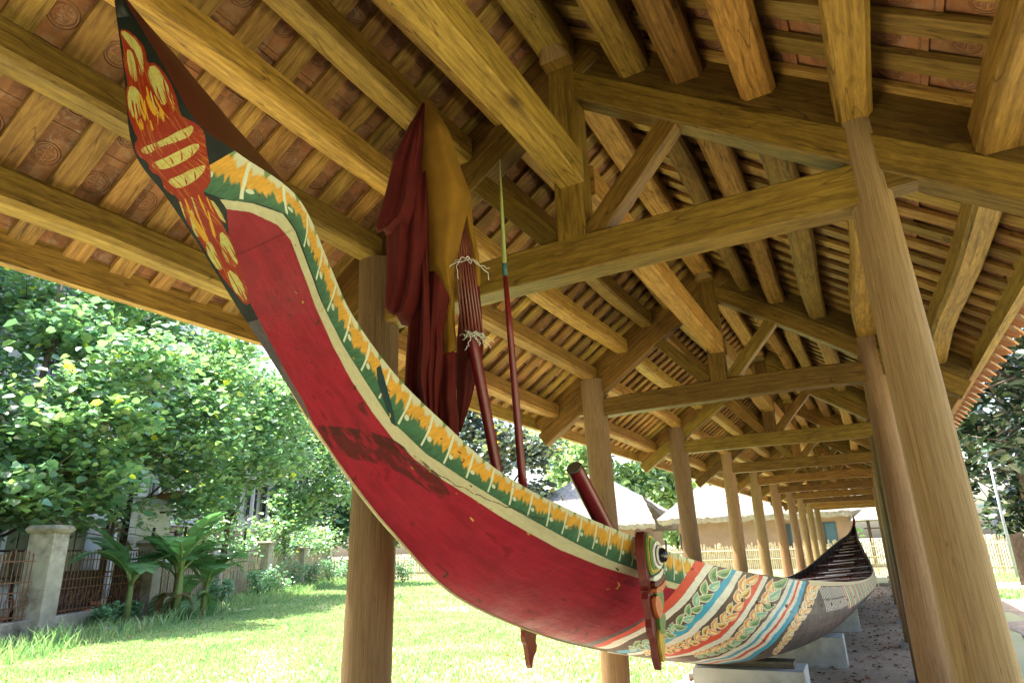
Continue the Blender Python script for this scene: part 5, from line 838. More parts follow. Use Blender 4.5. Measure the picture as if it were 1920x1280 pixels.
# pointed tiles at the eaves
def eave_tile(seed):
    r = random.Random(seed); w = .085; L = .12; m = MB(); T = .012
    o = [(-.10, -w), (L*.45, -w), (L*.8, -w*.5), (L+r.uniform(-.01, .012), 0), (L*.8, w*.5), (L*.45, w), (-.10, w)]
    n_ = len(o); vs = [(a, b, 0) for a, b in o]+[(a, b, T) for a, b in o]; m.add(vs, [tuple(range(n_))[::-1], tuple(range(n_, 2*n_))]+[(i, (i+1) % n_, n_+(i+1) % n_, n_+i) for i in range(n_)])
    ob = m.build('eave_tile', M['eavetile']); me = ob.data; bpy.data.objects.remove(ob); return me
M['eavetile'] = plain('eave_terracotta', (.42, .18, .09), .85, .3, 14, dirt=(.40, .36, .30), bmp=.3)
em = [eave_tile(q) for q in range(4)]
k = 0; y = YS
for sx in (1, -1):
    y = YS; k = 0; left = []
    while y < TY[-1]+.9:
        mm = slopemat(sx, .842*S+(.03 if sx > 0 else -.085), y+random.uniform(-.01, .01), .045+(k % 2)*.017) @ Matrix.Rotation(-.03, 4, 'Y')
        if sx > 0: ob = bpy.data.objects.new('eave_tile', em[k % 4]); link(ob, shelter); ob.matrix_parent_inverse = INV; ob.matrix_basis = mm
        else: left.append(mm)
        y += .112; k += 1
    if left:
        m = MB()
        for q, mm in enumerate(left):
            me = em[q % 4]; m.add([mm@v.co for v in me.vertices], [tuple(p.vertices) for p in me.polygons])
        ob = sp(m, 'left_eave_tiles', M['eavetile']); ob['kind'] = 'stuff'; ob.name = 'eave_tile_row'
# pencilled carpenter's mark on one batten of the right slope
kb = round((3.42-YS)/PITCH); mk = slopemat(1, 0, YS+kb*PITCH, -.0006); d0 = (.518-XC)/math.cos(ANG)
M['pencil'] = plain('pencil_line', (.03, .028, .025), .8, .1, 20, bmp=0)
for pts in ([(.034, .012), (.022, .020), (.006, .014), (.004, .004), (.022, -.004), (.030, -.014), (.014, -.022), (.0, -.016)], [(.070, .004), (.076, .010), (.082, .004), (.084, -.010), (.088, .004), (.094, .008), (.100, .0), (.102, -.010), (.108, .006), (.114, .008), (.120, -.006), (.130, -.008)]):
    m = MB(); m.tube([tuple(mk @ Vector((d0+a, b_, 0))) for a, b_ in pts], .0014, 4); sp(m, 'pencil_mark', M['pencil'])
# ------------------------------------------------------------------ the boat
TW, TH = 4096, 640
def t2u(t): t = np.asarray(t, float); return np.where(t < 17, t/17*.9, .9+(t-17)/6*.1)
def u2t(u): return np.where(u < .9, u/.9*17, 17+(u-.9)/.1*6)
def vnoise(w, h, cx, cy, seed, octs=4):
    r = np.random.RandomState(seed); out = np.zeros((h, w)); amp = 1; tot = 0
    for o in range(octs):
        nx, ny = int(cx*2**o)+2, int(cy*2**o)+2; g_ = r.rand(ny+1, nx+1)
        xs = np.linspace(0, nx-1e-3, w); ys = np.linspace(0, ny-1e-3, h); xi = xs.astype(int); yi = ys.astype(int); fx = xs-xi; fy = ys-yi; fx = fx*fx*(3-2*fx); fy = fy*fy*(3-2*fy)
        a = g_[yi][:, xi]*(1-fx)+g_[yi][:, xi+1]*fx; b_ = g_[yi+1][:, xi]*(1-fx)+g_[yi+1][:, xi+1]*fx
        out += amp*(a*(1-fy[:, None])+b_*fy[:, None]); tot += amp; amp *= .55
    return out/tot
def paint_hull():
    xs = (np.arange(TW)+.5)/TW; T = u2t(xs); V = (np.arange(TH)+.5)/TH
    Tg = np.broadcast_to(T, (TH, TW)); Vg = np.broadcast_to(V[:, None], (TH, TW))
    n_f = vnoise(TW, TH, 300, 60, 1); n_b = vnoise(TW, TH, 40, 8, 2); n_l = vnoise(TW, TH, 500, 10, 3, 3)     # fine, broad, streaks across the boat
    n_s = vnoise(TW, TH, 700, 14, 9, 3); n_v = vnoise(TW, TH, 60, 110, 12, 3)
    img = np.empty((TH, TW, 3)); C = lambda *c: np.array(c)
    img[:] = C(.085, .072, .078)*(.7+.6*n_f[..., None])                                  # bare dark hull
    img[:] += (n_b[..., None] > .58)*C(.03, .018, .01)
    tip = Tg < 5.6; img[tip] = (C(.010, .014, .012)*(.6+.8*n_f[..., None]))[tip]
    COLS = dict(CREAM=(.50, .47, .30), RED=(.27, .012, .026), FR=(.26, .020, .005), FC=(.48, .46, .15), FY=(.58, .30, .02), BROWN=(.11, .075, .06), SRED=(.58, .085, .05), WHITE=(.66, .64, .58), BLUE=(.06, .33, .52),
                G=(.24, .38, .18), G2=(.10, .22, .12), T=(.18, .42, .34), T2=(.45, .55, .38), O=(.66, .30, .10), O2=(.72, .62, .36), Y=(.62, .50, .18), Y2=(.40, .12, .05), W=(.68, .62, .48), W2=(.66, .36, .16), STAIN=(.065, .012, .009), DKB=(.018, .045, .05), OUT=(.66, .62, .50))
    # green band with flames, from the top edge of the cream line to the rim
    ct = [3.0, 3.5, 3.75, 4.11, 4.38, 4.76, 5.6, 6.39, 6.94, 7.67, 8.3, 8.94, 9.55, 10.24, 10.76, 11.3, 11.62, 12.05, 12.8]; cv = [.30, 0.484, 0.66, 0.812, 0.832, 0.82, 0.788, 0.748, 0.716, 0.66, 0.692, 0.772, 0.792, 0.784, 0.76, 0.764, 0.764, 0.772, .82]
    vc = np.interp(T, ct, cv); rel = (Vg-vc[None])/(1-vc[None])
    hd = .5*np.arange(47); pr = hull_pt(hd, 1.0); arc = np.r_[0, np.cumsum(np.linalg.norm(np.diff(pr, axis=0), axis=1))]; A = np.interp(T, hd, arc)
    lean = -.095*(1-rel); ph = (A[None]+lean)/.112; fr = ph-np.floor(ph)
    tb = np.random.RandomState(5).rand(4096); q_ = (A[None]+lean)/.0065; q0 = np.floor(q_).astype(int); qf = q_-q0; nA = tb[q0 % 4096]*(1-qf)+tb[(q0+1) % 4096]*qf; q_ = (A[None]+lean)/.019+40; q0 = np.floor(q_).astype(int); qf = q_-q0; nB = tb[q0 % 4096]*(1-qf)+tb[(q0+1) % 4096]*qf
    band = (rel > 0) & (Tg > 2.9) & (Tg < 12.75) & (Vg > .30)
    jag = .20+.26*nA+.16*nB
    green = C(.035, .105, .055)*(.6+.9*n_s[..., None])+C(.05, .09, .05)*np.clip(rel*1.2, 0, 1)[..., None]
    och = C(.62, .33, .045)*(.75+.5*n_s[..., None])
    mixf = np.clip((rel-jag)/.10, 0, 1)[..., None]; col = green*(1-mixf)+och*mixf
    scal = .97-.20*np.abs(np.sin((fr-.1)*2*np.pi))**.8+.14*(nA-.5); wf = np.clip((rel-scal)/.08, 0, 1)[..., None]; col = col*(1-wf)+C(.55, .56, .40)*wf
    gt = (rel > .84) & (np.abs(fr-.6) < .10*(rel-.84)/.16); col[gt] = C(.16, .25, .10)
    st = np.abs(fr-.10-.05*np.sin(rel*3.2)) < .036+.012*(rel > .5); st &= (rel > .08) & (rel < .97); col[st] = C(.60, .66, .50)
    hook = ((fr-.30)/.09)**2+((rel-.38)/.07)**2 < 1; col[hook] = C(.55, .62, .48)
    img[band] = col[band]
    bmx = vnoise(TW, TH, 90, 20, 21, 5)
    def poly(c, q):
        x = t2u(q[:, 0])*TW; y = q[:, 1]*TH; x0, x1 = int(max(0, x.min()-1)), int(min(TW, x.max()+2)); y0, y1 = int(max(0, y.min()-1)), int(min(TH, y.max()+2))
        if x1 <= x0 or y1 <= y0: return
        gx = np.arange(x0, x1)+.5; gy = np.arange(y0, y1)+.5; ins = np.zeros((len(gy), len(gx)), bool); n_ = len(x)
        w = 3.0*(n_s[y0:y1, x0:x1]-.5)*1.2
        X = gx[None]+w; Y = np.broadcast_to(gy[:, None], X.shape)
        for i in range(n_):
            xa, ya, xb, yb = x[i], y[i], x[(i+1) % n_], y[(i+1) % n_]
            if ya == yb: continue
            cr = ((ya > Y) != (yb > Y)) & (X < (xb-xa)*(Y-ya)/(yb-ya)+xa); ins ^= cr
        s = img[y0:y1, x0:x1]; k = COLS[c]; tex = (.86+.28*n_f[y0:y1, x0:x1, None]); base = np.array(k)*tex
        if c in ('FC',):                                     # flame petals: cream fading to yellow and red towards the root
            g_ = np.clip((n_l[y0:y1, x0:x1, None]-.45)*3, 0, 1)*.5; base = base*(1-g_)+np.array((.50, .30, .03))*g_
        if c == 'FR':
            g_ = np.clip((n_v[y0:y1, x0:x1, None]-.66)*9, 0, 1)*.7; base = base*(1-g_)+np.array((.55, .24, .02))*g_
        if c == 'FC':
            yy = np.clip((Y-y0)/(y1-y0+1), 0, 1)[..., None]; xx_ = np.clip((X-x0)/(x1-x0+1), 0, 1)[..., None]; rt = np.clip((xx_-.45)*1.8, 0, 1) if x1-x0 > 60 else np.clip((1-yy-.5), 0, 1)
            g_ = np.clip((n_v[y0:y1, x0:x1, None]-.62+.32*rt)*9, 0, 1); base = base*(1-g_)+np.array((.30, .05, .008))*g_
        if c == 'RED':
            wr = vnoise(x1-x0, y1-y0, 30, 7, 5, 5)[..., None]; base = np.array(k)*(.72+.56*wr); sc_ = np.clip((wr-.70)*14, 0, 1); base = base*(1-.35*sc_)*(.80+.40*n_v[y0:y1, x0:x1, None])
        if c == 'STAIN':
            a_ = (np.clip((bmx[y0:y1, x0:x1]-.33)*4.5, 0, .85)*ins)[..., None]; s[:] = s*(1-a_)+base*a_; return
        s[ins] = base[ins]
    for c, d in PAINT: poly(c, np.array(d, float).reshape(-1, 2)/1000)
    # white and coloured fringe of painted scales on the after body
    m_ = (Tg > 14.58) & (Tg < 15.22) & (Vg > .70) & (Vg < .95); f2 = (A[None]/.105) % 1; seg2 = np.abs(((Vg-.70)/.125) % 1-.5)
    img[m_ & (np.abs(((A[None]+.10*(Vg-.8)+.05*(n_b-.5))/.105) % 1-.5+.4*(n_f-.5)) < .19) & (seg2 < .36+.16*n_f)] = (.62, .62, .60)
    m_ = (Tg > 15.22) & (Tg < 21.5) & (Vg > .66+.05*(n_s-.5)) & (Vg < .95); f2 = (A[None]/.21+.15*np.sin(Vg*9)) % 1; k2 = np.floor(A[None]/.21+.15*np.sin(Vg*9)) % 3
    for q, cc in enumerate(((.50, .55, .40), (.16, .34, .24), (.52, .18, .08))): img[m_ & (k2 == q) & (np.abs(f2-.5) < .36)] = cc
    img[m_ & (np.abs(f2-.5) < .10)] = (.62, .58, .46)
    rim = (Tg > 14.4) & (Vg > .955); img[rim] = C(.50, .44, .32)
    # wear: the broken joint low on the red panel, cracks, chips
    def stain(pts, wid, c, a=1.0):
        q = np.array(pts, float); x = t2u(q[:, 0])*TW; y = q[:, 1]*TH
        for i in range(len(x)-1):
            L = int(max(abs(x[i+1]-x[i]), abs(y[i+1]-y[i])))+1
            for k in range(L):
                cx_ = x[i]+(x[i+1]-x[i])*k/L+5*math.sin(k*.09+i); cy_ = y[i]+(y[i+1]-y[i])*k/L+4*math.sin(k*.13); w = wid*(.5+random.random())
                a0, a1, b0, b1 = int(cx_-w), int(cx_+w)+1, int(cy_-w), int(cy_+w)+1
                if a0 < 0 or b0 < 0 or a1 >= TW or b1 >= TH: continue
                img[b0:b1, a0:a1] = img[b0:b1, a0:a1]*(1-a)+np.array(c)*a
    r_ = random.Random(3)
    stain([(8.1, .5), (8.5, .62), (9.1, .72), (9.6, .80), (9.9, .84)], 1.2, (.04, .03, .02), .9)
    for k in range(110):
        t_ = r_.uniform(3.5, 15); v_ = r_.uniform(.05, .95); L_ = r_.uniform(.01, .06); stain([(t_, v_), (t_+L_*r_.uniform(.3, 1), v_+L_*r_.uniform(-1, .4))], r_.uniform(.8, 2.2), r_.choice([(.05, .02, .015), (.10, .03, .02), (.48, .34, .05) if abs(v_-.65) < .2 else (.07, .02, .015)]), .7)
    img *= (.74+.16*n_b[..., None])*(1+.42*np.clip((Tg-11.2)/1.0, 0, 1)[..., None])  # after body lightened in the colour to imitate brighter light there
    im = bpy.data.images.new('hull_paint', TW, TH, float_buffer=True); im.colorspace_settings.name = 'Non-Color'
    a = np.ones((TH, TW, 4), np.float32); a[..., :3] = img; im.pixels.foreach_set(a.ravel()); im.pack(); return im
def hull_mat():
    m, nt, b = newmat('painted_hull'); uv = N(nt, 'UVMap').outputs[0]; im = N(nt, 'TexImage'); im.image = paint_hull(); nt.links.new(uv, im.inputs[0]); im.extension = 'EXTEND'
    nt.links.new(im.outputs[0], b.inputs['Base Color']); b.inputs['Roughness'].default_value = .36; b.inputs['Specular IOR Level'].default_value = .22
    oc = N(nt, 'TexCoord').outputs['Object']; n1 = noise(nt, oc, 5, 6, .65); n2 = noise(nt, oc, 60, 4, .7)
    rr = ramp(nt, [(.3, (.38, .38, .38)), (.7, (.62, .62, .62))], n1).outputs[0]; nt.links.new(rr, b.inputs['Roughness'])
    p = bump(nt, n1, .5, .02, b); bump(nt, n2, .25, .002, b, p); return m
M['hull'] = hull_mat()
boat = empty('racing_boat', 'long painted rowing boat with upswept red, green and flame painted prow, resting on concrete blocks', 'boat', (-1.35, 9, 0))
BINV = Matrix.Translation((1.35, -9, 0))
def bp_(mb, name, mat, smooth=True, sharp=None, par=None):
    o = mb.build(name, mat, None, smooth, sharp); o.parent = boat; o.matrix_parent_inverse = BINV
    if par is not None: o.parent = par; o.matrix_parent_inverse = Matrix()
    return o
ts = np.concatenate([np.linspace(0, 17, 171), np.linspace(17.12, 23, 50)]); vs_ = np.linspace(0, 1, 25)
m = MB(); nv = len(vs_)
for side in (1, -1):
    Pq = hull_pt(ts[:, None], vs_[None, :], side); U = t2u(ts)
    verts = Pq.reshape(-1, 3).tolist(); fs = []; uvs = []
    for i in range(len(ts)-1):
        for j in range(nv-1):
            q = [(i, j), (i+1, j), (i+1, j+1), (i, j+1)]; q = q if side > 0 else q[::-1]
            fs.append(tuple(a*nv+b for a, b in q)); uvs.append([(float(U[a]), float(vs_[b])) for a, b in q])
    m.add(verts, fs, uvs)
hull = bp_(m, 'hull', M['hull'])
M['inside'] = plain('hull_inside', (.035, .022, .020), .5, .4, 6, spec=.5)
ti = np.concatenate([np.linspace(4.4, 17, 76), np.linspace(17.2, 22.4, 36)]); m = MB(); vi = np.linspace(0, 1, 9)
for side in (1, -1):
    Pq = hull_pt(ti[:, None], vi[None, :], side, .018); fs = []
    for i in range(len(ti)-1):
        for j in range(8):
            q = [i*9+j, (i+1)*9+j, (i+1)*9+j+1, i*9+j+1]; fs.append(tuple(q[::-1] if side > 0 else q))
    m.add(Pq.reshape(-1, 3).tolist(), fs)
bp_(m, 'lining', M['inside'])
# gunwale rails
M['rail'] = plain('gunwale_rail', (.10, .075, .05), .5, .3, 12)
for side in (1, -1):
    tt = np.concatenate([np.linspace(13.0, 17, 40), np.linspace(17.2, 22.7, 30)]); pp = hull_pt(tt, np.ones_like(tt), side); m = MB()
    m.sweep([tuple(p+np.array([-side*.016, 0, -.009])) for p in pp], [(-.012, -.008), (.012, -.008), (.012, .008), (-.012, .008)]); bp_(m, 'gunwale', M['rail'], False)
# keel strip and stem cap
M['keelstrip'] = plain('keel_strip', (.36, .31, .17), .6, .3, 10)
tt = np.linspace(7.2, 12.2, 120); pp = hull_pt(tt, np.zeros_like(tt)); m = MB(); m.tube([tuple(p) for p in pp], [.003+.0025*min(1, k/20) for k in range(120)], 6); bp_(m, 'keel_strip', M['keelstrip'])
# the peaked dark red block that closes the prow
M['capred'] = plain('prow_cap_paint', (.070, .015, .010), .45, .3, 5, dirt=(.05, .025, .015), spec=.25)
tc = np.linspace(0, 4.35, 50); hr = hull_row(tc); m = MB()
kt = [0, 1, 2, 3, 3.9, 4.35]; kr = hull_row(4.35); ccY = np.interp(tc, kt, [*HULL[:4, 5], .652, float(kr[2])]); ccZ = np.interp(tc, kt, [*HULL[:4, 6], .581, float(kr[3])])
for side in (1, -1):
    R_ = hull_pt(tc, np.ones_like(tc), side); Cc = np.stack([(-.78+.035*ccY)*S, ccY*S, ccZ*S+EYE], -1); fs = []; vv = []
    for i in range(len(tc)):
        for j in range(5):
            f = j/4; p = R_[i]*(1-f)+Cc[i]*f; p = p+np.array([side*.006*math.sin(f*3.14), 0, 0]); vv.append(tuple(p))
    for i in range(len(tc)-1):
        for j in range(4):
            q = (i*5+j, (i+1)*5+j, (i+1)*5+j+1, i*5+j+1); fs.append(q if side > 0 else q[::-1])
    m.add(vv, fs)
e0 = hull_pt(4.35, 1.0, 1); e1 = hull_pt(4.35, 1.0, -1); m.add([tuple(e0), tuple(e1), tuple(hull_pt(4.35, 0.1, 1))], [(0, 2, 1)])
bp_(m, 'prow_cap', M['capred'])
m = MB(); m.tube([tuple(hull_pt(0.35, .5)+np.array([-.004, 0, 0])), tuple(hull_pt(.05, .5)), tuple(hull_pt(0, .5)+np.array([0, -.006, .05]))], [.017, .012, .004], 7); M['black'] = plain('black_paint', (.012, .014, .012), .5, .2, 10); bp_(m, 'prow_tip', M['black'])
m = MB(); m.tube([tuple(hull_pt(q, .9, 1)*.5+hull_pt(q, .9, -1)*.5) for q in (21.6, 22.2, 22.7, 22.98)]+[tuple(hull_pt(22.98, .5)+np.array([0, .02, .10]))], [.05, .045, .04, .03, .01], 8); bp_(m, 'stern_tip', M['redpaint'])
# ribs, thwarts, bottom boards
for q in list(np.arange(12.6, 21.6, .22)):
    w_ = .02; m = MB(); path = [tuple(hull_pt(q, v, -1, .03)) for v in (.98, .75, .5, .25, .06)]+[tuple(hull_pt(q, v, 1, .03)) for v in (.06, .25, .5, .75, .98)]; m.sweep(path, [(-.012, -.015), (.012, -.015), (.012, .015), (-.012, .015)], (0, 1, 0)); bp_(m, 'rib', M['inside'], False)
M['thwart'] = plain('thwart_varnish', (.12, .020, .016), .25, .25, 10, spec=.6)
for q in [x for x in np.arange(13.1, 21.2, .24)]:
    a = hull_pt(q, .78, -1); b_ = hull_pt(q, .78, 1); m = MB(); m.sweep([tuple(a), tuple(b_)], log_prof(.17 if q < 19 else .12, .022, .3)); bp_(m, 'thwart', M['thwart'], False)
m = MB(); path = [tuple(hull_pt(q, .0)+np.array([0, 0, .07])) for q in np.arange(12.5, 21, .3)]; m.sweep(path, [(-.16, -.008), (.16, -.008), (.16, .008), (-.16, .008)], scale=[min(1, .4+k*.1, (len(path)-k)*.08+.2) for k in range(len(path))]); bp_(m, 'bottom_board', M['thwart'], False)
# carved eye boards on both sides of the bow
M['eyegreen'] = plain('carved_green', (.10, .20, .05), .4, .3, 30); M['eyewhite'] = plain('eye_white', (.66, .66, .60), .3, .06, 10); M['eyeblack'] = plain('eye_black', (.008, .010, .012), .15, .1, 10, spec=.7)
M['eyeyellow'] = plain('carved_yellow', (.50, .33, .04), .4, .3, 25); M['carvred'] = plain('carved_red', (.11, .012, .010), .4, .3, 25); M['eyeorange'] = plain('carved_orange', (.50, .14, .04), .4, .3, 25)
def slab(outline, x0, th, mat, name, side, par=None):
    """outline in (y,z): a board standing lengthwise against the hull side, thickness th along X from x0 outwards"""
    m = MB(); n_ = len(outline); vv = [(XCB+side*(x0+dx), y_+(0 if side > 0 else .75), z-(0 if side > 0 else .16)) for dx in (0, th) for y_, z in outline]
    fs = [tuple(range(n_)), tuple(range(n_, 2*n_))[::-1]]+[(i, n_+i, n_+(i+1) % n_, (i+1) % n_) for i in range(n_)]
    if side < 0: fs = [f[::-1] for f in fs]
    m.add(vv, fs); return bp_(m, name, mat, False, None, par)
XCB = -1.60+.035*3.1
def ell(cy, cz, a, b_, n_=24): return [(cy+a*math.cos(2*math.pi*k/n_), cz+b_*math.sin(2*math.pi*k/n_)) for k in range(n_)]
def rnd(pts, it=2):
    for _ in range(it): pts = [q for k in range(len(pts)) for q in ((pts[k][0]*.75+pts[(k+1) % len(pts)][0]*.25, pts[k][1]*.75+pts[(k+1) % len(pts)][1]*.25), (pts[k][0]*.25+pts[(k+1) % len(pts)][0]*.75, pts[k][1]*.25+pts[(k+1) % len(pts)][1]*.75))]
    return pts
xb = float(hull_pt(11.0, 1.0, 1)[0])-XCB+.012
for side in (1, -1):
    ob = slab(rnd([(2.97, 1.56), (3.08, 1.555), (3.19, 1.51), (3.235, 1.44), (3.21, 1.37), (3.13, 1.335), (3.17, 1.315), (3.10, 1.30), (3.13, 1.28), (2.98, 1.285), (3.0, 1.33), (2.97, 1.36)]), xb-.012, .040, M['carvred'], 'eye_board', side)
    slab(rnd([(2.985, 1.55), (3.08, 1.545), (3.18, 1.50), (3.222, 1.44), (3.20, 1.385), (3.12, 1.36), (2.99, 1.365)]), xb+.028, .008, M['eyegreen'], 'eye_surround', side, ob)
    slab(rnd([(2.995, 1.542), (3.08, 1.535), (3.17, 1.492), (3.208, 1.44), (3.185, 1.395), (3.11, 1.373), (3.0, 1.377)]), xb+.035, .006, M['eyeyellow'], 'eye_rim', side, ob)
    slab(rnd([(3.005, 1.532), (3.08, 1.525), (3.155, 1.485), (3.19, 1.44), (3.17, 1.405), (3.10, 1.385), (3.01, 1.39)]), xb+.040, .006, M['eyegreen'], 'eye_surround', side, ob)
    slab(ell(3.105, 1.452, .078, .062), xb+.045, .008, M['eyewhite'], 'eyeball', side, ob)
    slab(ell(3.112, 1.451, .060, .047), xb+.052, .004, M['carvred'], 'iris_line', side, ob); slab(ell(3.113, 1.451, .055, .043), xb+.055, .004, M['eyewhite'], 'eyeball', side, ob)
    m = MB(); c_ = (XCB+side*(xb+.058), 3.122+(0 if side > 0 else .75), 1.450-(0 if side > 0 else .16)); m.tube([(c_[0]+side*a, c_[1], c_[2]) for a in (0, .012, .024, .032, .036)], [.034, .034, .028, .016, .002], 18); bp_(m, 'pupil', M['eyeblack'], True, 60, ob)
    for q, (zz_, mt) in enumerate(((1.350, 'eyewhite'), (1.325, 'carvred'), (1.300, 'eyeorange'))):
        slab(rnd([(3.02, zz_+.012), (3.12, zz_+.018), (3.19, zz_+.045), (3.185, zz_+.02), (3.12, zz_-.008), (3.02, zz_-.012)], 1), xb+.028, .018+.004*q, M[mt], 'flame_leaf', side, ob)
    tg = slab(rnd([(3.0, 1.32), (3.11, 1.30), (3.17, 1.27), (3.15, 1.215), (3.20, 1.17), (3.14, 1.12), (3.17, 1.07), (3.10, 1.01), (3.085, .955), (3.05, 1.0), (3.04, 1.09), (3.0, 1.13), (3.01, 1.2), (2.975, 1.25)], 1), xb-.008, .030, M['carvred'], 'hanging_carving', side)
    slab(rnd([(3.04, 1.30), (3.16, 1.33), (3.185, 1.25), (3.13, 1.19), (3.10, 1.26)], 2), xb+.022, .016, M['eyegreen'], 'flame_leaf', side, tg)
    slab(rnd([(3.02, 1.28), (3.10, 1.27), (3.13, 1.22), (3.09, 1.17), (3.03, 1.20)], 2), xb+.025, .018, M['eyeorange'], 'flame_leaf', side, tg)
    slab(rnd([(3.08, 1.21), (3.18, 1.19), (3.17, 1.14), (3.10, 1.10), (3.07, 1.15)], 2), xb+.022, .016, M['eyegreen'], 'flame_leaf', side, tg)
    slab(rnd([(3.05, 1.13), (3.13, 1.14), (3.15, 1.09), (3.09, .98), (3.07, 1.04)], 2), xb+.021, .014, M['eyeyellow'], 'flame_leaf', side, tg)
# little disc and stub on the gunwale behind the eye
p = hull_pt(12.0, 1.0, -1); m = MB(); m.tube([(float(p[0])+.02, float(p[1])+.3, float(p[2])+.0), (float(p[0])+.06, float(p[1])+.3, float(p[2])+.0)], [.045, .045], 16); bp_(m, 'rowlock_disc', M['thwart'], True, 40)
# ---- paddles lying across the thwarts
M['paddle'] = plain('pale_paddle_wood', (.68, .65, .62), .5, .15, 8)
def paddle():
    t = empty('paddle', 'pale wooden paddle lying across the thwarts', 'paddle', (0, 0, 0))
    m = MB(); m.tube([(-.42, 0, 0), (.20, 0, 0)], .013, 8); o = m.build('shaft', M['paddle'], t, True)
    m = MB(); n_ = 9; path = [(.18+.40*k/(n_-1), 0, 0) for k in range(n_)]; m.sweep(path, log_prof(.12, .014, .4), scale=[.25, .6, .85, 1, 1.05, 1.08, 1.05, .95, .6]); m.build('blade', M['paddle'], t, True, 40)
    m = MB(); m.tube([(-.42, -.045, 0), (-.42, .045, 0)], .012, 7); m.build('grip', M['paddle'], t, True); return t
proto = paddle(); first = True; kk = 0
def dup(root):
    r = root.copy(); COL.objects.link(r)
    for ch in list(root.children):
        c = ch.copy(); COL.objects.link(c); c.parent = r; c.matrix_parent_inverse = ch.matrix_parent_inverse.copy()
    return r
for q in np.arange(14.2, 20.8, .26):
    o = proto if first else dup(proto); first = False; kk += 1
    c = hull_pt(q, .80, 1)*.5+hull_pt(q, .80, -1)*.5; wdt = float(hull_row(q)[4])*S; sd = -1 if kk % 2 else 1
    o.location = (float(c[0])+sd*wdt*.22, float(c[1])+random.uniform(-.05, .05), float(c[2])+.03+.008*(kk % 3)); k_ = min(1.0, wdt/.6)
    o.rotation_euler = (0, random.uniform(-.06, .06)*0+ (.09 if sd < 0 else -.09), random.uniform(-.45, .45)+(math.pi if sd < 0 else 0)); o.scale = (k_, k_, 1)
    o['group'] = 'paddles lying across the boat'; o['label'] = 'pale wooden paddle lying across the dark thwarts inside the boat'
# ---- furled banner on its ribbed pole, lance, stub
E0 = np.array([-1.45, 2.1]); EX = np.array([.80588, .59208]); EN = np.array([-.59208, .80588])
def W2(s, z, d=0.0):                                   # the bundle leans forward a little towards its top
    q = E0+EX*s+EN*d; k = 1-.15*min(1, max(0, (z-1.75)/1.6)); return (float(q[0])*k, float(q[1])*k, EYE+(float(z)-EYE)*k)
ban = empty('furled_banner', 'tall furled red and yellow cloth banner tied round a ribbed pole standing in the bow', 'banner', W2(.1, 1.75))
def local(par, mb, name, mat, smooth=True, sharp=None):
    o = mb.build(name, mat, None, smooth, sharp); o.parent = par; o.matrix_parent_inverse = Matrix.Translation(par.location).inverted(); return o
def cloth(name, Lp, Rp, mat, d0, amp, folds, seed, par, nz=46, nx=30, thick=.004):
    Lp = np.array(Lp); Rp = np.array(Rp); z1 = max(Lp[0, 1], Rp[0, 1]); z0 = min(Lp[-1, 1], Rp[-1, 1]); r = np.random.RandomState(seed); ph = r.rand(6)*6
    V = []; zs = np.linspace(0, 1, nz)
    def along(P_, f):
        s_ = np.r_[0, np.cumsum(np.linalg.norm(np.diff(P_, axis=0), axis=1))]; s_ /= s_[-1]; return np.array([np.interp(f, s_, P_[:, 0]), np.interp(f, s_, P_[:, 1])])
    for sgn in (0, 1):
        for f in zs:
            a = along(Lp, f); b_ = along(Rp, f)
            for j in range(nx):
                g_ = j/(nx-1); s_ = a[0]+(b_[0]-a[0])*g_; z_ = a[1]+(b_[1]-a[1])*g_
                w = abs(b_[0]-a[0])
                dd = d0-(w*.55)*math.sin(g_*math.pi)+amp*min(1, w/.12)*(math.sin(g_*folds*math.pi+ph[0]+f*1.3)*.8+.35*math.sin(g_*folds*2.3*math.pi+ph[1]-f*3))+.006*math.sin(f*11+ph[2]+g_*3)
                V.append(W2(s_, z_+.004*math.sin(g_*9+ph[3]), dd+sgn*thick))
    m = MB(); fs = []; K = nz*nx
    for i in range(nz-1):
        for j in range(nx-1):
            q = (i*nx+j, (i+1)*nx+j, (i+1)*nx+j+1, i*nx+j+1); fs.append(q); fs.append(tuple(K+x for x in q[::-1]))
    for i in range(nz-1): fs.append((i*nx, K+i*nx, K+(i+1)*nx, (i+1)*nx)); fs.append((i*nx+nx-1, (i+1)*nx+nx-1, K+(i+1)*nx+nx-1, K+i*nx+nx-1))
    for j in range(nx-1): fs.append(((nz-1)*nx+j, K+(nz-1)*nx+j, K+(nz-1)*nx+j+1, (nz-1)*nx+j+1))
    m.add(V, fs); o = local(par, m, name, mat); return o
cloth('red_cloth', [(-.10, 3.547), (-.167, 3.407), (-.229, 3.23), (-.271, 3.007), (-.301, 2.862), (-.290, 2.845)], [(-.085, 3.54), (-.08, 3.2), (-.09, 2.9), (-.12, 2.80), (-.20, 2.79), (-.25, 2.84)], M['redcloth'], .03, .022, 4, 1, ban)
cloth('red_cloth', [(-.15, 3.35), (-.20, 3.1), (-.25, 2.84), (-.248, 2.67), (-.252, 2.498), (-.24, 2.485)], [(-.06, 3.35), (-.05, 3.0), (-.05, 2.7), (-.09, 2.50), (-.13, 2.42), (-.18, 2.43)], M['redcloth'], .05, .03, 3, 2, ban)
cloth('red_cloth', [(-.14, 2.9), (-.15, 2.43), (-.158, 2.28), (-.162, 2.15), (-.12, 2.03), (-.06, 1.92), (-.03, 1.86)], [(-.04, 2.9), (.0, 2.55), (.01, 2.3), (-.01, 2.1), (-.02, 1.98), (-.01, 1.90), (.0, 1.86)], M['redcloth'], .06, .035, 5, 3, ban)
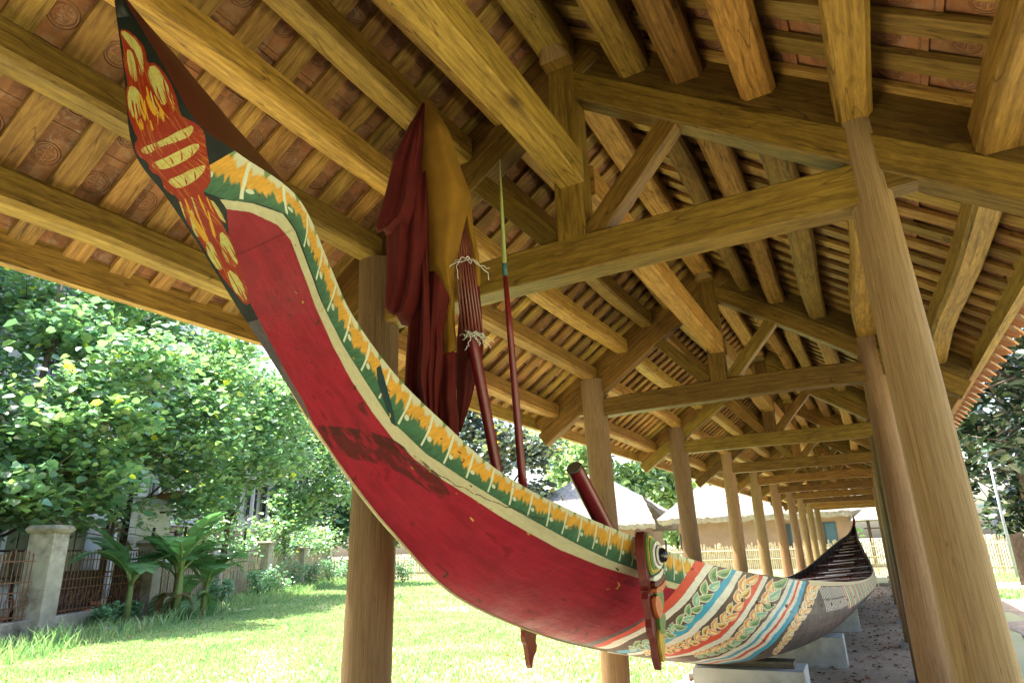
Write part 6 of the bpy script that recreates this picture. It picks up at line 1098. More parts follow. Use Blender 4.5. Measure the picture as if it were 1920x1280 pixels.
cloth('yellow_cloth', [(-.087, 3.569), (-.101, 3.412), (-.106, 3.209), (-.093, 2.934), (-.075, 2.674), (-.029, 2.6), (.026, 2.538)], [(-.067, 3.56), (.025, 3.375), (.075, 3.19), (.129, 3.04), (.085, 2.86), (.048, 2.68), (.032, 2.537)], M['yellowcloth'], .02, .012, 2, 4, ban)
cloth('yellow_cloth', [(.05, 3.25), (.08, 2.98), (.10, 2.85), (.132, 2.70), (.14, 2.604)], [(.07, 3.25), (.13, 3.00), (.135, 2.9), (.160, 2.75), (.165, 2.62)], M['yellowcloth'], .06, .01, 2, 5, ban)
cloth('yellow_cloth', [(.0, 2.66), (.005, 2.43), (-.012, 2.283)], [(.045, 2.62), (.048, 2.43), (.058, 2.30)], M['yellowcloth'], .045, .008, 2, 6, ban)
cloth('red_cloth', [(-.074, 2.68), (-.08, 2.428), (-.093, 2.196), (-.07, 1.99), (-.05, 1.95)], [(.026, 2.54), (-.01, 2.335), (-.020, 2.106), (-.028, 1.99), (-.03, 1.95)], M['redcloth'], .02, .012, 3, 7, ban)
cloth('red_cloth', [(-.010, 2.30), (-.023, 2.106), (-.023, 1.975), (.005, 1.86)], [(.058, 2.30), (.051, 2.128), (.063, 2.017), (.06, 1.86)], M['redcloth'], .045, .012, 2, 8, ban)
cloth('red_cloth', [(.10, 2.80), (.07, 2.5), (.05, 2.25), (.058, 2.10), (.065, 1.97)], [(.158, 2.72), (.170, 2.5), (.174, 2.336), (.118, 2.106), (.072, 1.97)], M['redcloth'], .10, .012, 3, 9, ban)
M['ribpaint'] = plain('dark_rib_paint', (.17, .045, .035), .35, .2, 12, spec=.5, bmp=0)
for k in range(7):
    f = k/6; m = MB(); top = W2(.045+.050*f, 2.98, .055+.02*f); mid = W2(.060+.078*f, 2.60, .015-.02*math.sin(f*3.14)); bot = W2(.080+.083*f, 2.35+.02*abs(f-.5), .005-.03*math.sin(f*3.14))
    m.tube([top, mid, bot], [.0045, .0050, .0055], 6); local(ban, m, 'rib', M['ribpaint'])
m = MB(); m.tube([W2(.114, 2.43, .015), W2(.120, 2.38, .012), W2(.128, 2.30, .01), W2(.209, 1.80, 0), W2(.215, 1.71, 0)], [.012, .024, .023, .021, .021], 12); local(ban, m, 'pole', M['redpaint'])
def strings(zc, s0, s1, n_, seed):
    r = random.Random(seed)
    for k in range(n_):
        a = r.uniform(s0, s1); m = MB(); pts = []; x, z_ = a, zc+r.uniform(-.01, .01); dx, dz = r.uniform(-.01, .01), -r.uniform(.0, .012)
        for q in range(9): pts.append(W2(x, z_, -.045+r.uniform(-.006, .006))); x += dx+r.uniform(-.009, .009); z_ += dz+r.uniform(-.012, .009)
        m.tube(pts, .0016, 5); local(ban, m, 'tie_string', M['string'])
    m = MB(); m.tube([W2(s0-.01+(s1-s0+.02)*k/14, zc+.006*math.sin(k*1.7), .0-.05*math.sin(k/14*3.14)) for k in range(15)], .0022, 5); local(ban, m, 'tie_string', M['string'])
strings(2.70, .055, .13, 5, 3); strings(2.36, .075, .165, 12, 4)
lan = empty('ceremonial_lance', 'thin upright red lance with long pale green tapering point beside the furled banner', 'lance', W2(.319, 1.60))
m = MB(); m.tube([W2(.267, 2.645), W2(.280, 2.385), W2(.296, 2.05), W2(.308, 1.8), W2(.312, 1.71)], [.009, .013, .0155, .017, .018], 12); local(lan, m, 'shaft', M['redpaint'])
M['lancegreen'] = plain('pale_green_paint', (.28, .30, .10), .5, .2, 20, bmp=0); M['ferrule'] = plain('blue_green_paint', (.04, .12, .12), .5, .2, 20, bmp=0)
m = MB(); m.tube([W2(.2655, 2.70), W2(.262, 2.95), W2(.259, 3.232)], [.009, .007, .0015], 10); local(lan, m, 'point', M['lancegreen'])
m = MB(); m.tube([W2(.267, 2.64), W2(.2655, 2.70)], [.0105, .0105], 10); local(lan, m, 'ferrule', M['ferrule'])
stb = empty('mooring_post', 'short round dark red post leaning up out of the bow of the boat', 'post', (-1.33, 3.40, 1.35))
m = MB(); m.tube([(-1.30, 3.62, 1.42), (-1.305, 3.35, 1.66), (-1.31, 3.07, 1.885)], [.047, .046, .044], 18); local(stb, m, 'shaft', M['redpaint'], True, 50)
M['endgrain'] = plain('grey_end_grain', (.14, .12, .11), .9, .3, 40); m = MB(); m.tube([(-1.31, 3.07, 1.885), (-1.3103, 3.064, 1.8901)], [.041, .0405], 18); local(stb, m, 'end_cap', M['endgrain'], False)
# ---- blocks under the keel
def block(lbl, xc, y, w, d, h, plank=False):
    t = empty('support_block', lbl, 'block', (xc, y, 0), .03, 'blocks carrying the boat'); m = MB(); m.sweep([(0, -d/2, h/2), (0, d/2, h/2)], log_prof(w, h, .05)); m.build('concrete_body', M['concrete'], t)
    if plank: m = MB(); m.sweep([(-.02-w*.47, .0, h+.028), (-.02+w*.43, .0, h+.028)], log_prof(.22, .055, .2)); m.build('wooden_packer', wood('packer_wood', (.20, .17, .13), (.34, .29, .23)), t)
    m = MB(); m.sweep([(0, -.09, h+(.07 if plank else .012)), (0, .09, h+(.07 if plank else .012))], log_prof(.26, .035, .2)); m.build('keel_wedge', M['darkwood'], t)
    return t
block('low grey concrete block with a wooden packer, nearest under the hull', -1.29, 6.95, .98, .5, .38, True)
block('white painted concrete block, middle one of those under the hull', -1.15, 9.60, 1.08, .5, .34)
block('small white concrete block under the far half of the hull', -1.05, 13.1, 1.0, .5, .34)
block('farthest concrete block under the stern half of the hull', -1.0, 17.5, .9, .5, .36)
# ------------------------------------------------------------------ left boundary: pillar fence, trees, house behind
FO = np.array([-15.8, 7.3]); FD = np.array([-.516, .857]); FN = np.array([-.857, -.516])       # start, along, away from the lawn
def fp(s, d=0.0): q = FO+FD*s+FN*d; return float(q[0]), float(q[1])
FA = math.atan2(FD[1], FD[0])
def pillar(s, w, h, lbl, slim=False, lean=0):
    x, y = fp(s); t = empty('fence_pillar', lbl, 'pillar', (x, y, 0), FA, 'masonry pillars of the left fence')
    m = MB(); m.sweep([(0, 0, 0), (lean*.5, 0, h*.5), (lean, 0, h*.93)], log_prof(w, w, .06), (0, 1, 0)); m.build('shaft', M['oldconcrete'], t)
    m = MB(); m.sweep([(lean, 0, h*.93), (lean, 0, h*.965), (lean, 0, h)], log_prof(w*1.22, w*1.22, .1), (0, 1, 0), [.92, 1.08, .9]); m.build('cap', M['oldconcrete'], t)
    m = MB(); m.box((0, 0, .14), (w*1.2, w*1.2, .28)); m.build('base', M['oldconcrete'], t); return t
PS = [(-3.6, .55, 2.3, 'broad grey masonry pillar at the left edge of the lawn fence'), (.95, .55, 2.35, 'tall mouldy white masonry pillar with iron railing on both sides'), (5.6, .50, 2.1, 'dark streaked masonry pillar half hidden by the banana plant'), (10.6, .3, 1.3, 'thin white concrete post just beyond the banana plant'), (15.6, .6, 2.2, 'pale masonry pillar with mossy flat cap right of the banana plant'), (21.5, .5, 2.0, 'slender grey masonry pillar in shade before the fence corner'), (27.3, .5, 2.1, 'last masonry pillar where pillar fence meets bamboo fence')]
for a in PS: pillar(*a)
def railing(s0, s1, lbl):
    x, y = fp((s0+s1)/2); t = empty('iron_railing', lbl, 'railing', (x, y, 0), FA, 'rusty railings between the pillars'); L = s1-s0
    m = MB(); m.sweep([(-L/2, 0, .21), (L/2, 0, .21)], log_prof(.32, .42, .1)); m.build('low_wall', M['oldconcrete'], t)
    n_ = int(L/.14)
    for k in range(n_):
        u = -L/2+.08+(L-.16)*k/(n_-1); h = 1.75+random.uniform(-.03, .05); m = MB(); m.tube([(u, 0, .42), (u+random.uniform(-.015, .015), random.uniform(-.01, .01), h-.08), (u, 0, h), (u, 0, h+.05)], [.011, .011, .02, .002], 5); m.build('bar', M['iron'], t)
    for z in (.50, .98, 1.18, 1.60): m = MB(); m.sweep([(-L/2, 0, z), (L/2, 0, z)], [(-.012, -.012), (.012, -.012), (.012, .012), (-.012, .012)]); m.build('rail', M['iron'], t)
    for k in range(int(L/.42)):
        u = -L/2+.3+.42*k
        for r_, z in ((.15, .76), (.09, .76)): m = MB(); m.tube([(u+r_*math.cos(q*2*math.pi/14), -.01, z+r_*math.sin(q*2*math.pi/14)) for q in range(15)], .010, 5); m.build('scroll', M['iron'], t)
railing(-3.2, .6, 'rusty wrought iron railing left of the tall white pillar'); railing(1.3, 5.3, 'rusty wrought iron railing with ring scrolls between tall pillar and banana plant')
def palings(s0, s1, lbl, h=1.55):
    x, y = fp((s0+s1)/2); t = empty('paling_fence', lbl, 'fence', (x, y, 0), FA, 'brown paling fences between the pillars'); L = s1-s0; n_ = int(L/.085)
    for k in range(n_):
        u = -L/2+L*(k+.5)/n_; m = MB(); m.tube([(u, random.uniform(-.03, .03), 0), (u+random.uniform(-.04, .04), 0, h+random.uniform(-.25, .15))], [.022, .016], 5); m.build('paling', M['bamboo'], t)
    for z in (.35, 1.1): m = MB(); m.tube([(-L/2, .03, z), (L/2, .03, z)], .02, 5); m.build('rail', M['bamboo'], t)
palings(5.9, 10.4, 'brown stick fence right behind the banana plant', 1.5); palings(10.8, 15.2, 'brown stick fence left of the pale mossy capped pillar', 1.6); palings(16, 21.2, 'shaded brown stick fence right of the mossy capped pillar', 1.6); palings(21.8, 27, 'farthest brown stick fence before the bamboo fence corner', 1.6)
# long bamboo fence across the far side
bf = empty('bamboo_fence', 'long pale vertical bamboo fence across the far end of the lawn', 'fence', (-13, 31, 0)); m = MB(); r = random.Random(5)
x = -31.0
while x < 6.5:
    yy = 31+r.uniform(-.02, .02); h = 1.33+r.uniform(-.12, .12); m.box((x-(-13), yy-31, h/2), (.055, .02, h), Matrix.Rotation(r.uniform(-.03, .03), 3, 'Y')); x += .082
o = m.build('slats', M['bamboo'], bf); o['kind'] = 'stuff'
for z in (.3, .75, 1.12):
    m = MB(); m.tube([(-18, -.03, z), (-8, -.035, z+.02), (4, -.03, z-.01), (19.4, -.03, z)], .022, 6); m.build('rail', M['bamboo'], bf)
for k in range(19): m = MB(); m.tube([(-18+k*2.05, .04, 0), (-18+k*2.05, .04, 1.45)], .045, 7); m.build('post', M['bamboo'], bf)
bf2 = empty('bamboo_fence', 'short brown plank and bamboo fence beside the path right of the shelter', 'fence', (3.0, 24.5, 0))
for k in range(7): m = MB(); m.box((.42+k*.065, k*.13, .72+r.uniform(-.05, .05)), (.09, .03, 1.45), Matrix.Rotation(r.uniform(-.04, .04), 3, 'Y')); m.build('plank', M['bark'], bf2)
m = MB(); m.tube([(.40, .03, .9), (.85, .95, .9)], .03, 6); m.build('rail', M['bamboo'], bf2)
# ------------------------------------------------------------------ trees
LG = (.10, .19, .06); M['leafA'] = leafmat('broad_leaf_green', (.22, .37, .24), .42, .28, .8); M['leafB'] = leafmat('broad_leaf_blue_green', (.17, .31, .20), .35, .35, .6)
M['leafD'] = leafmat('dark_glossy_leaf', (.03, .06, .035), .12, .3, .7); M['leafF'] = leafmat('bamboo_leaf', (.36, .48, .32), .5, .6, .3); M['leafS'] = leafmat('silvery_leaf', (.16, .20, .19), .2, .45, .5)  # bamboo leaf colour paled to stand in for distant haze
def tree(name, lbl, cat, base, trunk, clumps, nper, lsize, mat, tmpl=BROAD, r0=.13, group=None, up=1.0, droop=.35, yellow=.015):
    if mat is M['leafA']: lsize *= .78; nper *= 1.7
    t = empty(name, lbl, cat, base, 0, group); B0 = np.array(base, float)
    m = MB(); tp = [tuple(np.array(p)-B0) for p in trunk]; m.tube(tp, list(np.linspace(r0, r0*.45, len(tp))), 9)
    T_ = np.array(trunk)
    for c, rad in clumps:
        c = np.array(c, float); i = int(np.argmin(np.linalg.norm(T_-(c-np.array([0, 0, rad*.9])), axis=1))); a = T_[i]; md = (a+c)/2+np.array([0, 0, .15])+RNG.normal(0, .15, 3)
        m.tube([tuple(a-B0), tuple(md-B0), tuple(c-B0)], [r0*.4, r0*.25, r0*.1], 6)
        for q in range(5):
            e = c+RNG.normal(0, 1, 3)*rad*.6; m.tube([tuple((md*.3+c*.7)-B0), tuple(e-B0)], [r0*.13, r0*.05], 4, False)
    m.build('trunk', M['bark'], t, True)
    P = []; base_t = []
    for c, rad in clumps:
        k = max(6, int(nper*rad**2/26)); cc = RNG.normal(0, 1, (k, 3)); cc /= np.linalg.norm(cc, axis=1)[:, None]; cc = np.array(c)+cc*rad*(RNG.rand(k, 1)**.45)*np.array([.92, .92, .62])
        n_ = int(.21*nper*rad**2/k)+1; q = np.repeat(cc, n_, axis=0)+RNG.normal(0, 1, (k*n_, 3))*np.array([.34, .34, .15])*min(1, rad/1.2)*1.05
        P.append(q); base_t.append(np.repeat(RNG.uniform(.45, 1.3, k), n_))  # wide clump tones imitate dark gaps and dapple in the crown
    P = np.concatenate(P); bt = np.concatenate(base_t)
    V, F = leaf_cloud(len(P), P-B0, lsize, tmpl, up, droop); hue = RNG.rand(len(P)); col = np.c_[bt*(.85+.4*hue), bt*(.95+.12*hue), bt*(1.1-.5*hue)]
    yl = RNG.rand(len(P)) < yellow; col[yl] = (4.5, 2.6, .5); o = np_mesh('crown', V, F, mat, t, col=np.repeat(col, 2, axis=0)); return t
def CL(*a): return [((x, y, z), r) for x, y, z, r in a]
tree('broadleaf_tree', 'big light green broadleaf tree at the far left behind the iron railing', 'tree', (-20.5, 8.2, 0), [(-20.5, 8.2, 0), (-20.3, 8.5, 2), (-20.0, 8.8, 4.5), (-19.9, 9, 7), (-20, 9, 9.5)],
  CL((-22.2, 9, 9.3, 1.7), (-19.8, 9.3, 7.9, 1.6), (-17.6, 9.2, 5.6, 1.5), (-19.2, 8.4, 4.3, 1.5), (-17.0, 9.4, 3.7, 1.1), (-16.9, 10.2, 6.8, 1.3), (-21.3, 7.6, 6.6, 1.8), (-18.2, 7.6, 3.5, 1.2), (-22.5, 7.5, 11.3, 2.0), (-24.5, 9, 13.2, 2.2), (-20.3, 10.8, 9.9, 1.4), (-16.8, 8.0, 4.6, .9), (-15.9, 9.3, 5.0, .8), (-18.4, 6.6, 5.4, 1.2), (-17.4, 8.4, 2.9, .9), (-18.4, 10.2, 3.2, .9), (-17.9, 9.2, 4.2, .9), (-16.6, 7.6, 3.2, .8), (-19.6, 11.2, 4.4, 1.0)), 1150, .27, M['leafA'], group='broadleaf trees behind the pillar fence')
tree('broadleaf_tree', 'light green broadleaf tree with drooping boughs above the banana plant', 'tree', (-21.8, 13.0, 0), [(-21.8, 13, 0), (-21.6, 13, 3), (-21.2, 13.1, 6), (-21.4, 13.2, 9)],
  CL((-22.3, 13, 9.7, 1.5), (-20.2, 13, 7.7, 1.6), (-20.8, 13.1, 5.3, 1.4), (-18.2, 13.0, 6.0, 1.5), (-19.0, 13.4, 4.3, 1.1), (-23.4, 12.3, 7.2, 1.6), (-18.7, 14.1, 7.4, 1.2), (-22.0, 13.2, 11.2, 1.5), (-17.2, 12.8, 4.9, .9), (-19.0, 11.6, 5.4, 1.0), (-20.4, 15.0, 9.0, 1.4), (-20.2, 15.3, 3.6, .9), (-20.9, 16.0, 4.8, .9), (-19.4, 13.9, 3.2, .9), (-19.9, 14.6, 5.2, 1.0)), 1050, .26, M['leafA'], group='broadleaf trees behind the pillar fence')
tree('broadleaf_tree', 'yellow green broadleaf tree right of the one above the banana plant', 'tree', (-23.4, 18.2, 0), [(-23.4, 18.2, 0), (-23.0, 18, 3), (-22.6, 17.6, 6), (-22.5, 17.4, 8.5)],
  CL((-22.6, 17, 9.3, 1.6), (-20.1, 17, 6.8, 1.7), (-21.2, 17, 4.6, 1.3), (-22.8, 18, 6.6, 1.6), (-19.3, 16.6, 5.0, 1.0), (-21.5, 18.6, 8.2, 1.6), (-20.6, 18.5, 5.2, 1.3), (-24.3, 18.6, 8.6, 1.7), (-19.6, 18.2, 8.0, 1.1), (-21.9, 16.2, 3.7, .9)), 1050, .25, M['leafA'], group='broadleaf trees behind the pillar fence')
tree('broadleaf_tree', 'farthest broadleaf tree of the left row, next to the bow of the boat', 'tree', (-27, 24.5, 0), [(-27, 24.5, 0), (-26.6, 24.3, 3), (-26.2, 24, 6), (-26, 24, 8)],
  CL((-26, 24, 8.5, 1.7), (-24.2, 24, 6.2, 1.7), (-25.5, 24, 4.2, 1.5), (-23.3, 24.4, 4.6, 1.2), (-27.3, 24.5, 6.7, 1.7), (-24.0, 26, 8.2, 1.8), (-25.2, 27, 6.0, 1.6), (-27.5, 27, 9.2, 2.0), (-24.7, 23, 3.2, 1.0)), 900, .26, M['leafA'], group='broadleaf trees behind the pillar fence')
tree('broadleaf_tree', 'dark shaded undergrowth tree behind the left railing', 'tree', (-18.9, 5.8, 0), [(-18.9, 5.8, 0), (-18.8, 6, 2), (-18.6, 6.2, 4)],
  CL((-19.2, 6.0, 4.9, 1.5), (-20.2, 7.0, 3.0, 1.4), (-18.0, 5.2, 6.5, 1.6), (-21.5, 9.3, 3.2, 1.2), (-17.9, 7.3, 2.7, .9)), 900, .25, M['leafB'], group='broadleaf trees behind the pillar fence')
tree('undergrowth', 'thin leafy scrub climbing behind and over the pillar fence', 'shrub', (*fp(9, 1.2), 0), [(*fp(9, 1.2), 0), (*fp(9, 1.2), 1.2), (*fp(9, 1.2), 2.0)], [((fp(q, dd)[0], fp(q, dd)[1], z), rr_) for q, dd, z, rr_ in [(-1, 1, 2.6, .8), (1.5, .9, 2.9, .8), (3.2, .9, 2.5, .6), (6.6, 1.2, 2.9, .8), (8.3, 1.4, 2.2, .8), (9.8, 1, 3.2, .9), (11.5, .8, 2.3, .8), (13, .9, 3.0, 1.0), (14.6, .6, 2.0, .8), (16.6, .5, 2.7, 1.0), (18.2, .4, 1.9, .9), (19.8, .5, 3.0, 1.1), (21.5, .4, 1.9, .8), (23.2, .3, 2.6, 1.1), (25, .2, 2.0, 1.0), (27, .2, 2.6, 1.2)]], 800, .20, M['leafA'], r0=.06)
tree('silvery_tree', 'tall silvery leaved tree behind the thatched roofs, seen under the eaves', 'tree', (-26.5, 46, 0), [(-26.5, 46, 0), (-26.3, 46, 5), (-26, 46, 10)],
  CL((-25.5, 45, 9.2, 3.0), (-28.5, 46, 10.8, 3.0), (-23.0, 46, 8.8, 2.4), (-27.5, 46, 6.0, 3.0), (-23.2, 46, 5.5, 2.2), (-31.5, 46, 8.6, 3.0), (-30, 46, 13.2, 3)), 520, .42, M['leafS'], r0=.3, yellow=.05)
for k, (x, y, h) in enumerate([(-21, 56, 12.5), (-15.5, 58, 13.2), (-10.5, 55, 12.4), (-26.5, 60, 13), (-5, 60, 11.5), (-18, 63, 15.5), (-11, 64, 15)]):
    tree('bamboo_clump', ['pale green bamboo clump behind the thatched house gap', 'tall hazy bamboo clump in the middle behind the thatch', 'pale bamboo clump right of the gap, above the long thatched roof', 'bamboo clump farthest left behind the silvery tree', 'bamboo clump behind the far end of the long thatched roof', 'tallest bamboo clump in the back row, left one', 'tallest bamboo clump in the back row, right one'][k], 'bamboo', (x, y, 0), [(x, y, 0), (x+.3, y, h*.5), (x+1, y, h*.9)],
      [((x+RNG.uniform(-2.6, 2.6), y+RNG.uniform(-1.5, 1.5), h*f), 2.4) for f in (.18, .3, .42, .5, .6, .68, .78, .86, .93, .97)], 330, .55, M['leafF'], NARROW*np.array([1, 2.2, 1]), .12, 'bamboo clumps behind the houses', .6, .8, 0)
tree('broadleaf_tree', 'dark green broadleaf tree beyond the bamboo fence behind the nearest left column', 'tree', (-34, 42, 0), [(-34, 42, 0), (-34, 42, 4), (-33.5, 42, 8)], CL((-34, 41, 8, 3), (-31, 41, 5, 2.6), (-37, 42, 6, 3), (-33, 40, 3.2, 2.4), (-28.5, 41, 3.4, 2.0), (-38, 40, 3.5, 2.6), (-42, 40, 6, 3.4), (-41, 40, 11, 3)), 700, .40, M['leafB'])
LD = [(6.2, 20.5, 0), (6.0, 20.3, 2), (5.8, 20.2, 4), (5.6, 20.4, 6.5)]
for k, (x, y) in enumerate([(13, 50), (22, 46), (17, 33)]):
    tree('dark_tree', ['far dark tree behind the right end of the bamboo fence', 'far dark tree at the right edge beyond the lamp post', 'dark tree between the path and the far trees at the right edge'][k], 'tree', (x, y, 0), [(x, y, 0), (x, y, 4), (x, y, 8)], CL((x, y, 8, 3.4), (x-3, y, 4.5, 3), (x+3, y, 5, 3.2), (x-1, y, 2.4, 2.6), (x-5, y+1, 7.5, 2.8), (x-5.5, y, 2.4, 2.2)), 420, .5, M['leafD'], r0=.3)
dt = tree('aerial_root_tree', 'large dark glossy leaved tree with hanging roots at the right edge', 'tree', (6.2, 20.5, 0), LD,
  CL((3.6, 20, 6.9, 1.3), (4.4, 19.6, 5.6, 1.4), (4.0, 20.3, 4.2, 1.2), (5.2, 20.3, 3.3, 1.2), (5.7, 20, 7.6, 1.8), (6.2, 19.6, 5.6, 1.7), (3.4, 20.6, 5.6, 1.0), (7.4, 20.5, 4.2, 1.8), (4.3, 21.5, 8.2, 1.6), (3.2, 20.6, 3.6, .75), (7.5, 20, 8, 2.2), (4.9, 21, 2.5, .9)), 620, .34, M['leafD'], NARROW*np.array([1, 1.8, 1]), .32, None, .8, .5, 0)
m = MB()
for k in range(26):
    x = 5.6+RNG.normal(0, .55); y = 20.4+RNG.normal(0, .5); m.tube([(x-6.2+RNG.normal(0, .15), y-20.5, 4.0), (x-6.2, y-20.5, 2), (x-6.2+RNG.normal(0, .1), y-20.5, 0)], [.02, .03, .045], 5)
m.build('aerial_roots', M['bark'], dt, True)
tree('dark_tree', 'dark evergreen tree farther back on the right behind the lamp post', 'tree', (6.0, 36, 0), [(6, 36, 0), (6, 36, 4), (6, 36, 8)], CL((4.3, 36, 6.5, 2.4), (6.5, 36, 5, 2.5), (5, 36, 9, 2.6), (8, 36, 8, 3), (3.8, 36.4, 4.0, 1.6), (9.5, 35, 4, 2.4), (6.3, 37, 2.6, 1.8)), 500, .36, M['leafD'], r0=.3)
tree('dark_tree', 'tall dark tree standing right of the path outside the eaves', 'tree', (11.5, 14, 0), [(11.5, 14, 0), (11.4, 14, 4), (11, 14, 8)], CL((10.6, 14, 7.6, 2.6), (8.9, 15, 9.0, 2.4), (12, 14, 5.2, 2.4), (10, 11.5, 8, 2.6), (12, 16, 9.6, 3)), 420, .36, M['leafD'], r0=.3)
for k, (s_, d_) in enumerate([(-8, 1.5), (-14.5, 1.0), (-21, .5), (-28, 0)]):  # unseen trees added to shade the lawn behind the camera
    x, y = fp(s_, d_); tree('broadleaf_tree', ['unseen broadleaf tree added to the left row to shade the lawn', 'unseen broadleaf tree added behind the viewer for shade left of the shelter', 'unseen broadleaf tree added behind the viewer for shade near the fence end', 'last unseen broadleaf tree added behind the viewer for shade'][k], 'tree', (x, y, 0), [(x, y, 0), (x, y, 3), (x+.3, y, 7)], [((x+RNG.uniform(-2.5, 2.5), y+RNG.uniform(-2.5, 2.5), RNG.uniform(2.4, 9)), 1.9) for q in range(11)], 420, .42, M['leafA'])
for k, (x, y) in enumerate([(14, 4), (13, -7), (8.5, -15), (0, -24)]):  # unseen dark trees added to cut light from the right and behind
    tree('dark_tree', ['unseen dark tree added right of the shelter to cut light', 'unseen dark tree added right of the viewer to cut light', 'unseen dark tree added behind and right of the viewer to cut light', 'unseen dark tree added to close off light behind the viewer'][k], 'tree', (x, y, 0), [(x, y, 0), (x, y, 3), (x+.3, y, 7)], [((x+RNG.uniform(-2.5, 2.5), y+RNG.uniform(-3, 3), RNG.uniform(2.2, 9)), 2.0) for q in range(11)], 420, .42, M['leafD'])
# ------------------------------------------------------------------ banana plant
M['banana'] = leafmat('banana_leaf', (.12, .25, .11), .35, .35, .5); M['bananadry'] = leafmat('dry_banana_leaf', (.22, .15, .07), .2, .8, .2)
M['stalk'] = plain('green_stalk', (.19, .26, .09), .5, .25, 8); M['drystalk'] = plain('dry_stalk', (.20, .14, .07), .9, .3, 8)
bn = empty('banana_plant', 'banana plant with broad split leaves in front of the railing', 'plant', (-17.0, 11.6, 0))
def banana_leaf(bx, by, h0, az, L, rise, W, dry=False, droop=1.0):
    n_ = 18; P = []; p = np.array([bx, by, h0]); el = rise
    for k in range(n_):
        P.append(p.copy()); p = p+np.array([math.cos(az)*math.cos(el), math.sin(az)*math.cos(el), math.sin(el)])*(L/n_); el -= droop*2.1/n_
    V = []; F = []; col = []; sd = np.array([-math.sin(az), math.cos(az), 0]); b0 = 0
    for k in range(3, n_-1):
        w0 = W*math.sin(math.pi*min(1, (k-2.4)/(n_-2.6)))**.6; w1 = W*math.sin(math.pi*min(1, max(.02, (k-1.4)/(n_-2.6))))**.6; gap = .0 if random.random() < .88 else .1; sag = random.uniform(.0, .35)
        for s_ in (-1, 1):
            a, b_ = P[k], P[k+1]; c = b_+(a-b_)*gap; o1 = sd*s_*w0+np.array([0, 0, .10*w0-sag*w0*.5]); o2 = sd*s_*w1+np.array([0, 0, .10*w1-sag*w1*.5]); fw = (b_-a)*1.2
            V += [a, c, c+o2+fw, a+o1+fw]; F.append([b0, b0+1, b0+2, b0+3]); b0 += 4; v_ = random.uniform(.75, 1.25); col.append((v_, v_, v_))
    t_ = bn; o = np_mesh('leaf', np.array(V)-np.array([-17.0, 11.6, 0]), np.array(F), M['bananadry' if dry else 'banana'], t_, col=np.array(col))
    m = MB(); m.tube([tuple(q-np.array([-17.0, 11.6, 0])) for q in P], list(np.linspace(.035, .006, n_)), 6); mm = m.build('midrib', M['drystalk' if dry else 'stalk'], o, True)
for (bx, by, h) in ((-17.2, 10.7, .9), (-16.5, 11.6, 1.2), (-17.5, 12.2, 1.0), (-16.9, 12.7, .7)):
    m = MB(); m.tube([(bx+17, by-11.6, 0), (bx+17, by-11.6, h*.6), (bx+17.02, by-11.6, h+.2)], [.10, .085, .05], 9); m.build('stem', M['drystalk'] if bx < -17.45 else M['stalk'], bn, True)
    for k in range(6):
        banana_leaf(bx, by, h, k*2.4+bx*3, random.uniform(1.7, 2.5), random.uniform(.8, 1.5), random.uniform(.36, .46), False, random.uniform(.55, 1.05))
for k in range(9): banana_leaf(-17.0+random.uniform(-.6, .6), 11.5+random.uniform(-.6, .8), .6, k*1.3+.4, random.uniform(.9, 1.5), .5, .13 if k % 2 else .2, k % 2 == 1, 1.6)
# small seedlings, brick, verge plants
def shrub(lbl, x, y, h, n_, mat, grp=None):
    t = empty('small_shrub', lbl, 'plant', (x, y, 0), 0, grp); m = MB(); P = []
    for k in range(7):
        e = np.array([RNG.normal(0, .3)*h, RNG.normal(0, .3)*h, h*RNG.uniform(.5, 1)]); m.tube([(0, 0, 0), tuple(e*.55+np.array([0, 0, .05])), tuple(e)], [.012, .009, .004], 5); P.append(e+RNG.normal(0, .12, (n_, 3))*h); P.append(e*.6+RNG.normal(0, .13, (n_//2, 3))*h)
    m.build('stem', M['bark'], t, True); P = np.concatenate(P); P[:, 2] = np.abs(P[:, 2]); V, F = leaf_cloud(len(P), P, .10, BROAD, 1, .2); c = RNG.uniform(.7, 1.3, len(P)); np_mesh('foliage', V, F, mat, t, col=np.repeat(np.c_[c, c, c], 2, axis=0))
for k, (s_, d_, h) in enumerate([(2.5, -.6, .5), (4.0, -.5, .45), (9.2, -.7, .8), (12.6, -.9, .9), (14.2, -.8, 1.0), (17.5, -.8, 1.2), (19.5, -.9, 1.0), (24, -1, 1.2), (26, -1.3, 1.1)]):
    x, y = fp(s_, d_); shrub(['tiny weed bush at the foot of the iron railing', 'small weed bush left of the banana plant', 'weed bush just right of the banana plant', 'weed bush beside the thin white post', 'knee high weed bush left of the mossy capped pillar', 'leafy bush right of the mossy capped pillar', 'weed bush in front of the shaded stick fence', 'weed bush before the farthest stick fence', 'last weed bush beside the bamboo fence corner'][k], x, y, h, 46, M['leafA'], 'weed bushes along the pillar fence')
shrub('leafy weed clump by the bamboo fence, right behind the near left column', -22.3, 28.5, 1.1, 60, M['leafA'])
t = empty('stone_slab', 'flat broken pale stone slab lying in the grass by the railing', 'stone', (-16.1, 9.3, .06), .5); m = MB(); m.sweep([(-.45, 0, 0), (0, .02, 0), (.45, 0, .01)], log_prof(.36, .10, .3), scale=[.8, 1, .85]); m.build('slab', M['oldconcrete'], t)
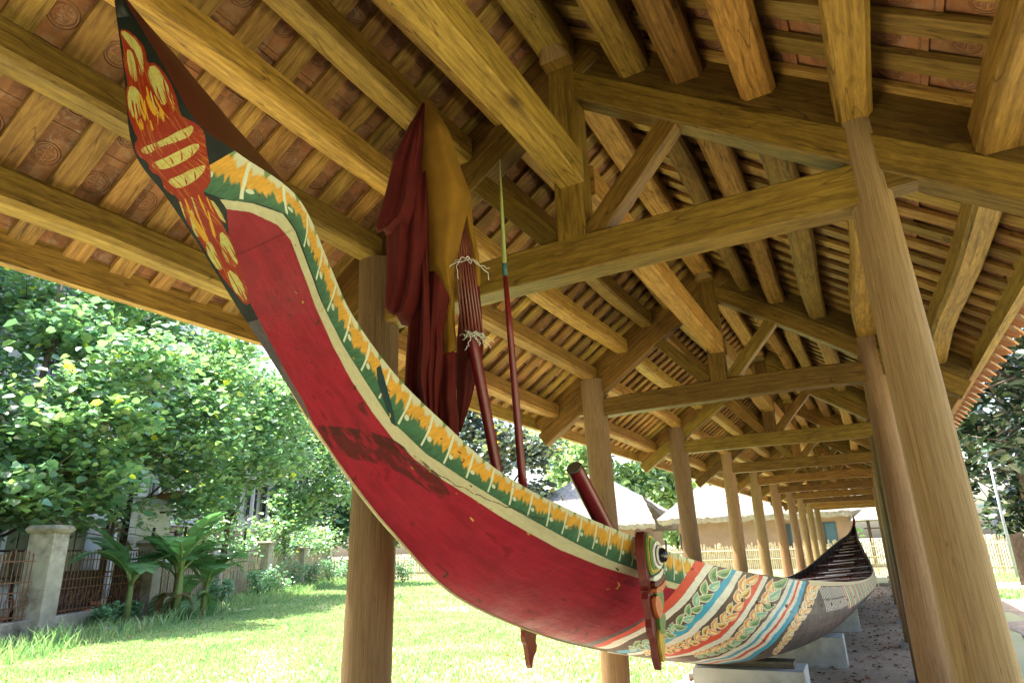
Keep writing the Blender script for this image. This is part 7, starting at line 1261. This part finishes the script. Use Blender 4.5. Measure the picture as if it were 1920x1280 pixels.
# ------------------------------------------------------------------ shabby building behind the trees
M['render'] = plain('stained_render', (.50, .50, .52), .9, .15, .6, dirt=(.22, .23, .22)); M['openingshade'] = plain('opening_shade', (.02, .022, .025), .3, .3, 3, spec=.5); M['frame'] = plain('grey_frame', (.25, .26, .27), .6, .2, 4)
M['rust'] = plain('rusty_roof_sheet', (.20, .10, .06), .8, .35, 3); M['laundry'] = plain('striped_sheet', (.5, .52, .55), .9, .1, 3)
hx, hy = fp(0, 7.5); hb = empty('apartment_house', 'shabby pale grey building with dark windows behind the left trees', 'building', (hx, hy, 0), FA)
m = MB(); m.box((20, 4, 8), (72, 6, 16)); m.build('wall', M['render'], hb)
for fl in range(4):
    for k in range(19):
        u = -13+k*3.6; z = 2.0+fl*3.6; m = MB(); m.box((u, .94, z), (2.3, .12, 2.3)); w_ = m.build('window', M['frame'], hb)
        for q in (-.4, .4): m = MB(); m.box((u+q*1.35, .86, z), (1.0, .06, 2.1)); m.build('pane', M['openingshade'], w_)  # near-black panels stand in for the shade of the openings
    m = MB(); m.box((20, .55, .25+fl*3.6+3.2), (70, 1.0, .16)); m.build('balcony_slab', M['render'], hb)
    for k in range(20): m = MB(); m.box((-14.8+k*3.6, .2, 3.45+fl*3.6-1.75), (.22, .22, 3.3)); m.build('pillar', M['render'], hb)
lean = empty('lean_to_shed', 'open shed of poles and rusty sheets between fence and grey building', 'shed', (*fp(9, 3.2), 0), FA)
for k in range(7):
    for q in (0, 2.6): uu = -8+k*2.7+random.uniform(-.8, .8); m = MB(); m.tube([(uu, -q, 0), (uu+random.uniform(-.5, .5), -q, random.uniform(1.6, 3.5))], .045, 6); m.build('pole', M['darkwood'], lean)
for k in (1, 4): m = MB(); m.box((-8.2+k*2.05, -1.6, 3.55), (2.1, 2.2, .05), Matrix.Rotation(-.16, 3, 'X')); m.build('roof_sheet', M['rust'], lean)
for k in range(4): m = MB(); m.tube([(-8.5, .05, 1.2+.7*k), (9, .05, 1.25+.7*k)], .03, 5); m.build('crossbar', M['darkwood'], lean)
for k in range(5): m = MB(); m.box((-6.5+k*3.4, -2.9, .7), (2.6, .1, 1.3)); m.build('back_board', M['darkwood'], lean)
def laundry(lbl, s, d, w, h, z, mat, nm='hanging_sheet'):
    x, y = fp(s, d); t = empty(nm, lbl, 'cloth', (x, y, z), FA); m = MB(); n_ = 10; vs = [(w*(i/n_-.5), .04*math.sin(i*1.9), h*j*(1+.1*math.sin(i))) for j in (0, -.5, -1) for i in range(n_+1)]; fs = [(j*(n_+1)+i, j*(n_+1)+i+1, (j+1)*(n_+1)+i+1, (j+1)*(n_+1)+i) for j in range(2) for i in range(n_)]
    m.add(vs, fs, [[(vs[q][0], vs[q][2]) for q in f] for f in fs]); o = m.build('cloth', mat, t, True); md = o.modifiers.new('thick', 'SOLIDIFY'); md.thickness = .012; return t
st, nt_, b_ = newmat('striped_tarpaulin'); w = N(nt_, 'TexWave', wave_type='BANDS', bands_direction='Y'); w.inputs['Scale'].default_value = 3.2; nt_.links.new(N(nt_, 'UVMap').outputs[0], w.inputs[0]); rr_ = ramp(nt_, [(.35, (.5, .5, .5)), (.45, (.16, .26, .42)), (.7, (.16, .26, .42)), (.8, (.5, .5, .5))], w.outputs[1]); nt_.links.new(rr_.outputs[0], b_.inputs[0]); b_.inputs['Roughness'].default_value = .8
laundry('blue and white striped tarpaulin hung behind the banana plant', 7.4, 1.0, 2.6, 1.3, 3.45, st, 'tarpaulin'); laundry('small white shirt hanging in the dark opening of the shed', 7.2, 2.8, .45, .8, 4.3, M['laundry'], 'hanging_shirt'); laundry('pale blue cloth hanging behind the iron railing', 5.0, 1.4, .6, 1.4, 2.5, M['laundry'])
pr = empty('rubble_heap', 'heap of broken orange bricks lying behind the iron railing', 'rubble', (*fp(3.6, 1.4), 0), FA); M['brickr'] = plain('broken_brick', (.42, .17, .09), .9, .4, 6)
for k in range(90): m = MB(); m.box((random.gauss(0, 1.2), random.gauss(-.2, .5), .1+abs(random.gauss(0, .22))), (.22, .12, .09), Matrix.Rotation(random.uniform(0, 3), 3, 'Z') @ Matrix.Rotation(random.uniform(-.6, .6), 3, 'X')); m.build('brick', M['brickr'], pr)
M['straw'] = plain('loose_straw', (.20, .17, .135), .95, .5, 9, bmp=0)
# ------------------------------------------------------------------ thatched houses
def thatch_house(lbl, x0, x1, y0, y1, ze, zr, hipl, hipr, wx0, wx1, doors=(), name='thatched_house'):
    t = empty(name, lbl, 'house', ((x0+x1)/2, (y0+y1)/2, 0)); ox, oy = (x0+x1)/2, (y0+y1)/2; ym = (y0+y1)/2
    nx, ny = int((x1-x0)/.22), 22; V = []; F = []
    for j in range(ny+1):
        g = j/ny*2; side = g <= 1; f = g if side else 2-g
        for i in range(nx+1):
            u = i/nx; xa = x0+hipl*f; xb_ = x1-hipr*f; x = xa+(xb_-xa)*u; y = y0+(ym-y0)*g if side else ym+(y1-ym)*(g-1)
            z = ze+(zr-ze)*f+.05*math.sin(f*3.1)+random.uniform(-.04, .04)+(random.uniform(-.06, .02) if j in (0, ny) else 0); V.append((x-ox+random.uniform(-.03, .03), y-oy, z))
    for j in range(ny):
        for i in range(nx): a = j*(nx+1)+i; F.append((a, a+1, a+nx+2, a+nx+1))
    m = MB(); m.add(V, F); b0 = len(V)
    ring = [k for k in range(nx+1)]+[(j*(nx+1)+nx) for j in range(1, ny+1)]+[ny*(nx+1)+k for k in range(nx-1, -1, -1)]+[j*(nx+1) for j in range(ny-1, 0, -1)]
    lo = [(V[k][0]*.985, V[k][1]*.95, V[k][2]-(.28 if ze+.2 > V[k][2] else .28)+random.uniform(-.05, .05)) for k in ring]; n_ = len(ring)
    m.v += lo; m.f += [(ring[k], b0+k, b0+(k+1) % n_, ring[(k+1) % n_]) for k in range(n_)]; m.f.append(tuple(b0+k for k in range(n_))); m.uv += [(0, 0)]*(n_*4+n_)
    rf = m.build('roof', M['thatch'], t)
    V, F_ = [], []; k_ = int((x1-x0)*26); X = RNG.uniform(x0, x1, k_); Zj = RNG.uniform(-.22, -.0, k_)
    P = np.c_[X-ox, np.full(k_, y0-oy)+RNG.normal(0, .04, k_), ze+Zj]; a = RNG.uniform(-.06, .06, k_); V = np.stack([P+np.array([-.012, 0, .05]), P+np.array([.012, 0, .05]), P+np.c_[a, -np.abs(a)*.6, np.full(k_, -.16)*RNG.uniform(.4, 1.2, k_)]], 1).reshape(-1, 3); F_ = np.arange(3*k_).reshape(-1, 3)
    o = np_mesh('straw_fringe', V, F_, M['thatch'], rf); o['kind'] = 'stuff'
    k_ = int((x1-x0)*170); f_ = RNG.uniform(0, 1, k_); X = x0+hipl*f_+(x1-hipr*f_-x0-hipl*f_)*RNG.uniform(0, 1, k_); sl_ = np.array([0, -(ym-y0), -(zr-ze)]); sl_ = sl_/np.linalg.norm(sl_)
    P = np.c_[X-ox, y0+(ym-y0)*f_-oy, ze+(zr-ze)*f_+.05]; L_ = RNG.uniform(.12, .34, k_)[:, None]; V = np.stack([P+np.array([-.014, 0, 0]), P+np.array([.014, 0, 0]), P+sl_*L_+np.c_[RNG.normal(0, .03, k_), np.zeros(k_), RNG.uniform(0, .07, k_)]], 1).reshape(-1, 3)
    o = np_mesh('straw_course', V, np.arange(3*k_).reshape(-1, 3), M['straw'], rf); o['kind'] = 'stuff'
    for k in range(int((x1-x0-hipl-hipr)/1.6)): m = MB(); u = x0+hipl+.6+k*1.6; m.tube([(u-ox, -.15, zr-.2), (u-ox+.05, .12, zr+.35)], .035, 5); m.tube([(u-ox+.1, .15, zr-.2), (u-ox-.02, -.12, zr+.35)], .035, 5); m.build('ridge_peg', M['bark'], t)
    m = MB(); m.box(((wx0+wx1)/2-ox, ym-oy, ze/2), (wx1-wx0, (y1-y0)-1.6, ze)); m.build('wall', M['mud'], t)
    for dx, w, h, z in doors:
        m = MB(); m.box((dx-ox, y0-oy+.79, z), (w, .10, h)); d_ = m.build('door', M['blue'], t); m = MB(); m.box((dx-ox-w*.28, y0-oy+.73, z), (w*.4, .04, h*.94)); m.build('gap_shade_panel', M['openingshade'], d_)  # dark panel stands in for the shade inside the door gap
        m = MB(); m.box((dx-ox+w*.2, y0-oy+.725, z), (w*.5, .03, h*.94)); m.build('leaf_panel', M['blue'], d_)
    return t
thatch_house('long mud walled house with pale thatched hip roof and blue doors', -11.2, -.6, 38, 45, 2.85, 4.9, 1.9, 1.0, -10.2, -1.2, [(-2.35, .9, 1.5, 1.55), (-4.1, .55, 1.4, 1.6), (-9.9, .5, 1.6, 1.2)])
thatch_house('smaller thatched house left of the long one, beyond the bamboo fence', -20.5, -11.6, 39, 44.5, 2.7, 4.6, 1.0, 1.6, -19.6, -13.2, [(-12.95, .5, 1.8, 1.3)])
gh = empty('grey_roofed_house', 'tall grey thatched gable roof rising behind the smaller thatched house', 'house', (-19.2, 48, 0)); m = MB(); m.box((0, 0, 2), (9, 6, 4)); m.build('wall', M['mud'], gh)
M['greythatch'] = plain('old_grey_thatch', (.26, .25, .24), .95, .3, 3, bmp=1, bd=.1)
m = MB(); m.add([(-5.2, -3.6, 3.9), (5.2, -3.6, 3.9), (5.2, 3.6, 3.9), (-5.2, 3.6, 3.9), (-.6, 0, 6.9), (.8, 0, 6.9)], [(0, 1, 5, 4), (1, 2, 5), (2, 3, 4, 5), (3, 0, 4), (3, 2, 1, 0)]); m.build('roof', M['greythatch'], gh)
sh = empty('open_thatched_shed', 'small open sided thatched shed joined right of the long thatched house', 'shed', (1.0, 39, 0))
for x in (-1.4, -.7, 0, .7, 1.5):
    for y in (-1.5, 1.5): m = MB(); m.tube([(x, y, 0), (x+.03, y, 2.6)], .06, 6); m.build('pole', M['darkwood'], sh)
for z in (1.35, 1.9): m = MB(); m.tube([(-1.6, -1.5, z), (1.7, -1.5, z)], .03, 5); m.build('rail', M['darkwood'], sh)
m = MB(); m.add([(-2.1, -2.3, 2.3), (2.2, -2.3, 2.3), (2.2, 2.3, 2.3), (-2.1, 2.3, 2.3), (-.8, 0, 3.4), (.9, 0, 3.4)], [(0, 1, 5, 4), (1, 2, 5), (2, 3, 4, 5), (3, 0, 4), (3, 2, 1, 0)]); m.build('roof', M['greythatch'], sh)
# ------------------------------------------------------------------ lamp post and slab path on the right
lp = empty('lamp_post', 'slim grey lamp post with small round head right of the shelter', 'lamp post', (3.75, 27.5, 0)); M['galv'] = plain('galvanised_steel', (.30, .34, .36), .45, .15, 6, metal=.3)
m = MB(); m.tube([(0, 0, 0), (.0, 0, 2), (.05, 0, 4.3)], [.055, .045, .035], 10); m.build('pole', M['galv'], lp, True); m = MB(); m.tube([(.05, 0, 4.28), (.05, 0, 4.34), (.05, 0, 4.42), (.05, 0, 4.46)], [.06, .20, .16, .04], 14); m.build('lamp_head', M['galv'], lp, True)
M['slab'] = plain('paving_slab', (.34, .34, .34), .85, .12, 3)
for k in range(9): t = empty('stepping_slab', 'flat grey paving slab set in the sandy path right of the columns', 'slab', (1.9+k*.55, 12.5+k*1.15, .03), .3*k, 'paving slabs in the side path'); m = MB(); m.sweep([(-.3, 0, 0), (.3, 0, 0)], log_prof(.5, .05, .2)); m.build('top', M['slab'], t)
